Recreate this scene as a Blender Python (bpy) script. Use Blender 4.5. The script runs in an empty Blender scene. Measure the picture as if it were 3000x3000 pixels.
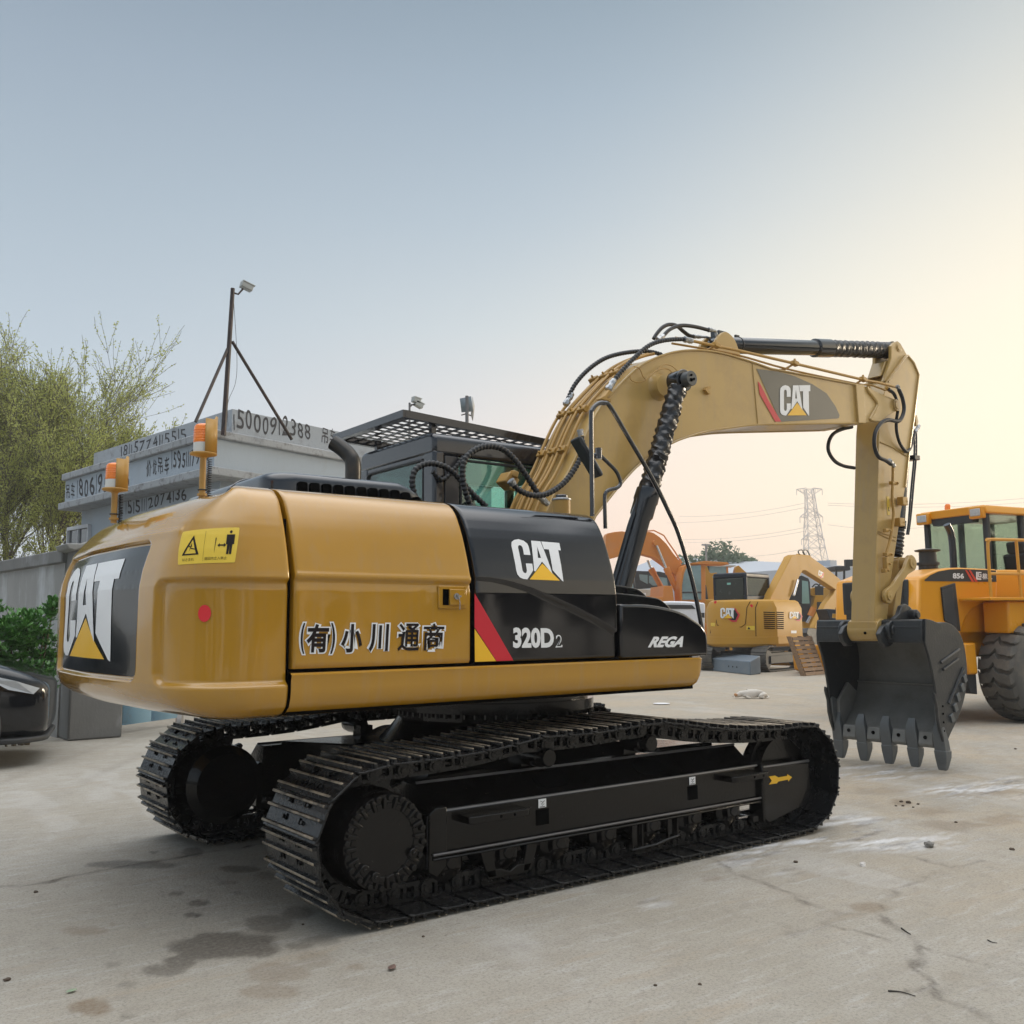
import bpy, bmesh, math, random
import numpy as np
from mathutils import Vector, Matrix
R=math.radians; PI=math.pi
random.seed(7); rng=np.random.default_rng(7)
SC=bpy.context.scene; COL=SC.collection
# ---------------------------------------------------------------- camera
CX,CY,CZ=-3.966,-5.533,1.433; YAW,PITCH,ROLL,F=R(53.19),R(6.67),R(-.4),2800.0
_d=np.array([math.cos(PITCH)*math.cos(YAW),math.cos(PITCH)*math.sin(YAW),math.sin(PITCH)])
_r=np.array([math.sin(YAW),-math.cos(YAW),0.0]); _u=np.cross(_r,_d)
_r,_u=_r*math.cos(ROLL)+_u*math.sin(ROLL),-_r*math.sin(ROLL)+_u*math.cos(ROLL)
CAMP=np.array([CX,CY,CZ])
cam=bpy.data.objects.new('camera',bpy.data.cameras.new('camera')); COL.objects.link(cam)
M=Matrix(((_r[0],_u[0],-_d[0],CX),(_r[1],_u[1],-_d[1],CY),(_r[2],_u[2],-_d[2],CZ),(0,0,0,1)))
cam.matrix_world=M
cam.data.sensor_width=36; cam.data.lens=36*F/3000.0; cam.data.clip_start=.05; cam.data.clip_end=3000
SC.camera=cam
SC.render.resolution_x=SC.render.resolution_y=1024
# ---------------------------------------------------------------- sky, sun, exposure
SUN_AZ,SUN_EL=R(-12),R(10)
W=bpy.data.worlds.new('World'); SC.world=W; W.use_nodes=True
nt=W.node_tree; nt.nodes.clear()
out=nt.nodes.new('ShaderNodeOutputWorld'); bg=nt.nodes.new('ShaderNodeBackground')
sky=nt.nodes.new('ShaderNodeTexSky'); sky.sky_type='NISHITA'; sky.sun_disc=False
sky.sun_elevation=SUN_EL; sky.sun_rotation=PI/2-SUN_AZ
sky.air_density=1.0; sky.dust_density=2.2; sky.ozone_density=1.0; sky.altitude=0
SKYMIX=True
geo=nt.nodes.new('ShaderNodeTexCoord'); 
def wn(t,**k):
    n=nt.nodes.new(t)
    for a,b in k.items(): setattr(n,a,b)
    return n
# hazy dusk: the clear-sky model seen through a veil whose colour goes from peach at the horizon to blue grey higher up
sep=wn('ShaderNodeSeparateXYZ'); nt.links.new(geo.outputs['Generated'],sep.inputs[0])
ramp=wn('ShaderNodeValToRGB'); nt.links.new(sep.outputs['Z'],ramp.inputs[0])
def lin(c): return tuple(((v/255)/12.92 if v/255<=.04045 else ((v/255+.055)/1.055)**2.4) for v in c)
def setramp(rp,stops):
    el=rp.color_ramp.elements
    while len(el)>1: el.remove(el[-1])
    el[0].position=stops[0][0]; el[0].color=(*lin(stops[0][1]),1)
    for p,c in stops[1:]:
        e=el.new(p); e.color=(*lin(c),1)
setramp(ramp,[(0.0,(252,210,188)),(0.06,(252,217,197)),(0.13,(246,223,209)),(0.21,(230,222,216)),(.30,(207,213,214)),(.40,(183,195,204)),(.50,(162,178,191)),(.60,(140,157,170)),(.70,(180,193,204)),(.82,(250,252,255)),(1.0,(255,255,255))])
# glow towards the sun
sd=(math.cos(SUN_AZ),math.sin(SUN_AZ),0.12)
l=math.sqrt(sum(a*a for a in sd)); sd=tuple(a/l for a in sd)
flat=wn('ShaderNodeVectorMath',operation='MULTIPLY'); nt.links.new(geo.outputs['Generated'],flat.inputs[0]); flat.inputs[1].default_value=(1,1,2.5)
nrm=wn('ShaderNodeVectorMath',operation='NORMALIZE'); nt.links.new(flat.outputs[0],nrm.inputs[0])
dot=wn('ShaderNodeVectorMath',operation='DOT_PRODUCT'); nt.links.new(nrm.outputs[0],dot.inputs[0]); dot.inputs[1].default_value=sd
mr=wn('ShaderNodeMapRange',interpolation_type='SMOOTHERSTEP'); nt.links.new(dot.outputs['Value'],mr.inputs[0])
mr.inputs[1].default_value=.30; mr.inputs[2].default_value=1.0; mr.inputs[3].default_value=0; mr.inputs[4].default_value=1
ramp2=wn('ShaderNodeValToRGB'); nt.links.new(sep.outputs['Z'],ramp2.inputs[0])
setramp(ramp2,[(0.0,(200,210,217)),(.12,(196,207,216)),(.25,(182,195,206)),(.40,(162,177,190)),(.50,(148,163,178)),(.60,(128,144,160)),(.70,(175,190,204)),(.82,(250,252,255)),(1.0,(255,255,255))])
away=wn('ShaderNodeMapRange',interpolation_type='SMOOTHSTEP'); nt.links.new(dot.outputs['Value'],away.inputs[0]); away.inputs[1].default_value=.62; away.inputs[2].default_value=.0; away.inputs[3].default_value=0; away.inputs[4].default_value=1
azm=wn('ShaderNodeMixRGB',blend_type='MIX'); nt.links.new(away.outputs[0],azm.inputs[0]); nt.links.new(ramp.outputs[0],azm.inputs[1]); nt.links.new(ramp2.outputs[0],azm.inputs[2])
glow=wn('ShaderNodeMixRGB',blend_type='MIX'); nt.links.new(mr.outputs[0],glow.inputs[0]); nt.links.new(azm.outputs[0],glow.inputs[1])
glow.inputs[2].default_value=(*[v*1.08 for v in lin((255,241,212))],1)
core=wn('ShaderNodeMapRange',interpolation_type='SMOOTHERSTEP'); nt.links.new(dot.outputs['Value'],core.inputs[0]); core.inputs[1].default_value=.90; core.inputs[2].default_value=1.0; core.inputs[4].default_value=.8
zen=wn('ShaderNodeMapRange',interpolation_type='SMOOTHERSTEP'); nt.links.new(sep.outputs['Z'],zen.inputs[0]); zen.inputs[1].default_value=.60; zen.inputs[2].default_value=.95; zen.inputs[4].default_value=1.25  # unseen sky overhead brightened on purpose to light the ground
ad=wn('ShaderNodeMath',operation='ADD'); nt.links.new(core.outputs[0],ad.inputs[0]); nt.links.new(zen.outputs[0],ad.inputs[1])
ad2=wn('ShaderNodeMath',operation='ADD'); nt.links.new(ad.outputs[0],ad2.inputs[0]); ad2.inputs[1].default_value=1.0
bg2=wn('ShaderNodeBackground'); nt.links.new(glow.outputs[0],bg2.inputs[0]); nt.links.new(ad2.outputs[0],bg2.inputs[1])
nt.links.new(sky.outputs[0],bg.inputs[0]); bg.inputs[1].default_value=0.06
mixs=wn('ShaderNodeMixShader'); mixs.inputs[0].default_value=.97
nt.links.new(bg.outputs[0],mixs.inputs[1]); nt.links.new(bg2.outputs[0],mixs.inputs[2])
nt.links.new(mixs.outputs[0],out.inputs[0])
sl=bpy.data.lights.new('sun','SUN'); sl.energy=1.15; sl.angle=R(12); sl.color=(1.0,.83,.62)
so=bpy.data.objects.new('sun',sl); COL.objects.link(so)
so.rotation_euler=Vector((math.cos(SUN_AZ)*math.cos(SUN_EL),math.sin(SUN_AZ)*math.cos(SUN_EL),math.sin(SUN_EL))).to_track_quat('Z','Y').to_euler()
SC.view_settings.view_transform='Standard'; SC.view_settings.look='None'; SC.view_settings.gamma=1; SC.view_settings.exposure=0.27
# ---------------------------------------------------------------- measuring helper: a pixel of the 3000 px photograph on a world plane
def P(px,py,ax,v):
    D=_d*F+_r*(px-1500)-_u*(py-1500); i='xyz'.index(ax); t=(v-CAMP[i])/D[i]
    return Vector(CAMP+D*t)
# ---------------------------------------------------------------- materials
def mat(name,col,rough=.5,metal=0,coat=0,var=.12,vs=6.0,bump=0.0,bs=40,emit=None,alpha=1,trans=0,spec=.5,rvar=.1,dirt=None,scr=0,seed=0,stretch=(1,1,1),streak=0,rnd=False):
    m=bpy.data.materials.new(name); m.use_nodes=True; n=m.node_tree.nodes; L=m.node_tree.links
    b=n['Principled BSDF']; b.inputs['Roughness'].default_value=rough; b.inputs['Metallic'].default_value=metal
    b.inputs['Specular IOR Level'].default_value=spec
    if coat: b.inputs['Coat Weight'].default_value=coat; b.inputs['Coat Roughness'].default_value=.06
    if trans: b.inputs['Transmission Weight'].default_value=trans
    if alpha<1: b.inputs['Alpha'].default_value=alpha
    if emit: b.inputs['Emission Color'].default_value=(*emit[:3],1); b.inputs['Emission Strength'].default_value=emit[3]
    tc=n.new('ShaderNodeTexCoord'); mp=n.new('ShaderNodeMapping'); mp.inputs['Scale'].default_value=stretch
    mp.inputs['Location'].default_value=(seed*3.1,seed*1.7,seed)
    if rnd:
        oi=n.new('ShaderNodeObjectInfo'); sc_=n.new('ShaderNodeVectorMath'); sc_.operation='SCALE'; cb_=n.new('ShaderNodeCombineXYZ'); [L.new(oi.outputs['Random'],cb_.inputs[q_]) for q_ in range(3)]
        L.new(cb_.outputs[0],sc_.inputs[0]); sc_.inputs['Scale'].default_value=37.0; ad_=n.new('ShaderNodeVectorMath'); ad_.operation='ADD'; L.new(tc.outputs['Object'],ad_.inputs[0]); L.new(sc_.outputs[0],ad_.inputs[1]); L.new(ad_.outputs[0],mp.inputs[0])
    else: L.new(tc.outputs['Object'],mp.inputs[0])
    nz=n.new('ShaderNodeTexNoise'); nz.inputs['Scale'].default_value=vs; nz.inputs['Detail'].default_value=6; nz.inputs['Roughness'].default_value=.62
    L.new(mp.outputs[0],nz.inputs['Vector'])
    mx=n.new('ShaderNodeMixRGB'); L.new(nz.outputs['Fac'],mx.inputs[0])
    mx.inputs[1].default_value=(*[c*(1-var) for c in col],1); mx.inputs[2].default_value=(*[min(1,c*(1+var)) for c in col],1)
    last=mx.outputs[0]
    if dirt:   # (colour, scale, lo, hi, strength)
        dn=n.new('ShaderNodeTexNoise'); dn.inputs['Scale'].default_value=dirt[1]; dn.inputs['Detail'].default_value=8; dn.inputs['Roughness'].default_value=.7
        L.new(mp.outputs[0],dn.inputs['Vector'])
        r=n.new('ShaderNodeMapRange'); r.inputs[1].default_value=dirt[2]; r.inputs[2].default_value=dirt[3]; r.inputs[3].default_value=0; r.inputs[4].default_value=dirt[4]
        L.new(dn.outputs['Fac'],r.inputs[0])
        m2=n.new('ShaderNodeMixRGB'); L.new(r.outputs[0],m2.inputs[0]); L.new(last,m2.inputs[1]); m2.inputs[2].default_value=(*dirt[0],1); last=m2.outputs[0]
    if streak:   # thin rain and dust runs, longer than wide
        sm_=n.new('ShaderNodeMapping'); sm_.inputs['Scale'].default_value=(22,22,1.3); L.new(tc.outputs['Object'],sm_.inputs[0]); sn=n.new('ShaderNodeTexNoise'); sn.inputs['Scale'].default_value=1.0; sn.inputs['Detail'].default_value=5; L.new(sm_.outputs[0],sn.inputs['Vector'])
        sr=n.new('ShaderNodeMapRange'); sr.inputs[1].default_value=.54; sr.inputs[2].default_value=.78; sr.inputs[4].default_value=streak; L.new(sn.outputs['Fac'],sr.inputs[0])
        s2=n.new('ShaderNodeMixRGB'); L.new(sr.outputs[0],s2.inputs[0]); L.new(last,s2.inputs[1]); s2.inputs[2].default_value=(.36,.27,.16,1); last=s2.outputs[0]
    L.new(last,b.inputs['Base Color'])
    if rvar:
        r=n.new('ShaderNodeMapRange'); r.inputs[3].default_value=max(0.02,rough-rvar); r.inputs[4].default_value=min(1,rough+rvar)
        L.new(nz.outputs['Fac'],r.inputs[0]); L.new(r.outputs[0],b.inputs['Roughness'])
    if bump:
        bn=n.new('ShaderNodeTexNoise'); bn.inputs['Scale'].default_value=bs; bn.inputs['Detail'].default_value=4
        L.new(mp.outputs[0],bn.inputs['Vector'])
        bb=n.new('ShaderNodeBump'); bb.inputs['Strength'].default_value=bump; bb.inputs['Distance'].default_value=.01
        L.new(bn.outputs['Fac'],bb.inputs['Height']); L.new(bb.outputs[0],b.inputs['Normal'])
    return m
YEL=mat('machine_yellow',(.43,.218,.012),.19,coat=.8,spec=.5,var=.06,vs=2.5,bump=.09,bs=2.4,rvar=.06,dirt=((.30,.17,.04),1.9,.50,.8,.45),streak=.16)
YELB=mat('boom_tan_yellow',(.47,.305,.095),.32,coat=.3,var=.06,vs=2,bump=.07,bs=4,rvar=.06,dirt=((.30,.19,.08),2.4,.5,.78,.55),streak=.3)
YELP=mat('pipe_yellow',(.44,.25,.055),.38,var=.1,vs=8,dirt=((.25,.15,.06),5,.5,.75,.4))
BLK=mat('gloss_black',(.005,.005,.007),.10,coat=.65,spec=.4,var=.1,vs=2,bump=.03,bs=3,rvar=.04,dirt=((.06,.06,.06),2.2,.58,.9,.10))
BLKC=mat('cab_black',(.010,.012,.018),.22,coat=.7,var=.1,rvar=.08)
CHA=mat('chassis_black',(.003,.0025,.0024),.17,coat=.3,spec=.2,var=.3,vs=9,bump=.25,bs=55,rvar=.12,dirt=((.20,.17,.13),26,.66,.70,.5))
TRK=mat('track_steel',(.012,.0125,.0135),.26,metal=.25,coat=.2,spec=.3,rnd=True,var=.4,vs=14,bump=.35,bs=60,rvar=.14,dirt=((.085,.075,.062),7,.55,.75,.45))
GRS=mat('worn_grouser',(.42,.35,.26),.38,metal=.45,rnd=True,var=.4,vs=16,bump=.3,bs=60,dirt=((.03,.028,.028),8,.42,.60,.9))
BKT=mat('bucket_black',(.024,.027,.030),.38,var=.3,vs=7,bump=.2,bs=40,rvar=.12,dirt=((.09,.085,.075),5,.5,.78,.5))
TOO=mat('tooth_grey',(.12,.13,.135),.42,metal=.3,var=.2,vs=12,bump=.2,bs=40)
RUB=mat('hose_rubber',(.014,.015,.017),.5,var=.2,vs=20,spec=.5)
BOOT=mat('cylinder_boot',(.010,.010,.012),.3,coat=.2,var=.3,vs=20,bump=.8,bs=28)
CYL=mat('cylinder_black',(.010,.012,.016),.16,coat=.7,var=.1,rvar=.03)
CHR=mat('chrome',(.55,.55,.56),.22,metal=1,var=.05)
STL=mat('fitting_steel',(.42,.43,.44),.34,metal=.8,var=.15,vs=20)
WHT=mat('decal_white',(.78,.79,.80),.35,var=.02)
DYEL=mat('decal_yellow',(.83,.47,.02),.35,var=.02)
DRED=mat('decal_red',(.55,.012,.03),.35,var=.02)
DBLK=mat('decal_black',(.006,.008,.009),.16,coat=.3,spec=.3,var=.05,rvar=.05)
DBRN=mat('letter_black',(.010,.006,.007),.5,var=.05,spec=.2)
DOLV=mat('decal_olive',(.11,.105,.085),.35,var=.05)
SYEL=mat('sticker_yellow',(.72,.50,.04),.4,var=.03)
REDD=mat('reflector_red',(.70,.03,.04),.25,var=.05)
ORG=mat('beacon_orange',(.85,.22,.02),.2,var=.05,emit=(1,.25,.02,.04),coat=.5)
OFFW=mat('beacon_white',(.62,.63,.60),.35,var=.05)
GAP=mat('gap_dark',(.003,.003,.003),.9,var=.1,spec=0)
EDG=mat('edge_glint_steel',(.16,.16,.17),.35,metal=.8,var=.3,vs=10)  # for the tubes that stand in for edge highlights
def glass(name,tint=(.55,.75,.70),alpha=.35,rough=.03,fk=1.3):
    m=bpy.data.materials.new(name); m.use_nodes=True; n=m.node_tree.nodes; L=m.node_tree.links; n.clear()
    o=n.new('ShaderNodeOutputMaterial'); mx=n.new('ShaderNodeMixShader'); t=n.new('ShaderNodeBsdfTransparent'); g=n.new('ShaderNodeBsdfGlossy')
    fr=n.new('ShaderNodeFresnel'); fr.inputs[0].default_value=1.5; g.inputs['Roughness'].default_value=rough; t.inputs[0].default_value=(*tint,1)
    tc=n.new('ShaderNodeTexCoord'); nz=n.new('ShaderNodeTexNoise'); nz.inputs['Scale'].default_value=4; L.new(tc.outputs['Object'],nz.inputs['Vector'])
    a=n.new('ShaderNodeMath'); a.operation='MULTIPLY_ADD'; a.inputs[1].default_value=fk; a.inputs[2].default_value=alpha*.12
    L.new(fr.outputs[0],a.inputs[0]); L.new(a.outputs[0],mx.inputs[0]); L.new(t.outputs[0],mx.inputs[1]); L.new(g.outputs[0],mx.inputs[2]); L.new(mx.outputs[0],o.inputs[0])
    return m
BKI=mat('bucket_inner',(.17,.17,.16),.45,var=.3,vs=5,bump=.25,bs=30,rvar=.12,dirt=((.10,.09,.075),4,.5,.75,.6))
GLS=glass('tinted_glass',(.72,.93,.89),.3,.03,.9); GLD=glass('dark_glass',(.16,.24,.22),.3,.03,.55)
# ---------------------------------------------------------------- mesh helpers
class MB:
    def __init__(s): s.v=[]; s.f=[]; s.m=[]; s.mi=0
    def add(s,vs,fs):
        o=len(s.v); s.v+=[tuple(v) for v in vs]; s.f+=[tuple(i+o for i in f) for f in fs]; s.m+=[s.mi]*len(fs); return s
    def box(s,c,d,rot=None):
        x,y,z=[a/2 for a in d]; vs=[Vector((i,j,k)) for i in(-x,x) for j in(-y,y) for k in(-z,z)]
        if rot is not None: vs=[rot@v for v in vs]
        c=Vector(c); vs=[v+c for v in vs]
        return s.add(vs,[(0,1,3,2),(4,6,7,5),(0,4,5,1),(2,3,7,6),(0,2,6,4),(1,5,7,3)])
    def bb(s,a,b): return s.box([(p+q)/2 for p,q in zip(a,b)],[abs(q-p) for p,q in zip(a,b)])
    def cyl(s,p0,p1,r,n=16,r2=None,cap=True):
        p0=Vector(p0);p1=Vector(p1); d=(p1-p0).normalized(); a=d.orthogonal().normalized(); b=d.cross(a); r2=r if r2 is None else r2
        vs=[];
        for k in range(n):
            t=2*PI*k/n; e=a*math.cos(t)+b*math.sin(t); vs+= [p0+e*r,p1+e*r2]
        fs=[(2*k,2*((k+1)%n),2*((k+1)%n)+1,2*k+1) for k in range(n)]
        if cap: fs+=[tuple(2*k for k in range(n))[::-1],tuple(2*k+1 for k in range(n))]
        return s.add(vs,fs)
    def prism(s,poly,d0,d1,ax='y'):
        n=len(poly)
        def q(p,d):
            return {'y':(p[0],d,p[1]),'x':(d,p[0],p[1]),'z':(p[0],p[1],d)}[ax]
        vs=[q(p,d0) for p in poly]+[q(p,d1) for p in poly]
        return s.add(vs,[tuple(range(n))[::-1],tuple(range(n,2*n))]+[(i,(i+1)%n,n+(i+1)%n,n+i) for i in range(n)])
    def lathe(s,prof,o,ax,n=32,caps=True):  # prof: (dist along axis, radius)
        o=Vector(o); d=Vector(ax).normalized(); a=d.orthogonal().normalized(); b=d.cross(a); vs=[];m=len(prof)
        for k in range(n):
            t=2*PI*k/n; e=a*math.cos(t)+b*math.sin(t)
            vs+=[o+d*p+e*r for p,r in prof]
        fs=[(k*m+i,((k+1)%n)*m+i,((k+1)%n)*m+i+1,k*m+i+1) for k in range(n) for i in range(m-1)]
        if caps:
            if prof[0][1]>1e-6: fs.append(tuple(k*m for k in range(n))[::-1])
            if prof[-1][1]>1e-6: fs.append(tuple(k*m+m-1 for k in range(n)))
        return s.add(vs,fs)
    def tube(s,pts,r,n=10,ribs=0,rib=.0,taper=None):
        pts=[Vector(p) for p in pts]; 
        vs=[];fs=[];prev=None;m=len(pts)
        for i,p in enumerate(pts):
            t=(pts[min(i+1,m-1)]-pts[max(i-1,0)]).normalized()
            if prev is None: a=t.orthogonal().normalized()
            else:
                a=prev-t*prev.dot(t)
                a=a.normalized() if a.length>1e-6 else t.orthogonal().normalized()
            prev=a; b=t.cross(a)
            rr=r if taper is None else r*(1-(1-taper)*i/(m-1))
            if ribs: rr+= rib*(1 if i%ribs<ribs/2 else -1)
            for k in range(n):
                u=2*PI*k/n; vs.append(p+a*(rr*math.cos(u))+b*(rr*math.sin(u)))
        for i in range(m-1):
            for k in range(n): fs.append((i*n+k,i*n+(k+1)%n,(i+1)*n+(k+1)%n,(i+1)*n+k))
        fs+= [tuple(range(n))[::-1],tuple((m-1)*n+k for k in range(n))]
        return s.add(vs,fs)
    def grid(s,fn,us,vs_):
        o=[fn(u,v) for u in us for v in vs_]; nv=len(vs_)
        return s.add(o,[(i*nv+j,(i+1)*nv+j,(i+1)*nv+j+1,i*nv+j+1) for i in range(len(us)-1) for j in range(nv-1)])
    def build(s,name,m,parent=None,smooth=True,bevel=0,seg=2,ang=35,loc=None,thick=0,recalc=True):
        me=bpy.data.meshes.new(name); me.from_pydata(s.v,[],s.f)
        for x in (m if isinstance(m,(list,tuple)) else [m]): me.materials.append(x)
        if isinstance(m,(list,tuple)): me.polygons.foreach_set('material_index',s.m)
        if recalc and len(s.f)<200000:
            bm=bmesh.new(); bm.from_mesh(me); bmesh.ops.recalc_face_normals(bm,faces=bm.faces); bm.to_mesh(me); bm.free()
        if smooth:
            me.polygons.foreach_set('use_smooth',[True]*len(me.polygons)); me.set_sharp_from_angle(angle=R(ang))
        o=bpy.data.objects.new(name,me); COL.objects.link(o)
        if parent is not None: o.parent=parent
        if loc is not None: o.location=loc
        if thick:
            t=o.modifiers.new('t','SOLIDIFY'); t.thickness=thick; t.offset=0
        if bevel:
            bv=o.modifiers.new('b','BEVEL'); bv.width=bevel; bv.segments=seg; bv.limit_method='ANGLE'; bv.angle_limit=R(40); bv.harden_normals=False
        return o
def spl(pts,n=8,closed=False):   # Catmull-Rom
    pts=[Vector(p) for p in pts]; out=[]; m=len(pts); rg=range(m if closed else m-1)
    g=(lambda i:pts[i%m]) if closed else (lambda i:pts[max(0,min(m-1,i))])
    for i in rg:
        p0,p1,p2,p3=g(i-1),g(i),g(i+1),g(i+2)
        if not closed:
            if i==0: p0=p1*2-p2
            if i==m-2: p3=p2*2-p1
        for k in range(n):
            t=k/n; out.append(.5*((2*p1)+(p2-p0)*t+(2*p0-5*p1+4*p2-p3)*t*t+(-p0+3*p1-3*p2+p3)*t**3))
    if not closed: out.append(pts[-1])
    return out
def resamp(pts,step):
    pts=[Vector(p) for p in pts]; out=[pts[0]]; acc=0
    for a,b in zip(pts,pts[1:]):
        L=(b-a).length
        if L<1e-9: continue
        t=step-acc
        while t<=L: out.append(a+(b-a)*(t/L)); t+=step
        acc=(acc+L)%step if True else 0
        acc=L-(t-step)
    return out
def rcorner(poly,r,n=5):         # round the corners of a 2D polygon
    out=[];m=len(poly)
    for i in range(m):
        a,b,c=[Vector(poly[(i+k)%m]) for k in(-1,0,1)]
        rr=r[i] if isinstance(r,(list,tuple)) else r
        if rr<=0: out.append(tuple(b)); continue
        u=(a-b);v=(c-b); q=min(rr,u.length*.45,v.length*.45); p0=b+u.normalized()*q;p1=b+v.normalized()*q
        for k in range(n+1):
            t=k/n; out.append(tuple(p0*(1-t)**2+b*2*t*(1-t)+p1*t*t))
    return out
def empty(name,loc=(0,0,0),rz=0,parent=None,scale=1):
    o=bpy.data.objects.new(name,None); COL.objects.link(o); o.location=loc; o.rotation_euler=(0,0,rz); o.empty_display_size=.2
    if scale!=1: o.scale=(scale,)*3
    if parent is not None: o.parent=parent
    return o
def tag(o,label=None,cat=None,group=None,kind=None):
    if label: o['label']=label
    if cat: o['category']=cat
    if group: o['group']=group
    if kind: o['kind']=kind
    return o
def copy_tree(o,parent=None):
    c=o.copy(); COL.objects.link(c)
    if parent is not None: c.parent=parent
    for ch in [x for x in SC.objects if x.parent==o and x.name in SC.objects]:
        copy_tree(ch,c)
    return c
# flat shapes: text and polygons turned into meshes, then mapped on to any surface
def _curve_mesh(cu,maxlen):
    ob=bpy.data.objects.new('tmp',cu); COL.objects.link(ob); dg=bpy.context.evaluated_depsgraph_get(); dg.update()
    me=bpy.data.meshes.new_from_object(ob.evaluated_get(dg)); bpy.data.objects.remove(ob); bpy.data.curves.remove(cu)
    bm=bmesh.new(); bm.from_mesh(me); bmesh.ops.triangulate(bm,faces=bm.faces)
    for _ in range(6):
        es=[e for e in bm.edges if e.calc_length()>maxlen]
        if not es: break
        bmesh.ops.subdivide_edges(bm,edges=es,cuts=1); bmesh.ops.triangulate(bm,faces=[f for f in bm.faces if len(f.verts)>3])
    vs=[v.co.copy() for v in bm.verts]; bm.verts.index_update(); fs=[tuple(v.index for v in f.verts) for f in bm.faces]
    bm.free(); bpy.data.meshes.remove(me); return vs,fs
def text2d(s,size=1,bold=0,shear=0,width=None,height=None,maxlen=9,space=1):
    cu=bpy.data.curves.new('t','FONT'); cu.body=s; cu.size=size; cu.offset=bold; cu.shear=shear; cu.space_character=space; cu.fill_mode='FRONT'; cu.resolution_u=4
    vs,fs=_curve_mesh(cu,9)
    if not vs: return [],[]
    x0=min(v.x for v in vs);x1=max(v.x for v in vs);y0=min(v.y for v in vs);y1=max(v.y for v in vs)
    sx=width/(x1-x0) if width else 1; sy=height/(y1-y0) if height else sx
    if not width: sx=sy
    vs=[Vector(((v.x-x0)*sx,(v.y-y0)*sy,0)) for v in vs]
    return vs,fs
def poly2d(polys,maxlen=9):
    cu=bpy.data.curves.new('p','CURVE'); cu.dimensions='2D'; cu.fill_mode='BOTH'
    for p in polys:
        sp=cu.splines.new('POLY'); sp.points.add(len(p)-1); sp.use_cyclic_u=True
        for i,q in enumerate(p): sp.points[i].co=(q[0],q[1],0,1)
    return _curve_mesh(cu,maxlen)
def decal(name,shape,fn,m,parent,flip=False):
    vs,fs=shape
    mb=MB(); mb.add([fn(v.x,v.y) for v in vs],fs); return mb.build(name,m,parent,smooth=False,recalc=False)
LOGO_C=[[(0,.82),(.02,.92),(.08,.98),(.17,1.01),(.27,.98),(.33,.91),(.345,.82),(.345,.62),(.215,.62),(.215,.80),(.20,.84),(.17,.86),(.14,.84),(.125,.80),(.125,.22),(.14,.17),(.17,.15),(.20,.17),(.215,.22),(.215,.40),(.345,.40),(.345,.235),(.195,.0),(.12,.005),(.05,.04),(.01,.11),(0,.2)]]
LOGO_A=[[(.42,1),(.61,1),(.735,.16),(.555,.47),(.385,.205),(.36,.22)],[(.515,.85),(.55,.56),(.487,.56)]]
LOGO_T=[[(.625,1),(1,1),(1,.80),(.945,.80),(.945,-.02),(.915,0),(.75,.26),(.75,.80),(.65,.80)]]
LOGO_TRI=[[(.24,0),(.87,0),(.555,.42)]]
def cat_logo(fn,w,h,parent,maxlen=.2,name='logo_lettering'):
    for nm,pl,mt in ((name,LOGO_C+[],WHT),(name,LOGO_A,WHT),(name,LOGO_T,WHT),('logo_triangle',LOGO_TRI,DYEL)):
        vs,fs=poly2d(pl,maxlen); decal(nm,([Vector((v.x*w,v.y*h,0)) for v in vs],fs),fn,mt,parent)

def leafmat(name,col,vs=.9,var=.45,tr=.45):
    m=mat(name,col,.55,var=var,vs=vs); n=m.node_tree.nodes; L=m.node_tree.links; b=n['Principled BSDF']; o=[x for x in n if x.type=='OUTPUT_MATERIAL'][0]
    t=n.new('ShaderNodeBsdfTranslucent'); x=n.new('ShaderNodeMixShader'); x.inputs[0].default_value=tr; src=b.inputs['Base Color'].links[0].from_socket
    L.new(src,t.inputs[0]); L.new(b.outputs[0],x.inputs[1]); L.new(t.outputs[0],x.inputs[2]); L.new(x.outputs[0],o.inputs[0]); return m
# ================================================================ THE BIG EXCAVATOR
EX=tag(empty('excavator',(0,0,0)),'large ochre and black tracked excavator in the foreground with its boom raised','excavator')
def Cr(cx,cy,ox,oy,s): return (ox+cx/s,oy+cy/s)
def Py(pts,y): return [(lambda q:(q.x,q.z))(P(a,b,'y',y)) for a,b in pts]
def quadmap(tl,tr,br,bl,surf):   # unit square -> surface
    tl,tr,br,bl=map(Vector,(tl,tr,br,bl))
    def fn(u,v):
        q=(bl*(1-u)+br*u)*(1-v)+(tl*(1-u)+tr*u)*v
        return surf(q)
    return fn
# ---------------- undercarriage
def track_path():
    pts=[]
    cs=(-1.6325,.40,.365); ci=(1.635,.385,.35)
    pts+=[(x,.035) for x in np.linspace(-1.60,1.62,60)]
    for t in np.linspace(-90,78,40): pts.append((ci[0]+ci[2]*math.cos(R(t)),ci[1]+ci[2]*math.sin(R(t))))
    top=spl([(1.66,.728,0),(1.37,.722,0),(1.04,.742,0),(.73,.772,0),(.26,.838,0),(-.04,.825,0),(-.38,.815,0),(-.66,.822,0),(-.94,.785,0),(-1.27,.765,0),(-1.5,.762,0)],8)
    pts+=[(p.x,p.y) for p in top]
    for t in np.linspace(100,268,40): pts.append((cs[0]+cs[2]*math.cos(R(t)),cs[1]+cs[2]*math.sin(R(t))))
    return [Vector((a,0,b)) for a,b in pts]
TP=track_path(); TP.append(TP[0])
_cum=[0]
for a,b in zip(TP,TP[1:]): _cum.append(_cum[-1]+(b-a).length)
TL=_cum[-1]; NSH=47; PIT=TL/NSH
def tpos(s):
    s%=TL; i=max(0,min(len(TP)-2,int(np.searchsorted(_cum,s))-1)); a,b=TP[i],TP[i+1]; L=_cum[i+1]-_cum[i]
    return a+(b-a)*((s-_cum[i])/max(L,1e-9))
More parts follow.
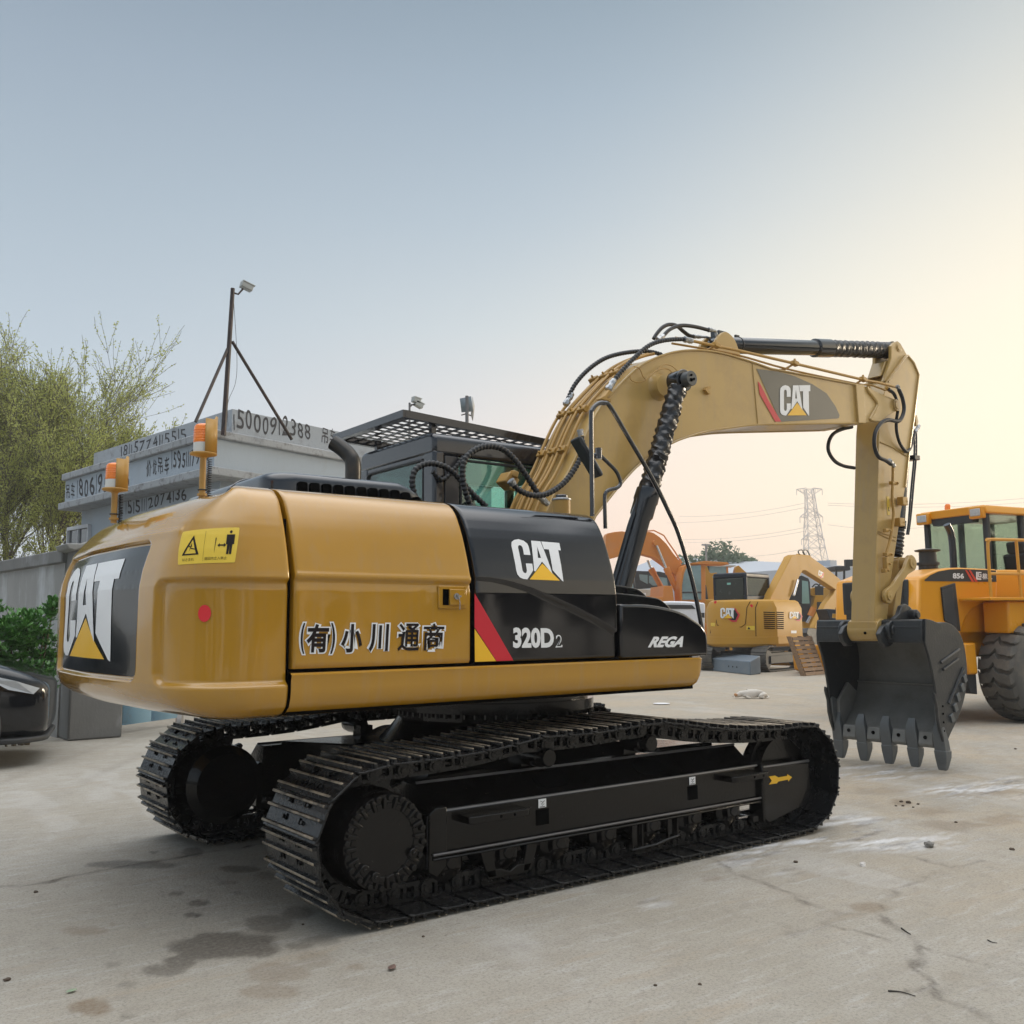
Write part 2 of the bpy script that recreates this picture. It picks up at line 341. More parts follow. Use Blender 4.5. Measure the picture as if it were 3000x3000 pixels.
# shoe: local x travel, y width, z outward
sh=MB(); hw=.3; hp=PIT/2
prof=[(-hp+.002,-.004),(-hp+.03,.004),(hp-.02,.004),(hp+.010,.010),(hp+.010,.001),(hp-.02,-.007),(-hp+.03,-.007),(-hp+.002,-.014)]
sh.mi=0; sh.prism([(a,b) for a,b in prof],-hw,hw,'y')
for gx in (-hp+.028,.0,hp-.012):
    sh.mi=0; sh.prism([(gx-.011,.002),(gx+.011,.002),(gx+.006,.024),(gx-.006,.024)],-hw+.004,hw-.004,'y')
    sh.mi=1; sh.prism([(gx-.007,.0225),(gx+.007,.0225),(gx+.005,.0285),(gx-.005,.0285)],-hw+.005,hw-.005,'y')
for gx in (-.05,.032):
    for gy in (-.075,.075):
        sh.mi=2; sh.box((gx,gy,.0055),(.030,.020,.004))
        sh.mi=0; sh.cyl((gx+.002,gy+.033*(1 if gy>0 else -1),.003),(gx+.002,gy+.033*(1 if gy>0 else -1),.016),.011,6)
shoe0=sh.build('track_shoe',[TRK,GRS,GAP],None,bevel=.002,seg=1,ang=30); shoe_me=shoe0.data
first_shoe=True
def link_chain(side):
    mb=MB()
    for k in range(NSH):
        a=tpos((k-.5)*PIT); b=tpos((k+.5)*PIT); d=(b-a).normalized(); n=Vector((d.z,0,-d.x)) # outward for this winding
        c=(a+b)/2
        for sy in (-1,1):
            y=side*1.1+sy*.085
            def q(u,w): p=c+d*u-n*w; return (p.x,p.z)
            # side link: a rounded bar with two windows
            for z0,z1 in ((.012,.028),(.082,.104)):
                mb.prism([q(-.085,z0),q(.085,z0),q(.085,z1),q(-.085,z1)],y-.017,y+.017,'y')
            for u0,u1 in ((-.095,-.050),(-.012,.008),(.052,.085)):
                mb.prism([q(u0,.02),q(u1,.02),q(u1,.095),q(u0,.095)],y-.016,y+.016,'y')
            p0=c+d*(-.068)-n*.066; p1=Vector((p0.x,y+sy*.014,p0.z))
            mb.cyl((p1.x,y-sy*.01,p1.z),(p1.x,y+sy*.030,p1.z),.034,12); mb.cyl((p1.x,y+sy*.030,p1.z),(p1.x,y+sy*.036,p1.z),.018,10)
            for u in (-.03,.03):
                p2=c+d*u-n*.030; mb.cyl((p2.x,y,p2.z),(p2.x-n.x*.02,y,p2.z-n.z*.02),.013,6)
        p0=c+d*(-.068)-n*.066; mb.cyl((p0.x,side*1.1-.08,p0.z),(p0.x,side*1.1+.08,p0.z),.026,10)
    return mb
for side in (-1,1):
    TB=link_chain(side).build('track_belt',TRK,EX,ang=30)
    for k in range(NSH):
        a=tpos((k-.5)*PIT); b=tpos((k+.5)*PIT); d=(b-a).normalized(); n=Vector((d.z,0,-d.x)); c=(a+b)/2
        if first_shoe: o=shoe0; first_shoe=False
        else: o=shoe0.copy(); COL.objects.link(o)
        o.parent=TB
        j=random.uniform(-.0015,.0015)
        o.matrix_local=Matrix(((d.x,0,n.x,c.x),(0,1,0,side*1.1+j),(d.z,0,n.z,c.z),(0,0,0,1)))
def Y(side,y): return side*y
for side in (-1,1):
    yo=1.25*side; yi=.95*side; ysl=1.08*side
    TFm=MB()
    # side beam (outline x-z) with sloping top cover
    holes=[]
    TFm.prism([(-1.30,.25),(1.32,.25),(1.32,.455),(1.30,.475),(-1.27,.475),(-1.30,.45)],yo-side*.03,yo,'y')
    TFm.bb((-1.29,min(yi,yo-side*.035),.25),(1.31,max(yi,yo-side*.035),.40))
    TFm.prism([(yo-side*.004,.468),(yo-side*.03,.49),(ysl,.60),(yi,.60),(yi,.38),(yo-side*.035,.38)],-1.29,1.25,'x')
    TFm.box((.01,yo+side*.004,.262),(2.60,.035,.018)); TFm.box((.01,yo-side*.02,.244),(2.60,.09,.014))
    TFm.prism([(.86,.60),(1.27,.50),(1.27,.30),(.86,.3)],yi-side*.02,ysl,'y')
    # rear shield round the sprocket side
    TFm.prism([(-1.31,.18),(-1.26,.15),(-1.20,.20),(-1.20,.50),(-1.27,.50),(-1.31,.47)],yo-side*.25,yo+side*.012,'y')
    TF=TFm.build('track_frame',CHA,EX,bevel=.014,seg=2)
    g=MB(); g.prism(rcorner([(1.30,.13),(1.36,.09),(1.78,.17),(1.83,.24),(1.82,.455),(1.31,.47)],[.05,.02,.06,.03,.02,.02]),(1.272)*side,(1.16)*side,'y'); g.prism([(1.285,.10),(1.31,.10),(1.31,.485),(1.285,.485)],1.16*side,1.285*side,'y')
    g.prism([(1.27,.40),(1.80,.40),(1.80,.452),(1.27,.47)],1.16*side,1.0*side,'y')
    g.build('idler_guard',CHA,TF,bevel=.010)
    # guard foot with bolts
    g=MB(); g.tube([(1.25,1.24*side,.135),(1.6,1.24*side,.15),(1.75,1.24*side,.175)],.011,6); g.box((1.24,1.235*side,.135),(.06,.05,.04)); g.box((1.70,1.235*side,.175),(.05,.04,.05)); g.box((1.42,1.235*side,.16),(.03,.04,.06))
    g.build('guide_rail',CHA,TF,bevel=.003)
    for (a_,b_,y_,z_,r_) in ((-1.28,1.29,yo-side*.012,.474,.011),(-1.29,1.30,yo+side*.018,.268,.007),(-1.28,1.25,ysl,.602,.008),(1.31,1.82,1.262*side,.462,.010)):
        g=MB(); g.tube([(x_,y_,z_) for x_ in np.linspace(a_,b_,8)],r_,8); g.build('edge_glint',EDG,TF)  # tubes added to draw the bright sheen along the frame's edges
    g=MB(); g.tube([(-1.303,yo-side*.004,.20),(-1.303,yo-side*.004,.46)],.009,8); g.build('edge_glint',EDG,TF)
    # windows in the beam and square stickers above them
    for xx in (-.565,.645):
        g=MB(); g.bb((xx-.045,yo+side*.0015,.325),(xx+.045,yo+side*.003,.41)); g.build('frame_opening',GAP,TF)
        g=MB(); g.bb((xx-.03,yo+side*.003,.418),(xx+.025,yo+side*.005,.465)); lab=g.build('sticker',WHT,TF,bevel=.003)
        g=MB(); g.tube([(xx-.018,yo+side*.006,.455),(xx+.002,yo+side*.006,.447),(xx+.012,yo+side*.006,.455),(xx-.012,yo+side*.006,.437),(xx+.01,yo+side*.006,.437),(xx-.006,yo+side*.006,.429)],.0015,4); g.box((xx-.003,yo+side*.0055,.423),(.04,.001,.003)); g.build('sticker_mark',DBRN,lab)
    # serrated steps
    for x0,x1 in ((-1.12,-.72),(.93,1.285)):
        g=MB(); g.prism(rcorner([(x0,yo),(x0,yo+side*.10),(x1,yo+side*.10),(x1,yo)],[0,.06,.03,0]),.408,.446,'z')
        for k in range(int((x1-x0)/.028)-2):
            xx=x0+.08+k*.028; g.prism([(xx,.445),(xx+.02,.445),(xx+.01,.456)],yo+side*.085,yo+side*.099,'y')
        st=g.build('step',CHA,TF,bevel=.005)
        g=MB()
        for xx in (x0+.20,x0+.29): g.cyl((xx,yo+side*.099,.428),(xx,yo+side*.1015,.428),.008,10)
        g.build('step_hole',GAP,st)
    # slots on the slope
    for xx in (-.42,.36):
        g=MB(); n=[]
        for a in np.linspace(0,2*PI,20,endpoint=False):
            u=math.cos(a);v=math.sin(a); px=xx+.12*np.sign(u)*abs(u)**.6; w=.5+.36*np.sign(v)*abs(v)**.6
            y=(1-w)*(yo-side*.03)+w*ysl; z=(1-w)*.49+w*.60; n.append((px,y+side*.002,z+.003))
        g.add(n,[tuple(range(20))]); g.build('slot',GAP,TF,smooth=False)
    # sprocket, final drive
    sp=MB(); cs=(-1.6325,.40)
    pr=[]
    for k in range(21*4):
        t=2*PI*k/84; rr=(.300,.318,.318,.300)[k%4] if k%4 in (1,2) else .272
        pr.append((cs[0]+rr*math.cos(t),cs[1]+rr*math.sin(t)))
    sp.prism(pr,side*1.08,side*1.125,'y'); SPR=sp.build('sprocket',TRK,TF,bevel=.003)
    fd=MB(); fd.lathe([(.0,.24),(.10,.24),(.12,.225),(.21,.222),(.235,.232),(.27,.230),(.285,.222),(.290,.0)],(cs[0],side*1.10,cs[1]),(0,side,0),48)
    fd.lathe([(-.40,.0),(-.40,.20),(-.34,.25),(-.16,.26),(-.14,.22),(0,.22)],(cs[0],side*1.10,cs[1]),(0,side,0),40)
    FD=fd.build('final_drive',CHA,TF)
    g=MB()
    for k in range(20):
        t=2*PI*k/20+.05; e=Vector((math.cos(t),0,math.sin(t))); c=Vector((cs[0],side*1.385,cs[1]))
        rot=Matrix.Rotation(-t,3,'Y')
        g.box(c+e*.185+Vector((0,side*.007,0)),(.055,.02,.016),rot)
        t2=t+PI/20; e2=Vector((math.cos(t2),0,math.sin(t2)))
        g.cyl(c+e2*.208+Vector((0,-side*.01,0)),c+e2*.208+Vector((0,side*.016,0)),.0165,6)
        g.box(c+e2*.17+Vector((0,side*.003,0)),(.028,.01,.030),Matrix.Rotation(-t2,3,'Y'))
    for t in (R(-25),R(222),R(248)):
        c=Vector((cs[0]+.16*math.cos(t),side*1.39,cs[1]+.16*math.sin(t))); g.cyl(c,c+Vector((0,side*.02,0)),.024,14); g.cyl(c,c+Vector((0,side*.026,0)),.010,8)
    g.build('cover_bolts',CHA,FD,bevel=.003)
    # idler
    g=MB(); g.lathe([(-.085,.14),(-.085,.25),(-.035,.275),(-.035,.30),(.035,.30),(.035,.275),(.085,.25),(.085,.14),(.06,.12),(.06,.0)],(1.635,side*1.1,.385),(0,1,0),40)
    g.lathe([(-.10,.0),(-.10,.07),(.10,.07),(.10,0)],(1.635,side*1.1,.385),(0,1,0),20); g.build('idler',CHA,TF)
    # rollers
    for k in range(7):
        xx=-1.17+k*.365
        g=MB(); g.lathe([(-.12,.0),(-.12,.075),(-.10,.105),(-.07,.105),(-.06,.078),(.06,.078),(.07,.105),(.10,.105),(.12,.075),(.12,0)],(xx,side*1.1,.205),(0,1,0),24)
        ro=g.build('track_roller',CHA,TF)
        g=MB(); g.box((xx,side*1.235,.215),(.12,.05,.075)); g.cyl((xx,side*1.25,.212),(xx,side*1.268,.212),.035,14); g.cyl((xx-.045,side*1.245,.175),(xx-.045,side*1.245,.15),.012,6); g.cyl((xx+.045,side*1.245,.175),(xx+.045,side*1.245,.15),.012,6)
        g.build('roller_bracket',CHA,ro,bevel=.006)
    for xx,zz in ((-.50,.70),(.31,.715)):
        g=MB(); g.lathe([(-.09,.0),(-.09,.06),(.07,.06),(.08,.052),(.13,.052),(.14,.045),(.142,0)],(xx,side*1.1,zz-.02),(0,side,0),24); g.box((xx,side*.98,.62),(.10,.12,.14)); g.build('carrier_roller',CHA,TF)
    # track guides
    for xx in (-.80,.30):
        g=MB()
        if xx<0:
            for dx in (-.155,.155): g.prism([(xx+dx-.04,.25),(xx+dx+.04,.25),(xx+dx*.75+.03,.10),(xx+dx*.75-.03,.10)],side*1.245,side*1.265,'y')
            g.prism([(xx-.14,.09),(xx+.12,.09),(xx+.15,.14),(xx+.05,.14),(xx,.115),(xx-.06,.14),(xx-.16,.14)],side*1.245,side*1.265,'y')
        else:
            for dx in (-.15,.15): 
                g.box((xx+dx-.04,side*1.255,.175),(.012,.02,.15)); g.box((xx+dx+.04,side*1.255,.175),(.012,.02,.15)); g.box((xx+dx,side*1.255,.245),(.09,.02,.012)); g.box((xx+dx,side*1.24,.17),(.07,.005,.13))
            g.tube([(xx-.20,side*1.26,.092),(xx,side*1.26,.098),(xx+.1,side*1.26,.115),(xx+.2,side*1.26,.125)],.012,6)
        g.build('track_guide',CHA,TF,bevel=.004)
# arrow on the near idler guard
ar=[(657,964),(732,954),(775,975),(885,957),(886,935),(947,974),(900,1028),(892,1005),(775,1029),(756,1052),(657,1066),(690,1020)]
w=[P(*Cr(a,b,2100,2050,4.293),'y',-1.276) for a,b in ar]
tf=[o for o in SC.objects if o.name.startswith('idler_guard')][0]
MB().add(w,[tuple(range(len(w)))]).build('arrow_decal',DYEL,tf.parent,smooth=False)
# car body between the tracks
g=MB()
g.prism(rcorner([(-.72,.30),(.72,.30),(.80,.45),(.72,.66),(.55,.72),(-.55,.72),(-.72,.66),(-.80,.45)],.04),-.62,.62,'y')
for sx in (-1,1):
    for sy in (-1,1):
        g.prism([(sx*.40,sy*.50),(sx*.85,sy*.50),(sx*1.15,sy*.98),(sx*.62,sy*.98)],.36,.62,'z')
g.lathe([(.66,.80),(.74,.72),(.86,.62)],(0,0,0),(0,0,1),48)
CB=g.build('carbody',CHA,EX,bevel=.012)
g=MB()
g.lathe([(.80,.60),(.80,.66),(.865,.66),(.865,.70),(.93,.70),(.93,.66),(1.0,.66)],(0,0,0),(0,0,1),64)
for k in range(64):
    t=2*PI*k/64; g.cyl((.685*math.cos(t),.685*math.sin(t),.862),(.685*math.cos(t),.685*math.sin(t),.835),.014,6)
g.build('swing_bearing',CHA,CB)
# ---------------- superstructure: side section (distance inwards from the outer face, as a function of height)
SP=[(1.0,.25),(1.012,.12),(1.03,.06),(1.06,.02),(1.10,.005),(1.14,0),(1.60,0),(1.68,.012),(1.77,.038),(1.84,.062),(1.90,.085),(1.95,.108),(2.0,.135),(2.03,.155),(2.055,.18),(2.08,.215),(2.098,.26),(2.108,.32),(2.112,.45)]
def sm(t): t=max(0,min(1,t)); return t*t*(3-2*t)
def inset(z): return float(np.interp(z,[a for a,b in SP],[b for a,b in SP]))
YO=1.37
def side_panel(name,x0,x1,z0,m,extra=None,nx=40,zs=None,side=-1,ztop=2.112,rx=.012,thick=True):
    mb=MB()
    zs=zs or list(np.linspace(z0,1.62,26))+list(np.linspace(1.63,1.69,10))+list(np.linspace(1.71,2.0,16))+[2.03,2.055,2.08,2.098,2.108,2.112]
    zs=[z0-.0]+[z for z in zs if z>z0]
    xs=[x0,x0+.003,x0+.008,x0+rx]+list(np.linspace(x0+rx*2,x1-rx*2,nx))+[x1-rx,x1-.008,x1-.003,x1]
    def fn(x,z):
        e=min(x-x0,x1-x); ed=.014*(1-min(1,e/rx))**2
        eb=z-z0; ed+=.010*(1-min(1,eb/.012))**2
        d=inset(z)+ed+(extra(x,z) if extra else 0)
        return (x,side*(YO-d),z)
    mb.grid(fn,xs,zs)
    # returns at the edges
    n=len(zs)
    mb2=MB(); mb2.v=mb.v; mb2.f=mb.f; mb2.m=mb.m
    for xi in (x0,x1):
        a=[fn(xi,z) for z in zs]; b=[(p[0],p[1]-side*.05,p[2]) for p in a]
        mb2.add(a+b,[(i,i+1,n+i+1,n+i) for i in range(n-1)])
    a=[fn(x,z0) for x in xs]; b=[(p[0],p[1]-side*.05,p[2]) for p in a]; k=len(xs)
    mb2.add(a+b,[(i,i+1,k+i+1,k+i) for i in range(k-1)])
    return mb2.build(name,m,EX,ang=50)
def crease(x,z): # folded step across the yellow doors
    return .015*sm((1.655-z)/.016)-.006*math.exp(-((z-1.668)/.012)**2)
def dents(x,z): return .004*math.exp(-((x+1.95)**2+(z-1.52)**2)/.01)+.003*math.exp(-((x+1.40)**2+(z-1.58)**2)/.002)+.002*math.sin(x*5)*math.sin(z*7)
door=side_panel('engine_door',-2.105,-1.112,1.232,YEL,lambda x,z:crease(x,z)+dents(x,z),50)
side_panel('engine_door',-2.105,-1.112,1.232,YEL,crease,20,side=1)
_sw=[P(*Cr(a,b,1000,1000,1.756),'y',-1.37) for a,b in ((690,1213),(780,1220),(870,1240),(980,1275),(1090,1325),(1200,1375),(1300,1425),(1415,1495))]
SWX=[p.x for p in _sw]; SWZ=[p.z for p in _sw]
def swoosh(x,z):
    zc=float(np.interp(x,SWX,SWZ)); 
    return .022*sm((zc+.006-z)/.022)*(.35+.65*sm((x+1.09)/.5))+.012*math.exp(-((x+.42)/.22)**2-((z-2.02)/.05)**2)
tank=side_panel('fuel_tank_cover',-1.083,-.078,1.232,BLK,swoosh,110,zs=list(np.linspace(1.232,2.0,130))+[2.02,2.04,2.055,2.08,2.098,2.108,2.112])
side_panel('cab_side_cover',-1.083,-.5,1.232,BLK,None,20,side=1)
# lower skirt along both sides
for side in (-1,1):
    zs=[1.005,1.012,1.02,1.03,1.045,1.06,1.08,1.10,1.14,1.18,1.205,1.212,1.215]
    def fn(x,z):
        fx=sm((x-.60)/.11)
        d=inset(z)+(.006 if z<1.2 else (.0 if z<1.21 else .012)) - .008
        return (x-(.05*(1-(z-1.0)/.215)**2 if x>.6 else 0),side*(YO-d-.10*fx*fx),z)
    mb=MB(); xs=list(np.linspace(-2.122,.55,30))+list(np.linspace(.58,.735,8)); mb.grid(fn,xs,zs)
    a=[fn(xs[-1],z) for z in zs]; b=[(p[0]-.0,side*.9,p[2]) for p in a]; n=len(zs); mb.add(a+b,[(i,i+1,n+i+1,n+i) for i in range(n-1)])
    a=[fn(x,1.215) for x in xs]; b=[(p[0],side*1.0,1.215) for p in a]; n=len(xs); mb.add(a+b,[(i,i+1,n+i+1,n+i) for i in range(n-1)])
    a=[fn(x,1.005) for x in xs]; b=[(p[0],side*.8,1.005) for p in a]; mb.add(a+b,[(i,i+1,n+i+1,n+i) for i in range(n-1)])
    mb.build('lower_skirt',YEL,EX,ang=50)
# dark inner body that fills the gaps and carries the floor
g=MB(); g.bb((-2.12,-1.32,1.02),(.60,1.32,1.23)); g.bb((-2.13,-1.30,1.23),(-.09,.30,1.66)); g.bb((-2.13,-1.24,1.66),(-.09,.30,1.94)); g.bb((-2.15,-1.06,1.94),(-.09,.30,2.085)); g.bb((-2.13,.3,1.23),(-.45,1.24,1.95)); g.bb((-2.13,.3,1.95),(-.45,1.05,2.08))
g.build('body_frame',GAP,EX)
# ---------------- counterweight
def cw_outline():
    pts=[]; X0,K,yb=-2.715,1/13.0,1.0; xb=X0+K*yb*yb; tx,ty=-(2*K*yb),1.0   # rear face nearly flat, corners rolled round to the sides
    xs_=-2.26
    for x in np.linspace(-2.128,xs_,8)[:-1]: pts.append((x,-YO,0,-1))
    # cubic from the side to the rear face
    p0=Vector((xs_,-YO)); p3=Vector((xb,-yb)); p1=p0+Vector((-.24,0)); t3=Vector((2*K*yb,-1)).normalized(); p2=p3+t3*.22
    for t in np.linspace(0,1,22)[:-1]:
        q=p0*(1-t)**3+p1*3*t*(1-t)**2+p2*3*t*t*(1-t)+p3*t**3; d=(p1-p0)*3*(1-t)**2+(p2-p1)*6*t*(1-t)+(p3-p2)*3*t*t; d.normalize(); pts.append((q.x,q.y,d.y*-1 if False else -d.y,d.x))
    half=[]
    for y in np.linspace(-yb,0,26):
        n=Vector((-1,2*K*y)).normalized(); half.append((X0+K*y*y,y,n.x,n.y))
    pts+=half
    return pts+[(x,-y,nx,-ny) for x,y,nx,ny in pts[::-1][1:]]
CWO=cw_outline()
_s=[0]
for a,b in zip(CWO,CWO[1:]): _s.append(_s[-1]+math.hypot(b[0]-a[0],b[1]-a[1]))
CWL=_s[-1]
def cwo(s):
    s=max(0,min(CWL,s)); return tuple(float(np.interp(s,_s,[p[k] for p in CWO])) for k in range(4))
_S=np.array(_s); _O=np.array(CWO)
def cwo(s):
    s=max(0,min(CWL,s)); i=min(len(_s)-2,int(np.searchsorted(_S,s,side='right'))-1); t=(s-_S[i])/(_S[i+1]-_S[i]); return _O[i]*(1-t)+_O[i+1]*t
CP=[(1.0,.42),(1.003,.30),(1.012,.20),(1.03,.13),(1.055,.075),(1.09,.03),(1.13,.008),(1.17,0),(1.62,0),(1.70,.012),(1.78,.035),(1.85,.065),(1.92,.105),(1.98,.155),(2.03,.21),(2.065,.28),(2.09,.36),(2.108,.46),(2.118,.6)]
def cw_in(s,z):
    e=min(s,CWL-s)      # side zones roll like the doors, the rear rolls more
    w=sm((e-.15)/.55)
    a=inset(z) if z>1.3 else float(np.interp(z,[p for p,q in SP],[q for p,q in SP]))
    b=float(np.interp(z,[p for p,q in CP],[q for p,q in CP]))
    return a*(1-w)+b*w
def cw_extra(s,z):
    e=min(s,CWL-s)
    # recessed panel at each side, rounded corners
    def rr(x0,x1,z0,z1,x,z,r,soft):
        qx=max(x0+r-x,0,x-(x1-r)); qz=max(z0+r-z,0,z-(z1-r)); d=r-math.hypot(qx,qz) if (qx>0 or qz>0) else min(x-x0,x1-x,z-z0,z1-z)
        return sm(d/soft)
    v=.030*rr(-.3,.72,1.155,1.655,e,z,.07,.030)
    # recess for the black plate at the back
    v+=.022*rr(CWL/2-.83,CWL/2+.87,1.17,1.85,s,z,.07,.018)
    # fold ridge above the plate
    if e>.62: v+=-.010*math.exp(-((z-1.875)/.02)**2)
    v+=.004*math.sin(s*3.1+1)*math.sin(z*5.3)+.0025*math.sin(s*9+z*7)
    ed=.016*(1-min(1,min(s,CWL-s)/.016))**2
    return v+ed
def cw(s,z,off=0):
    x,y,nx,ny=cwo(s); l=math.hypot(nx,ny); nx/=l; ny/=l
    d=cw_in(s,z)+cw_extra(s,z)-off
    x-=nx*d; y-=ny*d
    lim=-1.95
    zt=0
    return (min(x,lim) ,y,z)
mb=MB()
ss=[0,.003,.008,.016]+list(np.linspace(.03,.95,90))+list(np.linspace(.965,CWL/2,60))
ss=ss+[CWL-s for s in ss[::-1][1:]]
zs=[1.0,1.003,1.007,1.012,1.02,1.03,1.042,1.055,1.07,1.09,1.11,1.13,1.145]+list(np.linspace(1.155,1.215,12))+list(np.linspace(1.23,1.59,20))+list(np.linspace(1.60,1.68,18))+list(np.linspace(1.70,1.80,8))+list(np.linspace(1.81,1.93,16))+[1.95,1.98,2.0,2.03,2.05,2.065,2.08,2.09,2.1,2.108,2.113,2.118]
mb.grid(lambda s,z:cw(s,z),ss,zs)
top=[cw(s,2.118) for s in ss]; n=len(ss); inner=[(-1.95,p[1]*.98,2.125) for p in top]
mb.add(top+inner,[(i,i+1,n+i+1,n+i) for i in range(n-1)])
bot=[cw(s,1.0) for s in ss]; inner=[(-1.95,p[1]*.98,1.0) for p in bot]; mb.add(bot+inner,[(i,i+1,n+i+1,n+i) for i in range(n-1)])
for k in (0,len(ss)-1):
    a=[cw(ss[k],z) for z in zs]; b=[(p[0],p[1]*.90,p[2]) for p in a]; m_=len(zs); mb.add(a+b,[(i,i+1,m_+i+1,m_+i) for i in range(m_-1)])
CW=mb.build('counterweight',YEL,EX,ang=60)
# black plate with the maker's mark on the rear
def rrect(x0,x1,z0,z1,r): return rcorner([(x0,z0),(x1,z0),(x1,z1),(x0,z1)],r)
pl=decal('logo_plate',poly2d([rrect(CWL/2-.80,CWL/2+.84,1.195,1.825,.05)],.05),lambda u,v:cw(u,v,.004),DBLK,CW)
cat_logo(lambda u,v:cw(2.44-u*1.24,1.268+v,.007),1.0,.505,pl,.05)
# warning sticker, reflector (positions read on the surface)
def cw_find(px,py,s0=.3,z0=1.5):
    s,z=s0,z0
    def pj(s,z):
        q=np.array(cw(s,z))-CAMP; w=q@_d; return np.array([1500+F*(q@_r)/w-px,1500-F*(q@_u)/w-py])
    for _ in range(25):
        e=pj(s,z); J=np.stack([(pj(s+1e-3,z)-e)/1e-3,(pj(s,z+1e-3)-e)/1e-3],1)
        ds=np.linalg.solve(J,-e); ds=np.clip(ds,-.1,.1); s=max(.02,min(1.3,s+ds[0])); z=max(1.05,min(2.05,z+ds[1]))
    return s,z
sl_=[cw_find(*p) for p in ((522,1655),(537,1558),(702,1545),(688,1648))]   # bl tl tr br
def stick(u,v,off):
    a=np.array(sl_[0])*(1-u)+np.array(sl_[3])*u; b=np.array(sl_[1])*(1-u)+np.array(sl_[2])*u; q=a*(1-v)+b*v
    return cw(q[0],q[1],off)
ST=decal('warning_sticker',poly2d([rrect(0,1,0,1,.03)],.08),lambda u,v:stick(u,v,.002),SYEL,CW)
def stk(shapes,nm='sticker_print',m=None,off=.0035): decal(nm,poly2d(shapes,.15),lambda u,v:stick(u,v,off),m or DBRN,ST)
stk([[(.085,.26),(.40,.26),(.275,.84)],[(.135,.30),(.35,.30),(.268,.72)]])
stk([[(.60,.36),(.63,.36),(.64,.38),(.61,.39)],[(.545,.25),(.665,.25),(.665,.27),(.545,.27)],[(.545,.25),(.56,.25),(.56,.72),(.545,.72)],[(.65,.25),(.665,.25),(.665,.72),(.65,.72)],[(.545,.705),(.665,.705),(.665,.72),(.545,.72)]][1:])
stk([[(.69,.50),(.725,.44),(.725,.48),(.79,.48),(.79,.44),(.825,.50),(.79,.56),(.79,.52),(.725,.52),(.725,.56)]])
stk([[(.84,.24),(.875,.24),(.88,.5),(.885,.24),(.92,.24),(.92,.52),(.945,.52),(.945,.80),(.82,.80),(.82,.52),(.84,.52)]])
stk([[(.88+.02*math.cos(t),.875+.045*math.sin(t)) for t in np.linspace(0,2*PI,14,endpoint=False)]])
stk([[(.475,.06),(.478,.06),(.478,.94),(.475,.94)]])
stk([[(.22,.36),(.25,.37),(.27,.50),(.255,.62),(.24,.50)],[(.25,.44),(.33,.41),(.33,.43),(.26,.47)],[(.20,.52),(.25,.47),(.25,.50),(.205,.55)]])
for s_,x0,w_ in (('はさまれ',.10,.22),('旋回内立入禁止',.50,.36)):
    vs,fs=text2d(s_,1,0,width=w_,height=.085)
    decal('sticker_lettering',([Vector((x0+v.x,.09+v.y,0)) for v in vs],fs),lambda u,v:stick(u,v,.0035),DBRN,ST)
rs,rz_=cw_find(600,1797)
decal('reflector',poly2d([[(rs+.034*math.cos(t),rz_+.038*math.sin(t)) for t in np.linspace(0,2*PI,28,endpoint=False)]],.02),lambda u,v:cw(u,v,.004),REDD,CW)
# ---------------- lettering and marks on the side
def sideY(x,z,off,ex=None): return (x,-(YO-inset(z)-(ex(x,z) if ex else 0)+off),z)
def tankpt(x,z,off=.003): return sideY(x,z,off,swoosh)
def doorpt(x,z,off=.003): return sideY(x,z,off,crease)
def cornermap(c,pt):
    q=[P(a,b,'y',-YO) for a,b in c]   # bl br tr tl
    return lambda u,v: pt(*(lambda w:(w.x,w.z))((q[0]*(1-u)+q[1]*u)*(1-v)+(q[3]*(1-u)+q[2]*u)*v))
fn=cornermap([Cr(912,1222,1000,1000,1.756),Cr(1160,1232,1000,1000,1.756),Cr(1167,1032,1000,1000,1.756),Cr(913,1010,1000,1000,1.756)],lambda x,z:tankpt(x,z,.003))
cat_logo(fn,1,1,tank,.15)
def flatpoly(name,px,pt,m,parent,maxlen=.06):
    q=[P(a,b,'y',-YO) for a,b in px]; return decal(name,poly2d([[(p.x,p.z) for p in q]],maxlen),lambda u,v:pt(u,v),m,parent)
flatpoly('red_stripe',[(1392,1738),(1508,1935),(1457,1937),(1392,1838)],lambda x,z:tankpt(x,z,.003),DRED,tank)
flatpoly('yellow_stripe',[(1392,1842),(1456,1937),(1393,1939)],lambda x,z:tankpt(x,z,.003),DYEL,tank)
def lettering(s_,c,pt,m,parent,bold=.02,shear=0,name='lettering',space=1,off=.003):
    vs,fs=text2d(s_,1,bold,shear,width=1,height=1,space=space)
    fn=cornermap(c,pt); return decal(name,(vs,fs),fn,m,parent)
lettering('320D',[(1507,1899),(1630,1898),(1628,1840),(1507,1838)],lambda x,z:tankpt(x,z,.003),WHT,tank,.045)
lettering('2',[(1634,1897),(1654,1896),(1653,1860),(1635,1860)],lambda x,z:tankpt(x,z,.003),WHT,tank,.02)
lettering('2',[(1637,1893),(1650,1892.5),(1649.5,1863.5),(1638.5,1863.5)],lambda x,z:tankpt(x,z,.0045),DBLK,tank,-.004)
# black characters with a white rim on the door
for ch,x0,x1,y0,y1 in (('(',884,898,1825,1916),('有',901,968,1828,1912),(')',970,985,1825,1916),('小',1002,1064,1828,1912),('川',1083,1144,1828,1910),('通',1168,1232,1826,1908),('商',1245,1306,1826,1906)):
    lettering(ch,[(x0-5,y1+4),(x1+5,y1+4),(x1+5,y0-4),(x0-5,y0-4)],lambda x,z:doorpt(x,z,.002),WHT,door,.105 if ch not in '通商' else .085,name='lettering_rim',shear=.08)
    lettering(ch,[(x0,y1),(x1,y1),(x1,y0),(x0,y0)],lambda x,z:doorpt(x,z,.0035),DBRN,door,.030 if ch not in '通商' else .012,shear=.08)
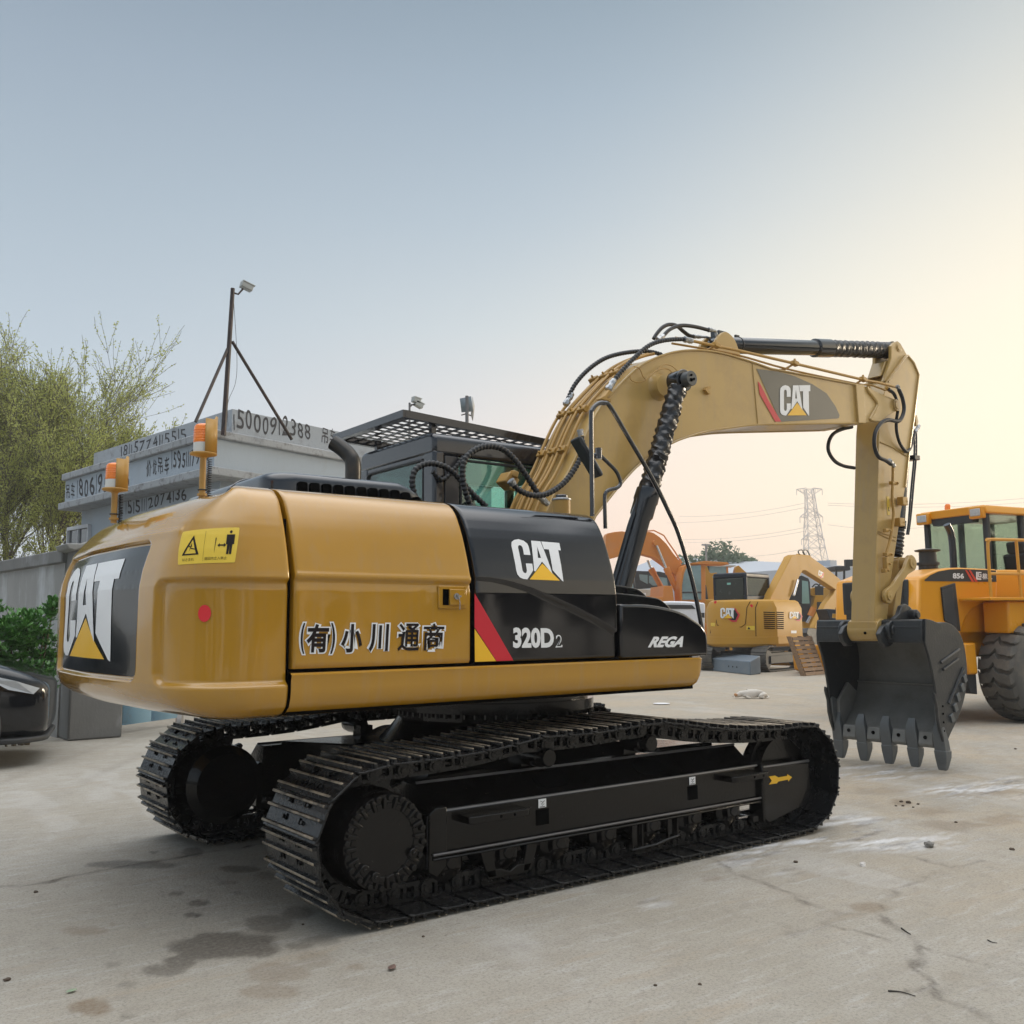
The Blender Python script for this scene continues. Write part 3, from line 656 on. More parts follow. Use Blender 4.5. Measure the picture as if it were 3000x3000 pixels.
# latch
c0=Vector((-1.233,-YO+.015,1.572))
g=MB(); g.box(c0+Vector((0,-.004,0)),(.175,.012,.118)); LT=g.build('latch',YEL,door,bevel=.004)
g=MB(); g.box(c0+Vector((-.045,-.0115,0)),(.035,.003,.082)); g.build('latch_recess',GAP,LT)
g=MB(); g.box(c0+Vector((.022,-.016,0)),(.095,.014,.082)); g.build('latch_handle',YEL,LT,bevel=.003)
g=MB(); g.cyl(c0+Vector((.012,-.02,.004)),c0+Vector((.012,-.03,.004)),.017,20); g.box(c0+Vector((.022,-.036,.004)),(.022,.008,.010)); g.tube([c0+Vector((.022,-.034,0)),c0+Vector((.027,-.034,-.03)),c0+Vector((.026,-.034,-.065))],.0035,6); g.build('latch_key',CHR,LT)
for dx in (-.078,.078):
    for dz in (-.05,.05):
        g=MB(); g.cyl(c0+Vector((dx,-.009,dz)),c0+Vector((dx,-.013,dz)),.0055,10); g.build('rivet',YEL,LT)
# ---------------- stepped front hood
def hoodpoly(pts,y0,y1,nm='front_hood'):
    g=MB(); g.prism(pts,y0,y1,'y'); return g.build(nm,BLK,EX,bevel=.018,seg=3)
def sp2(p,n=6): return [(q.x,q.y) for q in spl([(a,b,0) for a,b in p],n)]
A=[(-.055,1.225),(.70,1.225)]+sp2([(.700,1.25),(.695,1.35),(.66,1.405),(.58,1.45),(.44,1.505),(.20,1.540),(-.055,1.545)])
H1=hoodpoly(A,-1.37,-1.12)
B=[(-.055,1.40),(.74,1.30)]+sp2([(.74,1.31),(.72,1.40),(.66,1.50),(.56,1.575),(.45,1.60),(.10,1.625),(-.055,1.63)])
hoodpoly(B,-1.115,-.86)
B=[(-.055,1.45),(.80,1.30)]+sp2([(.80,1.31),(.775,1.42),(.72,1.56),(.63,1.645),(.50,1.675),(.15,1.70),(-.055,1.71)])
hoodpoly(B,-.855,-.50)
lettering('REGA',[(1897,1897),(1998,1896),(2007,1864),(1907,1865)],lambda x,z:(x,-YO-.0025,z),WHT,H1,.05,shear=.25)
g=MB(); g.box((.62,-1.30,1.226),(.10,.04,.012)); g.build('hinge_shim',WHT,H1)
# ---------------- engine hood, exhaust, filler
hoodB=MB()
def hood_fn(u,v):
    # plan: rear-right corner rounded; section rises to 2.30
    x=-1.86+u*(1.02); y=-.50+v*1.45
    return x,y
poly=rcorner([(-1.90,-.52),(-.80,-.52),(-.80,1.02),(-1.90,1.02)],[.16,.25,.1,.16],8)
sec=[(2.08,0),(2.235,.0),(2.265,.006),(2.285,.020),(2.297,.05),(2.302,.11)]
n=len(poly); cen=Vector((-1.35,.25)); vs=[];fs=[]
for z,d in sec:
    for a,b in poly:
        q=Vector((a,b)); e=(cen-q).normalized(); q=q+Vector((np.sign(cen.x-q.x)*d,np.sign(cen.y-q.y)*d)); zz=z-max(0,(q.x+1.05))*.35*(z-2.05)/.25
        vs.append((q.x,q.y,zz))
for i in range(len(sec)-1): fs+=[(i*n+k,i*n+(k+1)%n,(i+1)*n+(k+1)%n,(i+1)*n+k) for k in range(n)]
fs.append(tuple((len(sec)-1)*n+k for k in range(n)))
EH=MB().add(vs,fs).build('engine_hood',BLKC,EX,ang=60)
for k in range(12):
    x=-1.70+k*.075; zt=2.242-max(0,x+1.05)*.32; g=MB(); g.prism(rcorner([(x-.031,2.10),(x+.029,2.10),(x+.026,zt),(x-.031,zt-.002)],[0,0,.02,.012]),-.535,-.50,'y'); g.build('hood_louvre',GAP,EH,smooth=False)
g=MB()
for yy in (.05,.62): g.tube(spl([(-1.935,yy,2.10),(-1.925,yy,2.22),(-1.86,yy,2.29),(-1.78,yy,2.315),(-1.70,yy,2.30)],5),.012,8)
g.build('hood_hinge',BLKC,EH)
ex=MB(); ex.tube(spl([(-1.30,-.36,2.1),(-1.30,-.36,2.25),(-1.30,-.36,2.40),(-1.312,-.34,2.455),(-1.345,-.30,2.505),(-1.385,-.26,2.545)],8),.048,20)
EXH=ex.build('exhaust_pipe',mat('exhaust_steel',(.05,.048,.045),.35,metal=.8,var=.3,vs=8,dirt=((.14,.10,.07),5,.5,.7,.5)),EX)
e0=Vector((-1.385,-.26,2.545)); ed_=(e0-Vector((-1.345,-.30,2.505))).normalized(); MB().cyl(e0-ed_*.02,e0+ed_*.0015,.041,20).build('exhaust_mouth',GAP,EXH)
g=MB(); g.cyl((-.02,-.8,2.05),(-.02,-.8,2.225),.058,28); FC=g.build('filler_neck',YELP,EX)
g=MB(); g.cyl((-.02,-.8,2.225),(-.02,-.8,2.238),.062,28); g.build('filler_collar',STL,FC,bevel=.003)
g=MB(); g.cyl((-.02,-.8,2.238),(-.02,-.8,2.262),.040,24); g.build('filler_cap',BLKC,FC,bevel=.006)
# ---------------- beacons
def beacon(px,py,z,hp_,hb,lab):
    b=P(px,py,'z',z); b.z-=.02
    g=MB(); g.cyl(b,b+Vector((0,0,hp_+.02)),.017,14); g.cyl(b+Vector((0,0,.018)),b+Vector((0,0,.03)),.026,14); BE=g.build('beacon',YELP,EX); tag(BE,lab)
    t=b+Vector((0,0,hp_+.02))
    g=MB(); g.lathe([(-.03,.012),(-.012,.02),(0,.068),(.006,.070),(.010,.068),(.010,0)],t,(0,0,1),32); g.build('beacon_plate',YELP,BE)
    g=MB(); g.lathe([(.010,.050),(.012,.052),(hb*.38,.052),(hb*.38,0)],t,(0,0,1),32); g.build('beacon_base',OFFW,BE)
    g=MB(); g.lathe([(hb*.38,.051),(hb*.40,.053),(hb*.90,.050),(hb*.96,.044),(hb,.03),(hb,0)],t,(0,0,1),32)
    for k in range(5): g.lathe([(hb*(.45+.08*k),.0525),(hb*(.465+.08*k),.0535),(hb*(.48+.08*k),.0525)],t,(0,0,1),32,False)
    g.build('beacon_lens',ORG,BE)
    g=MB(); vs=[]
    for k in range(9):
        a=R(-95+k*11.5-8); 
        for z0 in (.008,hb*1.12): vs.append(t+Vector((.066*math.cos(a),.066*math.sin(a),z0+(.02 if z0>.1 and k>4 else 0))))
    g.add(vs,[(2*k,2*k+2,2*k+3,2*k+1) for k in range(8)]); g.build('beacon_shield',YELP,BE,thick=.005)
    g=MB(); pts=[]
    for k in range(200):
        a=k*2*PI/11; pts.append(b+Vector((.034+.011*math.cos(a),-.005+.011*math.sin(a),.0+ (hp_)*k/199)))
    g.tube(pts,.0025,5); g.build('beacon_cable',RUB,BE)
    g=MB(); g.tube([b+Vector((.021*math.cos(t_),.021*math.sin(t_),.05)) for t_ in np.linspace(0,2*PI,14)],.0035,5); g.build('cable_tie',RUB,BE)
beacon(333,1522,2.03,.165,.155,'smaller-looking beacon at the rear middle of the counterweight')
beacon(592,1452,2.11,.215,.165,'beacon standing by the right edge of the counterweight')
# ---------------- boom
def Pl(pts,y): return [P(a,b,'y',y) for a,b in pts]
def C3(pts): return [Cr(a,b,1500,900,2.76) for a,b in pts]
def CB_(pts): return [Cr(a,b,2000,900,1.932) for a,b in pts]
def CS(pts): return [Cr(a,b,2500,1000,3.863) for a,b in pts]
def CT(pts): return [Cr(a,b,2500,1500,4.293) for a,b in pts]
BY=.23
BT=[(1560,1610),(1623,1454),(1674,1371),(1732,1244),(1761,1193),(1786,1161),(1848,1096),(1899,1059),(1971,1032),(2043,1025),(2116,1034),(2200,1058),(2259,1079),(2518,1128)]
BB=[(2518,1239),(2380,1241),(2222,1244),(2140,1253),(2080,1262),(2025,1277),(1967,1300),(1880,1356),(1815,1425),(1746,1512),(1690,1640)]
btop=[P(a,b,'y',-BY) for a,b in BT]; bbot=[P(a,b,'y',-BY) for a,b in BB]
tops=[(q.x,q.z) for q in spl([Vector((p.x,0,p.z)) for p in btop[1:-1]],5)]
bots=[(q.x,q.z) for q in spl([Vector((p.x,0,p.z)) for p in bbot[:-1]],5)]
out_=[(btop[0].x,btop[0].z)]+tops+[(btop[-1].x,btop[-1].z)]+bots+[(bbot[-1].x,bbot[-1].z)]
g=MB(); g.prism(out_,-BY+.012,BY-.012,'y')
# side plates stand a little proud as flanges
for sy in (-1,1):
    g2=MB()
BM=g.build('boom',YELB,EX,bevel=.01)
for sy in (-1,1):
    g=MB(); 
    top_l=[Vector((a,sy*(BY-.006),b)) for a,b in [(btop[0].x,btop[0].z)]+tops+[(btop[-1].x,btop[-1].z)]]
    bot_l=[Vector((a,sy*(BY-.006),b)) for a,b in bots+[(bbot[-1].x,bbot[-1].z)]]
    g.tube(top_l,.009,6); g.build('weld_seam',YELB,BM); g=MB(); g.tube(bot_l,.009,6); g.build('weld_seam',YELB,BM)
def boomY(x,z): return (x,-BY+.0085,z)
# underside plate, seams and collar near the tip
g=MB(); a,b=P(2207,1064,'y',-BY),P(2223,1243,'y',-BY); g.tube([(a.x,-BY+.010,a.z),(b.x,-BY+.010,b.z)],.005,6); g.build('weld_seam',YELB,BM)
g=MB(); q=Py([(2505,1126),(2513,1240),(2534,1241),(2529,1127)],-BY-.0); g.prism(q,-BY-.012,BY+.012,'y'); g.build('boom_collar',YELB,BM,bevel=.006)
# forked nose that holds the stick
nose=Py([(2527,1127),(2548,1135),(2575,1150),(2612,1165),(2634,1176),(2638,1190),(2628,1203),(2600,1220),(2578,1236),(2550,1238),(2533,1240)],-BY)
for sy in (-1,1):
    g=MB(); g.prism(nose,sy*(BY-.035),sy*(BY-.004),'y'); NO=g.build('boom_nose',YELB,BM,bevel=.008)
    if sy<0:
        q=[P(a,b,'y',-BY) for a,b in CS([(150,510),(165,560),(230,640),(270,710),(250,770),(205,850),(200,890),(330,905)])]
        g=MB(); g.tube(spl([(p.x,-BY,p.z) for p in q],5),.016,8); g.build('weld_seam',YELB,NO)
npin=P(*Cr(490,722,2500,1000,3.863),'y',-BY)
g=MB(); g.cyl((npin.x,-BY-.012,npin.z),(npin.x,BY+.012,npin.z),.062,24); g.cyl((npin.x,-BY-.018,npin.z),(npin.x,-BY-.012,npin.z),.045,24); g.build('nose_pin',YELB,BM,bevel=.004)
# maker's panel on the boom
def bpt(x,z,o=.003): return (x,-BY+.012-o,z)
pan=[P(a,b,'y',-BY) for a,b in CB_([(422,347),(545,363),(640,390),(740,435),(820,487),(870,560),(893,610),(889,626),(880,629),(558,647)])]
PN=decal('boom_panel',poly2d([[(p.x,p.z) for p in pan]]),lambda u,v:bpt(u,v,.003),DOLV,BM)
rp=[P(a,b,'y',-BY) for a,b in CB_([(430,418),(443,432),(492,530),(563,647),(528,647),(440,492)])]
decal('red_stripe',poly2d([[(p.x,p.z) for p in rp]]),lambda u,v:bpt(u,v,.0045),DRED,PN)
def flatmap(c,y,o):
    q=[P(a,b,'y',y) for a,b in c]
    def f(u,v):
        w=(q[0]*(1-u)+q[1]*u)*(1-v)+(q[3]*(1-u)+q[2]*u)*v; return (w.x,w.y-o,w.z)
    return f
cat_logo(flatmap(CB_([(548,614),(722,612),(719,442),(548,444)]),-BY+.012,.006),1,1,PN)
# small lug on the boom side
g=MB(); q=Py(CB_([(118,468),(140,450),(150,452),(148,465),(132,470),(150,488),(148,494),(135,490)]),-BY); g.prism(q,-BY-.02,-BY+.015,'y'); g.build('boom_lug',YELP,BM)
# pin boss of the lift cylinders
pb=P(1990,1118,'y',-.45)
for pr_ in ([(-.29,.085),(-.235,.095),(-.20,.13)],[(.20,.13),(.235,.095),(.29,.085)]):
    g=MB(); g.lathe(pr_,(pb.x,0,pb.z),(0,1,0),32); g.build('pin_boss',YELB,BM)
# ---------------- pipes on the boom
def off_path(y,off,i0,i1):
    pts=[Vector((a,y,b)) for a,b in [(btop[0].x,btop[0].z)]+tops]
    o=[]
    for i in range(i0,i1):
        t=(pts[min(i+1,len(pts)-1)]-pts[max(i-1,0)]).normalized(); n=Vector((-t.z,0,t.x)); o.append(pts[i]+n*off)
    return o
nT=len(tops)
for y,off,i1 in ((-.13,.035,30),(-.06,.05,34),(.0,.04,38),(.06,.05,38),(.12,.035,30),(.18,.045,22)):
    p=off_path(y,off,0,min(i1,nT)); 
    k=len(p)//2
    for j,q in enumerate(p):
        w=math.sin(min(1,max(0,(j-4)/10))*PI*.5)*.03; q.y+=w
    g=MB(); g.tube(p,.013,8); g.build('boom_pipe',YELP,BM)
g=MB()
for i in (8,15,26):
    p=off_path(0,.045,i,i+1)[0]; t=(off_path(0,.045,i+1,i+2)[0]-p).normalized(); ang=math.atan2(t.z,t.x)
    MBc=MB()
    for yy in (-.10,.02,.15):
        MBc=MB(); MBc.box((p.x,yy+.02,p.z),(.05,.085,.045),Matrix.Rotation(-ang,3,'Y')); MBc.cyl((p.x-math.sin(ang)*.02,yy+.02,p.z+math.cos(ang)*.02),(p.x-math.sin(ang)*.045,yy+.02,p.z+math.cos(ang)*.045),.01,6); MBc.build('pipe_clamp',YELP,BM,bevel=.006)
def hose(pts,y,r=.017,m=RUB,ribs=True,name='hose',y1=None,n=10,parent=None,rib=.0028):
    k=len(pts); q=[P(a,b,'y',y if y1 is None else y+(y1-y)*i/(k-1)) for i,(a,b) in enumerate(pts)]
    s=spl(q,n)
    if ribs: s=resamp(s,.0075); g=MB(); g.tube(s,r,8,ribs=4,rib=rib)
    else: g=MB(); g.tube(s,r,8)
    return g.build(name,m,parent or EX,ang=80)
def fitting(a,b,y,r=.02,m=STL,y1=None):
    p,q=P(*a,'y',y),P(*b,'y',y if y1 is None else y1); g=MB(); d=(q-p).normalized(); L=(q-p).length
    g.cyl(p,q,r,10); g.cyl(p+d*L*.05,p+d*L*.3,r*1.25,6); g.cyl(p+d*L*.6,p+d*L*.8,r*1.15,6); return g.build('hose_fitting',m,EX)
# long hoses over the bend
hose(C3([(455,735),(500,640),(570,550),(660,470),(760,410),(880,375),(1020,357),(1130,362),(1215,385)]),.12)
fitting(Cr(430,790,1500,900,2.76),Cr(485,700,1500,900,2.76),.12,.022)
hose(C3([(810,610),(850,560),(920,480),(1010,390),(1100,315),(1180,280),(1280,262),(1395,258)]),-.22)
fitting(Cr(775,670,1500,900,2.76),Cr(825,590,1500,900,2.76),-.22,.024)
fitting(Cr(1390,258,1500,900,2.76),Cr(1455,275,1500,900,2.76),-.22,.022)
hose(C3([(1145,255),(1170,215),(1215,165),(1270,140),(1330,150),(1385,195),(1430,228),(1470,237)]),.05,ribs=False)
hose(C3([(1220,235),(1270,185),(1330,155),(1400,148),(1490,160),(1590,185)]),-.05,ribs=False)
fitting(Cr(1175,265,1500,900,2.76),Cr(1225,232,1500,900,2.76),-.05)
fitting(Cr(1465,237,1500,900,2.76),Cr(1525,240,1500,900,2.76),.05,.016); fitting(Cr(1585,182,1500,900,2.76),Cr(1620,188,1500,900,2.76),-.05,.018)
hose(C3([(1520,240),(1575,243),(1600,262)]),.05,.012,STL,False,name='hose_end'); hose(C3([(1615,187),(1645,195),(1655,235)]),-.05,.013,STL,False,name='hose_end')
# bracket under the near hose
g=MB(); q=[P(a,b,'y',-.25) for a,b in C3([(705,745),(790,770),(785,740),(760,735),(800,690),(770,670),(740,715),(712,730)])]; g.prism([(p.x,p.z) for p in q],-.27,-.21,'y'); g.build('pipe_clamp',YELP,BM,bevel=.005)
# low loops beside the cab
def C2(pts): return [Cr(a,b,950,1100,2.273) for a,b in pts]
hose(C2([(600,800),(585,700),(610,625),(680,588),(760,592),(840,630),(910,700),(980,780),(1080,875)]),-.15,.020)
hose(C2([(975,870),(940,770),(920,650),(940,555),(1010,492),(1100,470),(1190,492),(1270,562),(1340,660),(1430,800)]),-.25,.021)
hose(C2([(1250,715),(1300,765),(1390,798),(1490,785),(1600,710),(1680,600),(1720,500),(1712,400)]),-.30,.020)
hose(C2([(720,640),(770,690),(800,690),(850,640),(930,540)]),.25,.017)
fitting((1570,1447),(1605,1477),-.25,.022); fitting((1495,1407),(1505,1420),-.30,.024); fitting((1699,1258),(1702,1276),-.30,.022)
g=MB(); c=P(1487,1410,'y',-.1); g.box(c,(.10,.12,.09),Matrix.Rotation(.6,3,'Y')); g.box(c+Vector((.02,-.05,.045)),(.05,.05,.05),Matrix.Rotation(.3,3,'Y')); g.cyl(c+Vector((0,-.05,-.05)),c+Vector((0,-.09,-.06)),.025,10); g.build('valve_block',YELP,EX,bevel=.008)
# raised pipes along the top of the boom
up=[Cr(a,b,2000,900,1.932) for a,b in ((-40,175),(50,190),(200,222),(300,242),(630,318),(1020,410),(1100,425),(1205,452))]
hose(up,-.21,.014,YELP,False,name='boom_pipe',n=4,parent=BM)
lo=[Cr(a,b,2000,900,1.932) for a,b in ((-60,205),(60,225),(300,268),(600,352),(980,432),(1060,440),(1150,470))]
hose(lo,-.17,.010,YELP,False,name='boom_pipe',n=4,parent=BM)
for a in ((190,215),(635,318),(1022,408)):
    c=P(*Cr(*a,2000,900,1.932),'y',-.21); g=MB(); g.box(c,(.07,.05,.04),Matrix.Rotation(.18,3,'Y')); g.cyl(c,c+Vector((0,0,.045)),.012,6)
    g.tube([c,c+Vector((-.10,.05,-.065)),c+Vector((-.16,.06,-.075))],.012,6); g.build('pipe_clamp',YELP,BM,bevel=.005)
# thin grease lines
hose(C3([(985,480),(1030,495),(1060,560),(1080,590),(1020,608),(965,590),(955,550)]),-.245,.004,YELP,False,name='grease_line',parent=BM)
hose(C3([(1080,590),(1130,540),(1190,505),(1260,500),(1320,555)]),-.27,.004,YELP,False,name='grease_line',parent=BM)
hose(C3([(1180,500),(1230,465),(1290,475),(1350,525)]),-.26,.0035,YELP,False,name='grease_line',parent=BM)
# ---------------- lift cylinders
for sy in (-1,1):
    y=.42*sy; p0=P(1990,1118,'y',-.42); p1=P(1888,1425,'y',-.42); p2=P(1778,1868,'y',-.42)
    p0.y=p1.y=p2.y=y; d=(p2-p0).normalized(); Lc=(p2-p0).length; c1=(p1-p0).length; p1=p0+d*c1
    g=MB(); g.lathe([(c1,.078),(c1+.015,.092),(c1+.10,.094),(c1+.11,.088),(c1+.22,.088),(c1+.24,.074),(Lc,.074),(Lc,0)],p0,d,32); LC=g.build('lift_cylinder',CYL,EX)
    g=MB(); g.tube([p1+Vector((-.085,-sy*.0,-.03)),p1+d*.3+Vector((-.09,0,0)),p1+d*.9+Vector((-.09,0,0))],.018,8); g.build('cylinder_pipe',CYL,LC)
    # gathered rubber boot
    g=MB(); prf=[]; vs=[]; rg=random.Random(3+sy); n=26; a_=d.orthogonal().normalized(); b_=d.cross(a_); m_=64; fs=[]
    for i in range(m_):
        t=i/(m_-1); s=.06+t*(c1-.045); ring=math.sin(t*17*2*PI+math.sin(t*9)*2)*.0035+rg.uniform(-.002,.002)
        for k in range(n):
            u=2*PI*k/n; rr=.070+t*.004+ring+.006*math.sin(3*u+i*1.3)+.004*math.sin(5*u-i*.7)+rg.uniform(-.004,.004); vs.append(p0+d*(s+.010*math.sin(2*u+i*.37))+a_*rr*math.cos(u)+b_*rr*math.sin(u))
    for i in range(m_-1): fs+=[(i*n+k,i*n+(k+1)%n,(i+1)*n+(k+1)%n,(i+1)*n+k) for k in range(n)]
    g.add(vs,fs); g.build('rod_boot',BOOT,LC,ang=50)
    g=MB(); g.lathe([(.055,.0),(.055,.068),(.085,.070),(.085,0)],p0,d,24); g.build('boot_clip',STL,LC)
    g=MB(); g.cyl(p0+Vector((0,-.06,0)),p0+Vector((0,.06,0)),.088,28); g.cyl(p0,p0+d*.09,.060,16); g.build('rod_eye',CYL,LC,bevel=.006)
    q=p0+Vector((0,sy*.065,0)); g=MB(); g.cyl(q,q+Vector((0,sy*.07,0)),.060,32); PC=g.build('pin_cap',mat('cap_grey',(.09,.095,.095),.35,metal=.3),LC,bevel=.004)
    g=MB()
    for dx,dz in ((-.012,.022),(-.012,-.022),(.016,-.005)): g.cyl(q+Vector((dx,sy*.07,dz)),q+Vector((dx,sy*.082,dz)),.0085,6)
    g.box(q+Vector((0,sy*.073,-.010)),(.045,.008,.010)); g.build('cap_bolts',GAP,PC)
# ---------------- stick cylinder on top of the boom
A0=P(2100,1011,'y',0); A1=P(2632,1019,'y',-.11); A1.y=0; d=(A1-A0).normalized(); L=(A1-A0).length
def at_px(px): 
    lo,hi=0,L
    for _ in range(40):
        m_=(lo+hi)/2; q=np.array(A0+d*m_)-CAMP; x=1500+F*(q@_r)/(q@_d)
        if x<px: lo=m_
        else: hi=m_
    return lo
s1,s2,s3=at_px(2385),at_px(2428),at_px(2605)
g=MB(); g.lathe([(0,0),(0,.055),(.03,.074),(s1,.074),(s1+.01,.092),(s2,.092),(s2+.004,.080),(s2+.03,.078)],A0,d,32,True)
SCY=g.build('stick_cylinder',CYL,EX)
vs=[];fs=[];n=26;m_=60;a_=d.orthogonal().normalized(); b_=d.cross(a_); rg=random.Random(5); g=MB()
for i in range(m_):
    t=i/(m_-1); s=s2+.02+t*(s3-s2)
    for k in range(n):
        u=2*PI*k/n; rr=.082+math.sin(t*22*2*PI+math.sin(t*11)*2)*.003+.004*math.sin(3*u+i*1.2)+rg.uniform(-.003,.003)
        vs.append(A0+d*s+a_*rr*math.cos(u)+b_*rr*math.sin(u))
for i in range(m_-1): fs+=[(i*n+k,i*n+(k+1)%n,(i+1)*n+(k+1)%n,(i+1)*n+k) for k in range(n)]
g.add(vs,fs); g.build('rod_boot',BOOT,SCY,ang=50)
g=MB(); g.cyl(A0+d*(s3-.02),A0+d*(s3+.08),.06,16); g.cyl(A1+Vector((0,-.055,0)),A1+Vector((0,.055,0)),.085,24); g.build('rod_eye',CYL,SCY)
g=MB(); g.cyl(A0+Vector((0,-.05,0)),A0+Vector((0,.05,0)),.07,20); g.build('base_eye',CYL,SCY)
g=MB(); bx=A0+d*.28; g.tube([bx+Vector((0,.076*math.cos(t),.076*math.sin(t))) for t in np.linspace(0,2*PI,20)],.006,6); g.box(bx+Vector((0,0,.088)),(.05,.02,.02)); g.build('cylinder_band',RUB,SCY)
g=MB(); g.box(A0+Vector((.03,0,.09)),(.11,.10,.07)); g.build('port_block',CYL,SCY,bevel=.006)
for sy in (-1,1):
    g=MB(); g.prism(rcorner([(A0.x-.22,A0.z-.16),(A0.x-.10,A0.z+.04),(A0.x+.0,A0.z+.11),(A0.x+.12,A0.z+.06),(A0.x+.22,A0.z-.13)],.08),sy*.07,sy*.105,'y'); g.build('cylinder_lug',YELB,BM,bevel=.005)
# ---------------- stick
SY=.14
so_=Py([(2564,1850),(2567,1710),(2572,1500),(2577,1259),(2583,1190),(2600,1120),(2655,1042),(2661,1038),(2667,1041),(2680,1060),(2694,1090),(2696,1099),(2681,1220),(2666,1324),(2655,1427),(2642,1500),(2612,1703),(2602,1815),(2598,1850)],-SY)
STO=empty('stick',(0,0,0)) ; bpy.data.objects.remove(STO)
g=MB(); g.prism(so_,-SY+.008,SY-.008,'y'); STK=g.build('stick',YELB,EX,bevel=.008)
# proud edge of the upper side plate, doubler plate low down, weld marks
def sline(pts,r=.008,y=-SY+.004,nm='weld_seam'):
    q=[P(a,b,'y',-SY) for a,b in pts]; g=MB(); g.tube([(p.x,y,p.z) for p in q],r,6); return g.build(nm,YELB,STK)
sline([(2604,1118),(2655,1046),(2661,1041),(2678,1062),(2693,1098),(2679,1220),(2664,1324),(2653,1427)],.011)
sline([(2566,1822),(2602,1818)],.008); sline([(2566,1846),(2600,1846)],.010)
sline(CS([(310,1140),(450,1200),(610,1300)]),.006)
for k in (0,9): sline([(2572,1556+k*.6),(2600,1566+k),(2626,1574+k*1.2)],.0035)
g=MB(); g.cyl((4.57,-.165,1.345),(4.57,.165,1.345),.112,40); BS=g.build('stick_boss',YELB,STK,bevel=.006)
g=MB(); g.bb((4.46,-.15,1.345),(4.66,.15,1.43)); g.build('boss_web',YELB,BS,bevel=.004)
g=MB(); g.cyl((4.459,-.04,1.32),(4.452,-.04,1.318),.014,12); g.build('boss_hole',GAP,BS)
# cylinder bracket at the head of the stick
br=Py([(2611,1013),(2619,1004),(2629,999),(2638,1006),(2656,1038),(2668,1060),(2650,1110),(2588,1118),(2600,1085),(2611,1050)],-.11)
for sy in (-1,1):
    g=MB(); g.prism(br,sy*.075,sy*.112,'y'); g.build('stick_bracket',YELB,STK,bevel=.006)
wb=Py([(2563,1110),(2569,1060),(2575,1050),(2588,1055),(2590,1112)],.0)
g=MB(); g.prism(Py([(2552,1108),(2566,1065),(2578,1062),(2595,1108)],.05),-.06,.10,'y'); g.build('bracket_web',YELB,STK,bevel=.01)
g=MB(); g.cyl((A1.x,-.118,A1.z),(A1.x,.118,A1.z),.045,24); g.cyl((A1.x,-.124,A1.z),(A1.x,-.118,A1.z),.03,20); g.build('stick_pin',YELB,STK,bevel=.003)
# stick pipes, clamps, hoses
hose(CS([(400,540),(455,590),(490,660),(505,760),(488,900),(492,1030),(530,1160),(600,1245),(645,1205),(675,1100),(700,1020)]),-.26,.017,ribs=False,parent=STK,y1=-.10)
hose(CS([(515,545),(555,640),(575,760),(550,860),(500,905),(400,890),(320,920),(258,1010),(237,1120),(247,1220),(290,1310),(370,1350),(425,1390)]),-.29,.020,ribs=False,parent=STK)
fitting(Cr(495,500,2500,1000,3.863),Cr(545,600,2500,1000,3.863),-.27,.018,STL); fitting(Cr(400,1345,2500,1000,3.863),Cr(462,1412,2500,1000,3.863),-.24,.022,STL)
fitting(Cr(695,1030,2500,1000,3.863),Cr(745,955,2500,1000,3.863),-.10,.018,STL); fitting(Cr(370,520,2500,1000,3.863),Cr(420,570,2500,1000,3.863),-.24,.016,YELP)
hose([Cr(450,1410,2500,1000,3.863),Cr(446,1620,2500,1000,3.863),Cr(440,1780,2500,1000,3.863),(2618,1500),(2616,1528),(2609,1577),(2600,1612),(2596,1630)],-.19,.015,YELP,False,name='stick_pipe',parent=STK,n=4)
for c,s in ((Cr(455,1605,2500,1000,3.863),(.10,.05,.035)),(Cr(555,1810,2500,1000,3.863),(.09,.07,.085)),((2635,1530),(.09,.07,.085)),((2595,1554),(.05,.04,.04)),((2600,1624),(.10,.05,.035)),((2595,1652),(.04,.05,.13)),((2590,1672),(.03,.05,.04))):
    p=P(*c,'y',-.18); g=MB(); g.box(p,s); g.cyl(p+Vector((.03,-.02,0)),p+Vector((.03,-.04,0)),.012,6); g.build('pipe_clamp',YELP,STK,bevel=.006)
g=MB(); p=P(*Cr(402,1860,2500,1000,3.863),'y',-SY); g.box((p.x,-SY+.006,p.z),(.045,.002,.19)); yst=g.build('sticker',SYEL,STK)
g=MB(); g.box((p.x+.005,-SY+.0045,p.z-.05),(.02,.001,.012)); g.box((p.x,-SY+.0045,p.z-.03),(.008,.001,.03)); g.build('sticker_mark',DBRN,yst)
for a,y in ((0,-.06),(1,.02)):
    hose([Cr(u+a*22,v,2500,1000,3.863) for u,v in ((690,1040),(692,1150),(688,1320),(662,1600),(640,1850))]+[(2662+a*4,1530),(2657+a*4,1566)],y,.011,BLKC,False,name='stick_pipe',parent=STK,n=4)
g=MB(); g.box(P(*Cr(668,1322,2500,1000,3.863),'y',-.03),(.10,.12,.05)); g.cyl(P(*Cr(690,1322,2500,1000,3.863),'y',-.03),P(*Cr(735,1322,2500,1000,3.863),'y',-.03),.014,8); g.build('pipe_clamp',BLKC,STK,bevel=.005)
g=MB(); g.prism(Py(CS([(700,840),(716,910),(705,960),(690,960),(690,840)]),-.08),-.10,-.06,'y'); g.build('stick_lug',YELB,STK)
hose(CB_([(958,678),(905,690),(855,715),(828,760),(826,815),(860,870),(910,898),(972,910)]),.0,.018,ribs=False,parent=BM)
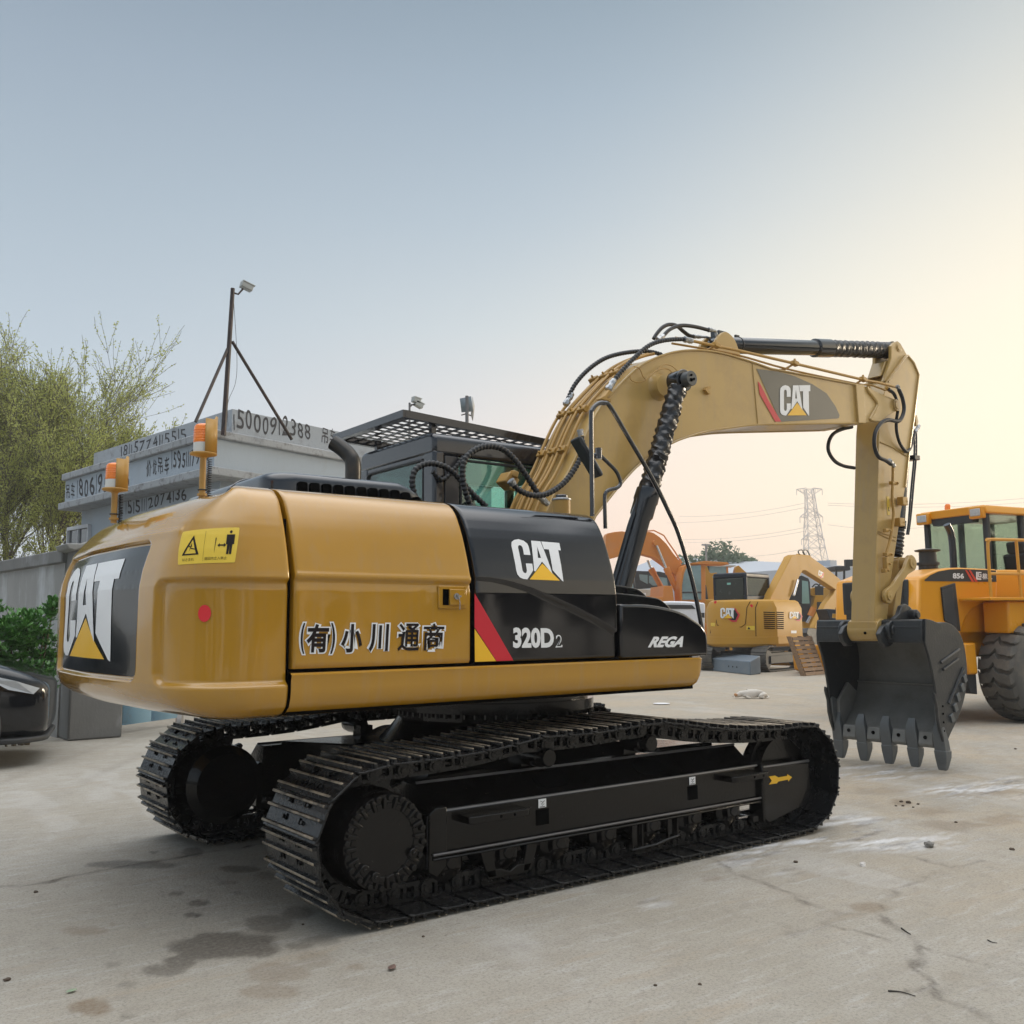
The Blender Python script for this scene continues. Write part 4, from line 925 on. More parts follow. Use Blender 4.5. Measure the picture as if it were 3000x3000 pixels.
# bucket cylinder, links
bc0=P(2668,1215,'y',0); bc1=P(2652,1655,'y',0)
bc0=Vector((5.45,0,3.55)); pa=P(2671,1650,'y',-.19); bc1=Vector((pa.x,0,pa.z)); dd=(bc1-bc0).normalized(); Lb=(bc1-bc0).length
g=MB(); g.lathe([(0,0),(0,.07),(Lb*.70,.07),(Lb*.705,.084),(Lb*.75,.084),(Lb*.75,0)],bc0,dd,28); BCY=g.build('bucket_cylinder',CYL,EX)
vs=[];fs=[];n=20;m_=24;a_=dd.orthogonal().normalized(); b_=dd.cross(a_); g=MB()
for i in range(m_):
    t=i/(m_-1)
    for k in range(n):
        u=2*PI*k/n; rr=.072+math.sin(t*7*2*PI)*.007+.004*math.sin(2*u+i*.8); vs.append(bc0+dd*(Lb*(.76+t*.18))+a_*rr*math.cos(u)+b_*rr*math.sin(u))
for i in range(m_-1): fs+=[(i*n+k,i*n+(k+1)%n,(i+1)*n+(k+1)%n,(i+1)*n+k) for k in range(n)]
g.add(vs,fs); g.build('rod_boot',BOOT,BCY,ang=50)
pb2=P(2604,1746,'y',-.19); up_=Vector((pa.x,0,pa.z)); lw=Vector((pb2.x,0,pb2.z))
def link(p,q,r0,r1,w,y0,y1,nm,par):
    d=(q-p).normalized(); n=Vector((-d.z,0,d.x)); L=(q-p).length; pts=[]
    for t in np.linspace(PI/2,3*PI/2,10): pts.append(p+d*r0*math.cos(t)+n*r0*math.sin(t))
    pts.append(p+d*L*.25-n*w); pts.append(p+d*L*.75-n*w)
    for t in np.linspace(-PI/2,PI/2,10): pts.append(q+d*r1*math.cos(t)+n*r1*math.sin(t))
    pts.append(p+d*L*.75+n*w); pts.append(p+d*L*.25+n*w)
    g=MB(); g.prism([(a.x,a.z) for a in pts],y0,y1,'y'); 
    o=g.build(nm,YELB,par,bevel=.006); return o
for sy in (-1,1):
    lk=link(lw,up_,.075,.085,.042,sy*.155,sy*.195,'side_link',STK)
    for c,r in ((lw,.045),(up_,.055)):
        g=MB(); g.cyl((c.x,sy*.14,c.z),(c.x,sy*.212,c.z),r,24); g.cyl((c.x,sy*.212,c.z),(c.x,sy*.216,c.z),r*.35,12); g.build('link_pin',YELB,lk,bevel=.003)
g=MB(); g.cyl((up_.x,-.16,up_.z),(up_.x,.16,up_.z),.062,24); g.build('link_tube',YELB,STK)
lo_=P(2658,1802,'y',-.2); lo_=Vector((lo_.x,0,lo_.z))
link(up_,lo_,.07,.07,.05,-.085,.085,'push_link',STK)
# ---------------- bucket
bo=[(4.56,1.235),(4.59,1.452),(4.70,1.440),(4.82,1.413),(4.93,1.42),(5.02,1.405),(5.13,1.361),(5.21,1.29),(5.262,1.19),(5.287,1.05),(5.283,.90),(5.235,.74),(5.14,.585),(5.02,.46),(4.92,.37),(4.84,.285)]
fe=[(4.80,.30),(4.745,.42),(4.722,.52),(4.715,.64),(4.695,.80),(4.672,.93),(4.62,1.10)]
BWd=.60
def widen(z): return BWd
BK=None
g=MB(); outer=[(q.x,q.y) for q in spl([(a,b,0) for a,b in bo[1:]],3)]
n=len(outer); c=Vector((4.9,.9))
inn=[]
for i,(a,b) in enumerate(outer):
    p=Vector(outer[max(i-1,0)]);q=Vector(outer[min(i+1,n-1)]); t=(q-p).normalized(); inn.append((a-(-t.y)*-.022*-1 if False else a+t.y*.022,b-t.x*.022))
g.grid(lambda u,v:(outer[u][0],v,outer[u][1]),range(n),[-BWd+.01,-.2,.2,BWd-.01])
BK=g.build('bucket',BKT,EX,ang=50); tag(BK,'black digging bucket resting its teeth just above the ground')
del BK['label']
g=MB(); g.grid(lambda u,v:(inn[u][0],v,inn[u][1]),range(n),[-BWd+.01,-.2,.2,BWd-.01]); g.build('bucket_floor',BKI,BK,ang=50)
g=MB(); g.tube([(5.21,-.57,.80),(5.21,.57,.80)],.012,6); g.build('weld_seam',BKI,BK)
for sy in (-1,1):
    g=MB(); g.prism([(4.80,.36),(4.86,.34),(5.02,.52),(5.12,.70),(4.98,.80),(4.80,.62)],sy*(BWd-.075),sy*(BWd-.04),'y'); g.build('corner_plate',BKI,BK,bevel=.006)
for sy in (-1,1):
    g=MB(); g.prism([(4.56,1.235)]+outer+fe,sy*(BWd-.025),sy*BWd,'y'); g.build('bucket_side',BKT,BK,bevel=.004)
    g=MB(); g.prism([(4.86,.32),(4.80,.32),(4.75,.42),(4.73,.52),(4.72,.64),(4.74,.66),(4.84,.62),(4.90,.45)],sy*(BWd-.045),sy*(BWd-.024),'y'); g.build('side_cutter',TOO,BK,bevel=.004)
    g=MB(); g.prism([(4.81,.29),(4.75,.42),(4.72,.52),(4.712,.64),(4.69,.74),(4.665,.765),(4.66,.72),(4.695,.62),(4.70,.50),(4.73,.40),(4.785,.28)],sy*(BWd-.02),sy*(BWd+.008),'y'); g.build('side_cutter',BKT,BK,bevel=.006)
    def pside(pts,r,m,nm):
        for (a,b) in pts:
            pass
    for a,b in (((2755,1941),(2809,1902)),((2762,1962),(2806,1930)),((2778,2061),(2821,1957))):
        p,q=P(*a,'y',-BWd),P(*b,'y',-BWd); g=MB(); g.tube([(p.x,sy*(BWd+.006),p.z),(q.x,sy*(BWd+.006),q.z)],.013,8); g.build('wear_strip',BKT,BK)
    for a in ((1490,870),(1472,938),(1440,1012),(1420,1088),(1395,1168)):
        p=P(*Cr(*a,2250,1650,2.576),'y',-BWd-.01); g=MB(); g.box((p.x-.01,sy*(BWd+.004),p.z),(.055,.03,.075),Matrix.Rotation(-.45,3,'Y')); g.build('wear_block',TOO,BK,bevel=.004)
    for zz in (.40,.48,.56,.63):
        g=MB(); g.cyl((4.80,sy*(BWd+.0),zz),(4.80,sy*(BWd+.006),zz),.010,8); g.build('bolt_hole',GAP,BK)
# top beam
g=MB(); g.prism([(4.535,1.225),(4.53,1.30),(4.55,1.44),(4.60,1.452),(4.70,1.44),(4.66,1.235)],-BWd+.02,BWd-.02,'y'); TBm=g.build('hinge_beam',BKT,BK,bevel=.008)
for y0,y1 in ((-.57,-.24),(.24,.57)):
    g=MB(); g.prism([(4.535,1.36),(4.535,1.385),(4.60,1.385),(4.60,1.36)],y0,y1,'y'); g.build('beam_rib',BKT,TBm,bevel=.004)
# ears
for sy in (-1,1):
    y0=.185*sy; q=Py([(2575,1880),(2568,1858),(2578,1836),(2600,1820),(2625,1800),(2633,1775),(2645,1769),(2657,1777),(2676,1800),(2679,1815),(2645,1822),(2640,1850),(2600,1893),(2586,1895)],-.2)
    g=MB(); g.prism(q,y0,y0+sy*.05,'y'); ear=g.build('bucket_ear',BKT,BK,bevel=.008)
    g=MB(); g.cyl((4.57,y0+sy*.05,1.345),(4.57,y0+sy*.095,1.345),.095,28); g.cyl((4.57,y0+sy*.095,1.345),(4.57,y0+sy*.12,1.345),.06,20); g.build('bucket_pin',BKT,ear,bevel=.008)
    g=MB(); g.cyl((lo_.x,y0+sy*.05,lo_.z),(lo_.x,y0+sy*.12,lo_.z),.055,16); g.cyl((lo_.x+.0,y0+sy*.10,lo_.z),(lo_.x,y0+sy*.14,lo_.z),.035,8); g.build('link_pin',BKT,ear,bevel=.006)
# teeth and lip shrouds
for i,y in enumerate((-.555,-.277,0,.277,.555)):
    w=.052
    rows=[(.50,4.80,.034,.010),(.42,4.765,.048,.05),(.30,4.775,.056,.085),(.20,4.79,.056,.095)]
    vs=[]
    for z,x,hw_,th in rows: vs+=[(x,y-hw_,z),(x+th,y-hw_,z-.0),(x+th,y+hw_,z),(x,y+hw_,z)]
    fs=[(0,3,2,1)]+[(4*r_+a,4*r_+(a+1)%4,4*r_+4+(a+1)%4,4*r_+4+a) for r_ in range(3) for a in range(4)]+[(12,13,14,15)]
    g=MB(); g.add(vs,fs); TH=g.build('tooth',TOO,BK,bevel=.007)
    rows=[(.215,4.782,.061,.11),(.15,4.79,.058,.10),(.065,4.80,.046,.06),(.03,4.805,.037,.04)]; vs=[]
    for z,x,hw_,th in rows: vs+=[(x,y-hw_,z),(x+th,y-hw_,z),(x+th,y+hw_,z),(x,y+hw_,z)]
    g=MB(); g.add(vs,fs); g.build('tooth_tip',TOO,TH,bevel=.007)
for y in (-.416,-.138,.138,.416):
    g=MB(); g.prism([(4.80,.23),(4.775,.26),(4.80,.38),(4.83,.385),(4.885,.30),(4.875,.23)],y-.075,y+.075,'y'); SHR=g.build('lip_shroud',BKI,BK,bevel=.010)
    g=MB(); g.cyl((4.785,y,.325),(4.778,y,.325),.018,12); g.build('shroud_pin',GAP,SHR)
# ---------------- cab
cx0,cx1,cy0,cy1,cz0,cz1=-.32,1.22,.28,1.42,1.22,2.83
CABm=MB()
CABm.bb((cx0,cy0,cz0),(cx1,cy1,1.75))
sx=rcorner([(cy0,2.66),(cy0,cz1),(cy1,cz1),(cy1,2.66)],[0,.09,.09,0],6)
CAB=CABm.build('cab',BLKC,EX,bevel=.03,seg=3)
g=MB(); g.prism(sx,cx0,cx1,'x'); g.build('cab_roof',BLKC,CAB,bevel=.03,seg=3)
for (x0,x1,y0,y1) in ((cx0,cx0+.10,cy0,cy0+.16),(cx0,cx0+.10,cy1-.14,cy1),(cx1-.08,cx1,cy0,cy0+.08),(cx1-.08,cx1,cy1-.08,cy1)):
    g=MB(); g.bb((x0,y0,1.70),(x1,y1,2.70)); g.build('cab_pillar',BLKC,CAB,bevel=.025,seg=3)
g=MB(); g.bb((cx0+.10,cy0+.004,1.75),(cx0+.22,cy0+.03,2.66)); g.build('cab_pillar',mat('pillar_grey',(.035,.033,.036),.35,coat=.2),CAB,bevel=.004)
g=MB(); g.bb((cx0+.005,cy0+.12,2.64),(cx0+.05,cy1-.10,2.70)); g.build('window_header',BLKC,CAB,bevel=.01)
g=MB(); g.bb((cx0+.01,cy0+.12,1.75),(cx0+.014,cy1-.12,2.67)); g.build('rear_window',GLS,CAB)
q=rcorner([(cy0+.15,1.80),(cy0+.15,2.64),(cy1-.13,2.64),(cy1-.13,1.80)],.05)
g=MB(); g.tube([(cx0+.004,a,b) for a,b in q+[q[0]]],.011,6); g.build('window_seal',RUB,CAB)
g=MB(); g.bb((cx0+.22,cy0+.012,1.75),(cx1-.08,cy0+.016,2.66)); g.build('side_window',GLD if False else GLS,CAB)
q=rcorner([(cx0+.24,1.78),(cx0+.24,2.64),(cx1-.1,2.64),(cx1-.1,1.78)],.04); g=MB(); g.tube([(a,cy0+.008,b) for a,b in q+[q[0]]],.010,6); g.build('window_seal',RUB,CAB)
g=MB(); g.bb((cx0+.10,cy1-.012,1.75),(cx1-.08,cy1-.008,2.66)); g.build('far_window',GLS,CAB)
g=MB(); g.bb((cx0+.85,cy1-.03,1.75),(cx0+.92,cy1,2.68)); g.build('cab_pillar',BLKC,CAB)
g=MB(); g.bb((cx1-.012,cy0+.08,1.40),(cx1-.008,cy1-.08,2.66)); g.build('windscreen',GLS,CAB)
# seat and console seen through the glass
seatm=mat('seat_dark',(.02,.021,.022),.7)
g=MB(); g.box((.28,.88,2.10),(.14,.50,.66),Matrix.Rotation(-.18,3,'Y')); g.box((.22,.88,2.50),(.10,.28,.20)); g.box((.5,.88,1.82),(.50,.50,.14)); g.box((.5,.56,1.95),(.55,.12,.26)); g.box((.95,.55,1.98),(.28,.10,.40)); SE=g.build('seat',seatm,CAB,bevel=.03,seg=3)
# ---------------- roof guard
RGm=MB(); gx0,gx1,gy0,gy1=-.50,1.55,.40,1.49
def gz(x): return 2.955-.052*(x-gx0)
def gbar(p,q,w,h): 
    p=Vector((p[0],p[1],gz(p[0])));q=Vector((q[0],q[1],gz(q[0]))); d=(q-p); L=d.length; d.normalize(); s=Vector((-d.y,d.x,0)); u=d.cross(s)
    vs=[]; 
    for a in (p,q):
        for i,j in ((-1,-1),(1,-1),(1,1),(-1,1)): vs.append(a+s*(w/2*i)+u*(h/2*j))
    return vs,[(0,1,2,3)[::-1],(4,5,6,7),(0,1,5,4),(1,2,6,5),(2,3,7,6),(3,0,4,7)]
for a,b in (((gx0,gy0),(gx1,gy0)),((gx0,gy1),(gx1,gy1)),((gx0,gy0-.02),(gx0,gy1+.02)),((gx1,gy0-.02),(gx1,gy1+.02))): RGm.add(*gbar(a,b,.045,.055))
RG=RGm.build('roof_guard',BLKC,EX)
g=MB()
for k in range(1,11): y=gy0+(gy1-gy0)*k/11; g.add(*gbar((gx0+.02,y),(gx1-.02,y),.030,.006))
for k in range(1,22):
    x=gx0+(gx1-gx0)*k/22; g.add(*[([Vector((v.x,v.y,v.z+.002)) for v in V],Fc) for V,Fc in [gbar((x,gy0+.02),(x,gy1-.02),.034,.006)]][0])
g.build('guard_grid',BLKC,RG)
for x,y in ((-.22,.46),(-.22,1.30),(1.15,.46),(1.15,1.30)):
    g=MB(); g.bb((x-.02,y-.02,2.80),(x+.02,y+.02,gz(x)-.01)); g.build('guard_post',BLKC,RG)
# ---------------- handrails and mirror
hose([(1735,1512),(1734,1400),(1732,1230),(1736,1200),(1752,1183),(1770,1181),(1788,1192),(1840,1280),(1910,1400),(1955,1490),(1990,1570),(2030,1710),(2057,1845)],-1.18,.0145,BLKC,False,name='handrail',n=6)
HR=hose(C3([(755,1790),(750,1560),(757,1505),(785,1478),(850,1460),(876,1430),(872,1390),(840,1325),(780,1262),(720,1205)]),-1.12,.0125,BLKC,False,name='mirror_bracket')
a,b=P(*Cr(510,1058,1500,900,2.76),'y',-1.05),P(*Cr(695,1375,1500,900,2.76),'y',-1.10); c=(a+b)/2; d=(b-a).normalized(); n_=Vector((.93,-.34,.25)); n_=(n_-d*n_.dot(d)).normalized(); s_=d.cross(n_)
Rm=Matrix((s_,d,n_)).transposed()
g=MB(); g.box(c,(.15,(b-a).length,.028),Rm); MI=g.build('mirror',mat('mirror_black',(.03,.033,.036),.5),HR,bevel=.012,seg=3)
g=MB(); g.box(c+n_*.0155,(.13,(b-a).length-.03,.002),Rm); g.build('mirror_glass',CHR,MI)
g=MB(); m1=P(*Cr(700,1190,1500,900,2.76),'y',-1.12); g.cyl(m1,m1+(c-m1)*.55,.016,10); g.cyl(m1-Vector((0,0,.03)),m1+Vector((0,0,.04)),.022,12); g.build('mirror_clamp',BLKC,HR)
q_=P(2057,1845,'y',-1.18); g=MB(); g.tube(spl([q_,q_+Vector((-.01,0,-.06)),Vector((.755,-1.18,1.26)),Vector((.69,-1.18,1.24))],5),.0145,8); g.build('handrail_foot',BLKC,EX)
# ================================================================ GROUND
def vnoise(x,y,seed=0):
    r=np.random.default_rng(seed); T=r.random((256,256)); xi=np.floor(x).astype(int); yi=np.floor(y).astype(int); fx=x-xi; fy=y-yi
    fx=fx*fx*(3-2*fx); fy=fy*fy*(3-2*fy); g=lambda a,b:T[a%256,b%256]
    return (g(xi,yi)*(1-fx)+g(xi+1,yi)*fx)*(1-fy)+(g(xi,yi+1)*(1-fx)+g(xi+1,yi+1)*fx)*fy
def fbm(x,y,o=4,seed=0):
    s=0;a=.5;t=0
    for k in range(o): s=s+a*vnoise(x*2**k,y*2**k,seed+k); t+=a; a*=.55
    return s/t
def cl(a,lo,hi): t=np.clip((a-lo)/(hi-lo),0,1); return t*t*(3-2*t)
gxs=np.concatenate([[-600,-300,-120,-60,-30,-15,-8],np.arange(-5,6.2,.026),np.arange(6.25,13,.09),np.arange(13.2,30,.45),[32,40,60,90,150,300,600]])
gys=np.concatenate([[-600,-300,-120,-60,-30,-15,-8],np.arange(-5,4.2,.026),np.arange(4.25,14,.09),np.arange(14.2,34,.45),[36,45,60,90,150,300,600]])
GX,GY=np.meshgrid(gxs,gys,indexing='ij'); nx_,ny_=GX.shape
Q=np.stack([GX-CX,GY-CY,np.zeros_like(GX)-CZ],-1); w_=Q@_d; w_=np.where(w_<.3,np.nan,w_)
PX=np.nan_to_num(1500+F*(Q@_r)/w_,nan=-9999); PY=np.nan_to_num(1500-F*(Q@_u)/w_,nan=9999)
n1=fbm(GX*3,GY*3,5,1)-.5; n2=fbm(GX*9+5,GY*9,4,9)-.5; n3=fbm(GX*1.1,GY*1.1,3,30)
wet=np.zeros_like(GX); brown=np.zeros_like(GX)
C7=lambda x,y:(x/1.38,2300+y/1.38)
for (cx_,cy_,rx,ry,st,kind) in [(905,655,215,52,1,0),(850,625,90,30,1,0),(1040,670,90,28,1,0),(730,715,60,26,.9,0),(665,752,85,22,.8,0),(1080,560,85,32,.75,0),(1205,510,75,28,.75,0),(340,590,95,22,.55,1),(455,562,25,9,.5,1),(215,665,22,7,.5,0),(455,726,36,11,.55,0),(512,806,36,12,.5,0),(365,900,85,32,.9,1),(510,940,30,9,.6,0),(1110,760,120,42,.5,1),(1090,832,120,30,.55,1),(1270,705,70,26,.35,1),(780,526,48,12,1,0),(965,340,75,12,.9,0),(780,272,50,22,.8,0),(540,322,190,16,.9,0),(620,272,22,8,.9,0),(800,478,42,12,.9,0),(715,440,22,8,.8,0),(1440,736,34,12,.5,1),(1210,652,60,11,.7,0),(1290,628,70,18,.5,0),(920,395,40,9,.5,0),(510,764,14,6,.4,1),(960,435,20,6,.5,0),(1080,365,40,14,.5,0)]:
    a,b=C7(cx_,cy_); d=np.sqrt(((PX-a)/(rx/1.38*1.12))**2+((PY-b)/(ry/1.38*1.15))**2)+n1*1.1+n2*.5
    m=cl(-d,-1.0,-.72)*st
    if kind: brown=np.maximum(brown,m)
    else: wet=np.maximum(wet,m)
for (cx_,cy_,rx,ry,st) in [(1150,1150,110,30,.8),(960,1200,120,30,.25),(420,920,60,25,.3),(1010,985,50,12,.3),(330,1010,70,18,.4),(1570,740,200,28,.55),(1300,620,80,22,.7),(1450,660,180,30,.55),(1700,560,260,26,.4),(820,760,60,22,.5),(1560,1510,60,25,.25),(1820,700,140,24,.5),(1200,560,200,22,.35)]:
    a,b=(1900+cx_/1.756,2000+cy_/1.756); d=np.sqrt(((PX-a)/(rx/1.756))**2+((PY-b)/(ry/1.756))**2)+n1*1.3+n2*.8
    brown=np.maximum(brown,cl(-d,-1.15,-.5)*st)
# white chalky streaks near the bucket: long along the track's side
ca,sa=math.cos(R(-17)),math.sin(R(-17)); sx_=GX*ca-GY*sa; sy_=GX*sa+GY*ca
stk_=fbm((GX-GY*.25)*1.3,(GY+GX*.25)*9,4,60)
stk2=fbm((GX+GY*.2)*3,(GY-GX*.12)*22,3,71)
reg=np.zeros_like(GX)
for (cx_,cy_,rx,ry,st) in [(950,800,560,70,1),(600,860,300,60,.8),(1250,820,500,60,.8),(1050,720,260,50,.7),(1200,460,330,50,.8),(1700,560,420,60,.8),(1850,520,160,40,.8),(500,920,260,50,.6),(700,970,180,30,.5),(20,1130,120,30,.5)]:
    a,b=(1900+cx_/1.756,2000+cy_/1.756); d=np.sqrt(((PX-a)/(rx/1.756))**2+((PY-b)/(ry/1.756))**2)+n1*.6
    reg=np.maximum(reg,cl(-d,-1.2,-.3)*st)
white=reg*np.clip(cl(stk_*.6+stk2*.4,.44,.62)*1.1,0,1)
white=np.maximum(white,.12*cl(fbm(GX*2+40,GY*.9,4,80),.60,.72)*cl(n3,.45,.6))
dark=reg*cl(stk2,.56,.68)*.7
# joints and cracks
crack=np.zeros_like(GX)
K=lambda L:[(1900+a/1.756,2000+b/1.756) for a,b in L]
C7l=lambda L:[(a/1.38,2300+b/1.38) for a,b in L]
wob=(fbm(GX*7,GY*7,3,5)-.5)*.10
for L,wd,st in ((K([(280,890),(450,980),(600,1030),(760,1110),(870,1160),(1000,1190),(1150,1190),(1240,1250),(1330,1310),(1370,1370),(1410,1450),(1470,1570),(1560,1640),(1700,1700),(1950,1880)]),.020,.62),
               (K([(1160,1190),(1250,1120),(1320,1050),(1450,980),(1560,950),(1720,915)]),.018,.5),(K([(1370,900),(1560,950)]),.02,.5),(K([(1000,1190),(860,1260),(700,1300)]),.03,.35),(K([(1360,1590),(1470,1570)]),.02,.6),
               (K([(700,1200),(930,1250),(1360,1350),(1960,1520)]),.012,.7),(K([(600,1220),(900,1310),(1400,1420),(1960,1590)]),.010,.45),
               (C7l([(-60,418),(200,392),(420,348),(600,312),(800,280),(1060,238)]),.026,1.0)):
    pts=[P(a,b,'z',0) for a,b in L]
    for p,q in zip(pts,pts[1:]):
        dx,dy=q.x-p.x,q.y-p.y; L2=dx*dx+dy*dy
        t=np.clip(((GX-p.x)*dx+(GY-p.y)*dy)/L2,0,1); ex_=GX-(p.x+t*dx)+wob; ey=GY-(p.y+t*dy)-wob; d=np.hypot(ex_,ey)
        crack=np.maximum(crack,st*cl(-d,-wd*1.6,-wd*.3)*(.15+1.3*vnoise(GX*12,GY*12,44)))
# faint tyre and track scuffs
for (x0_,y0_,a_,curv,wd,st) in ((2,-3.2,8,.02,.11,.22),(2,-3.75,8,.02,.11,.18),(-3,3.4,65,-.03,.13,.25),(-2.2,3.2,65,-.03,.13,.2),(5.5,-1.0,40,.03,.10,.2),(6.1,-1.4,40,.03,.10,.2),(0,-2.2,170,.01,.06,.14)):
    ux,uy=math.cos(R(a_)),math.sin(R(a_)); t=(GX-x0_)*ux+(GY-y0_)*uy; o_=-(GX-x0_)*uy+(GY-y0_)*ux-curv*t*t; crack=np.maximum(crack,st*cl(-np.abs(o_),-wd,-wd*.6)*(.3+.7*vnoise(GX*1.5,GY*1.5,91))*(.6+.4*np.sin(t*60)))
def masks():
    me=bpy.data.meshes.new('ground'); zz=np.zeros_like(GX)
    co=np.stack([GX,GY,zz],-1).reshape(-1,3); idx=np.arange(nx_*ny_).reshape(nx_,ny_)
    f=np.stack([idx[:-1,:-1],idx[1:,:-1],idx[1:,1:],idx[:-1,1:]],-1).reshape(-1,4)
    me.vertices.add(len(co)); me.vertices.foreach_set('co',co.ravel()); me.loops.add(f.size); me.loops.foreach_set('vertex_index',f.ravel().astype(np.int32))
    me.polygons.add(len(f)); me.polygons.foreach_set('loop_start',np.arange(0,f.size,4,dtype=np.int32)); me.update(calc_edges=True)
    at=me.color_attributes.new('marks','FLOAT_COLOR','POINT'); c=np.stack([wet,np.clip(brown+0,0,1),white,np.clip(crack+dark,0,1)],-1).reshape(-1,4).astype(np.float32); at.data.foreach_set('color',c.ravel())
    return me
me=masks(); G=bpy.data.objects.new('ground',me); COL.objects.link(G); tag(G,kind='structure')
m=bpy.data.materials.new('old_concrete'); m.use_nodes=True; N=m.node_tree.nodes; L=m.node_tree.links; B=N['Principled BSDF']
def nn(t,**k):
    o=N.new(t)
    for a,b in k.items():
        if a.startswith('i_'): o.inputs[int(a[2:]) if a[2:].isdigit() else a[2:]].default_value=b
        else: setattr(o,a,b)
    return o
tc=nn('ShaderNodeTexCoord')
def noise(sc,det=5,ro=.6,map_=None):
    o=nn('ShaderNodeTexNoise'); o.inputs['Scale'].default_value=sc; o.inputs['Detail'].default_value=det; o.inputs['Roughness'].default_value=ro
    if map_: 
        mp=nn('ShaderNodeMapping'); mp.inputs['Scale'].default_value=map_; mp.inputs['Rotation'].default_value=(0,0,R(-15)); L.new(tc.outputs['Object'],mp.inputs[0]); L.new(mp.outputs[0],o.inputs['Vector'])
    else: L.new(tc.outputs['Object'],o.inputs['Vector'])
    return o.outputs['Fac']
def mrange(i,a,b,c=0,d=1):
    o=nn('ShaderNodeMapRange'); L.new(i,o.inputs[0]); o.inputs[1].default_value=a;o.inputs[2].default_value=b;o.inputs[3].default_value=c;o.inputs[4].default_value=d; return o.outputs[0]
def mixc(f,a,b,bt='MIX'):
    o=nn('ShaderNodeMixRGB',blend_type=bt)
    if isinstance(f,float): o.inputs[0].default_value=f
    else: L.new(f,o.inputs[0])
    for k,v in ((1,a),(2,b)):
        if isinstance(v,tuple): o.inputs[k].default_value=(*v,1)
        else: L.new(v,o.inputs[k])
    return o.outputs[0]
def mul(a,b):
    o=nn('ShaderNodeMath',operation='MULTIPLY'); L.new(a,o.inputs[0])
    if isinstance(b,float): o.inputs[1].default_value=b
    else: L.new(b,o.inputs[1])
    return o.outputs[0]
base=mixc(mrange(noise(.55,6,.6),.35,.65),(.33,.302,.25),(.40,.378,.335))
sepg=nn('ShaderNodeSeparateXYZ'); L.new(tc.outputs['Object'],sepg.inputs[0])
base=mixc(mrange(noise(2.6,7,.65),.42,.66,0,.65),base,(.31,.28,.23))
base=mixc(mul(mrange(sepg.outputs[0],-.5,3.5),mrange(noise(.9,6,.7),.40,.62,.15,.8)),base,(.44,.355,.25))
base=mixc(mrange(noise(9,6,.75),.50,.66,0,.5),base,(.26,.235,.20))
base=mixc(mrange(noise(3.2,6,.7,(1,5,1)),.52,.74,0,.5),base,(.50,.49,.475))
base=mixc(mrange(noise(1.3,6,.7,(1,4,1)),.56,.72,0,.45),base,(.36,.28,.19))
base=mixc(mrange(noise(70,3,.7),.48,.70,0,.75),base,(.20,.18,.155))
base=mixc(mrange(noise(150,2,.7),.55,.8,0,.45),base,(.60,.57,.52))
base=mixc(mrange(noise(28,5,.75),.60,.70,0,.8),base,(.17,.15,.125))
va=nn('ShaderNodeVertexColor',layer_name='marks'); sp=nn('ShaderNodeSeparateColor'); L.new(va.outputs['Color'],sp.inputs[0])
fine=mrange(noise(45,4,.7),.3,.6,.55,1.0)
base=mixc(mul(mul(sp.outputs[1],fine),.75),base,(.17,.115,.065))
base=mixc(mul(mul(sp.outputs[2],fine),.95),base,(.74,.75,.77))
base=mixc(mul(mul(sp.outputs[0],fine),.92),base,(.115,.10,.082))
base=mixc(mul(va.outputs['Alpha'],mrange(noise(60,3,.7),.25,.6,.35,1)),base,(.095,.08,.065))
L.new(base,B.inputs['Base Color'])
L.new(mrange(sp.outputs[0],0,1,.85,.55),B.inputs['Roughness']); B.inputs['Specular IOR Level'].default_value=.3
bp=nn('ShaderNodeBump'); bp.inputs['Strength'].default_value=.5; bp.inputs['Distance'].default_value=.012
hsum=nn('ShaderNodeMath',operation='ADD'); L.new(mul(noise(55,5,.75),1.0),hsum.inputs[0]); L.new(mul(noise(6,5,.6),1.6),hsum.inputs[1])
h2=nn('ShaderNodeMath',operation='SUBTRACT'); L.new(hsum.outputs[0],h2.inputs[0]); L.new(mul(va.outputs['Alpha'],.8),h2.inputs[1])
L.new(h2.outputs[0],bp.inputs['Height']); L.new(bp.outputs[0],B.inputs['Normal'])
G.data.materials.append(m)
# ================================================================ LEFT SIDE: wall, shed, masts, trees, car
def PP(px,py,p,n):
    D=_d*F+_r*(px-1500)-_u*(py-1500); n=np.array(n,float); t=((np.array(p)-CAMP)@n)/(D@n); return Vector(CAMP+D*t)
CONC=mat('old_grey_render',(.27,.27,.26),.85,var=.3,vs=1.6,bump=.4,bs=20,dirt=((.50,.52,.54),1.1,.50,.66,.75),stretch=(1,1,.45))
CONCD=mat('dark_grey_render',(.16,.16,.155),.85,var=.3,vs=2.5,bump=.4,bs=25,dirt=((.36,.38,.40),1.3,.55,.70,.6),stretch=(1,1,.5))
WALLP=mat('sky_tinted_wall',(.36,.415,.47),.8,var=.10,vs=1.3,bump=.2,bs=25,dirt=((.30,.29,.28),1.6,.55,.80,.5),stretch=(1,1,.5))  # blue cast of the sky is put into this wall colour
LEDG=mat('stained_ledge',(.33,.35,.37),.85,var=.25,vs=3,bump=.4,bs=25,dirt=((.10,.09,.08),6,.50,.68,.8))
GRAF=mat('spray_black',(.045,.045,.05),.8,var=.3)
STLD=mat('dark_painted_steel',(.025,.015,.014),.5,var=.3,dirt=((.10,.045,.03),5,.5,.7,.5))
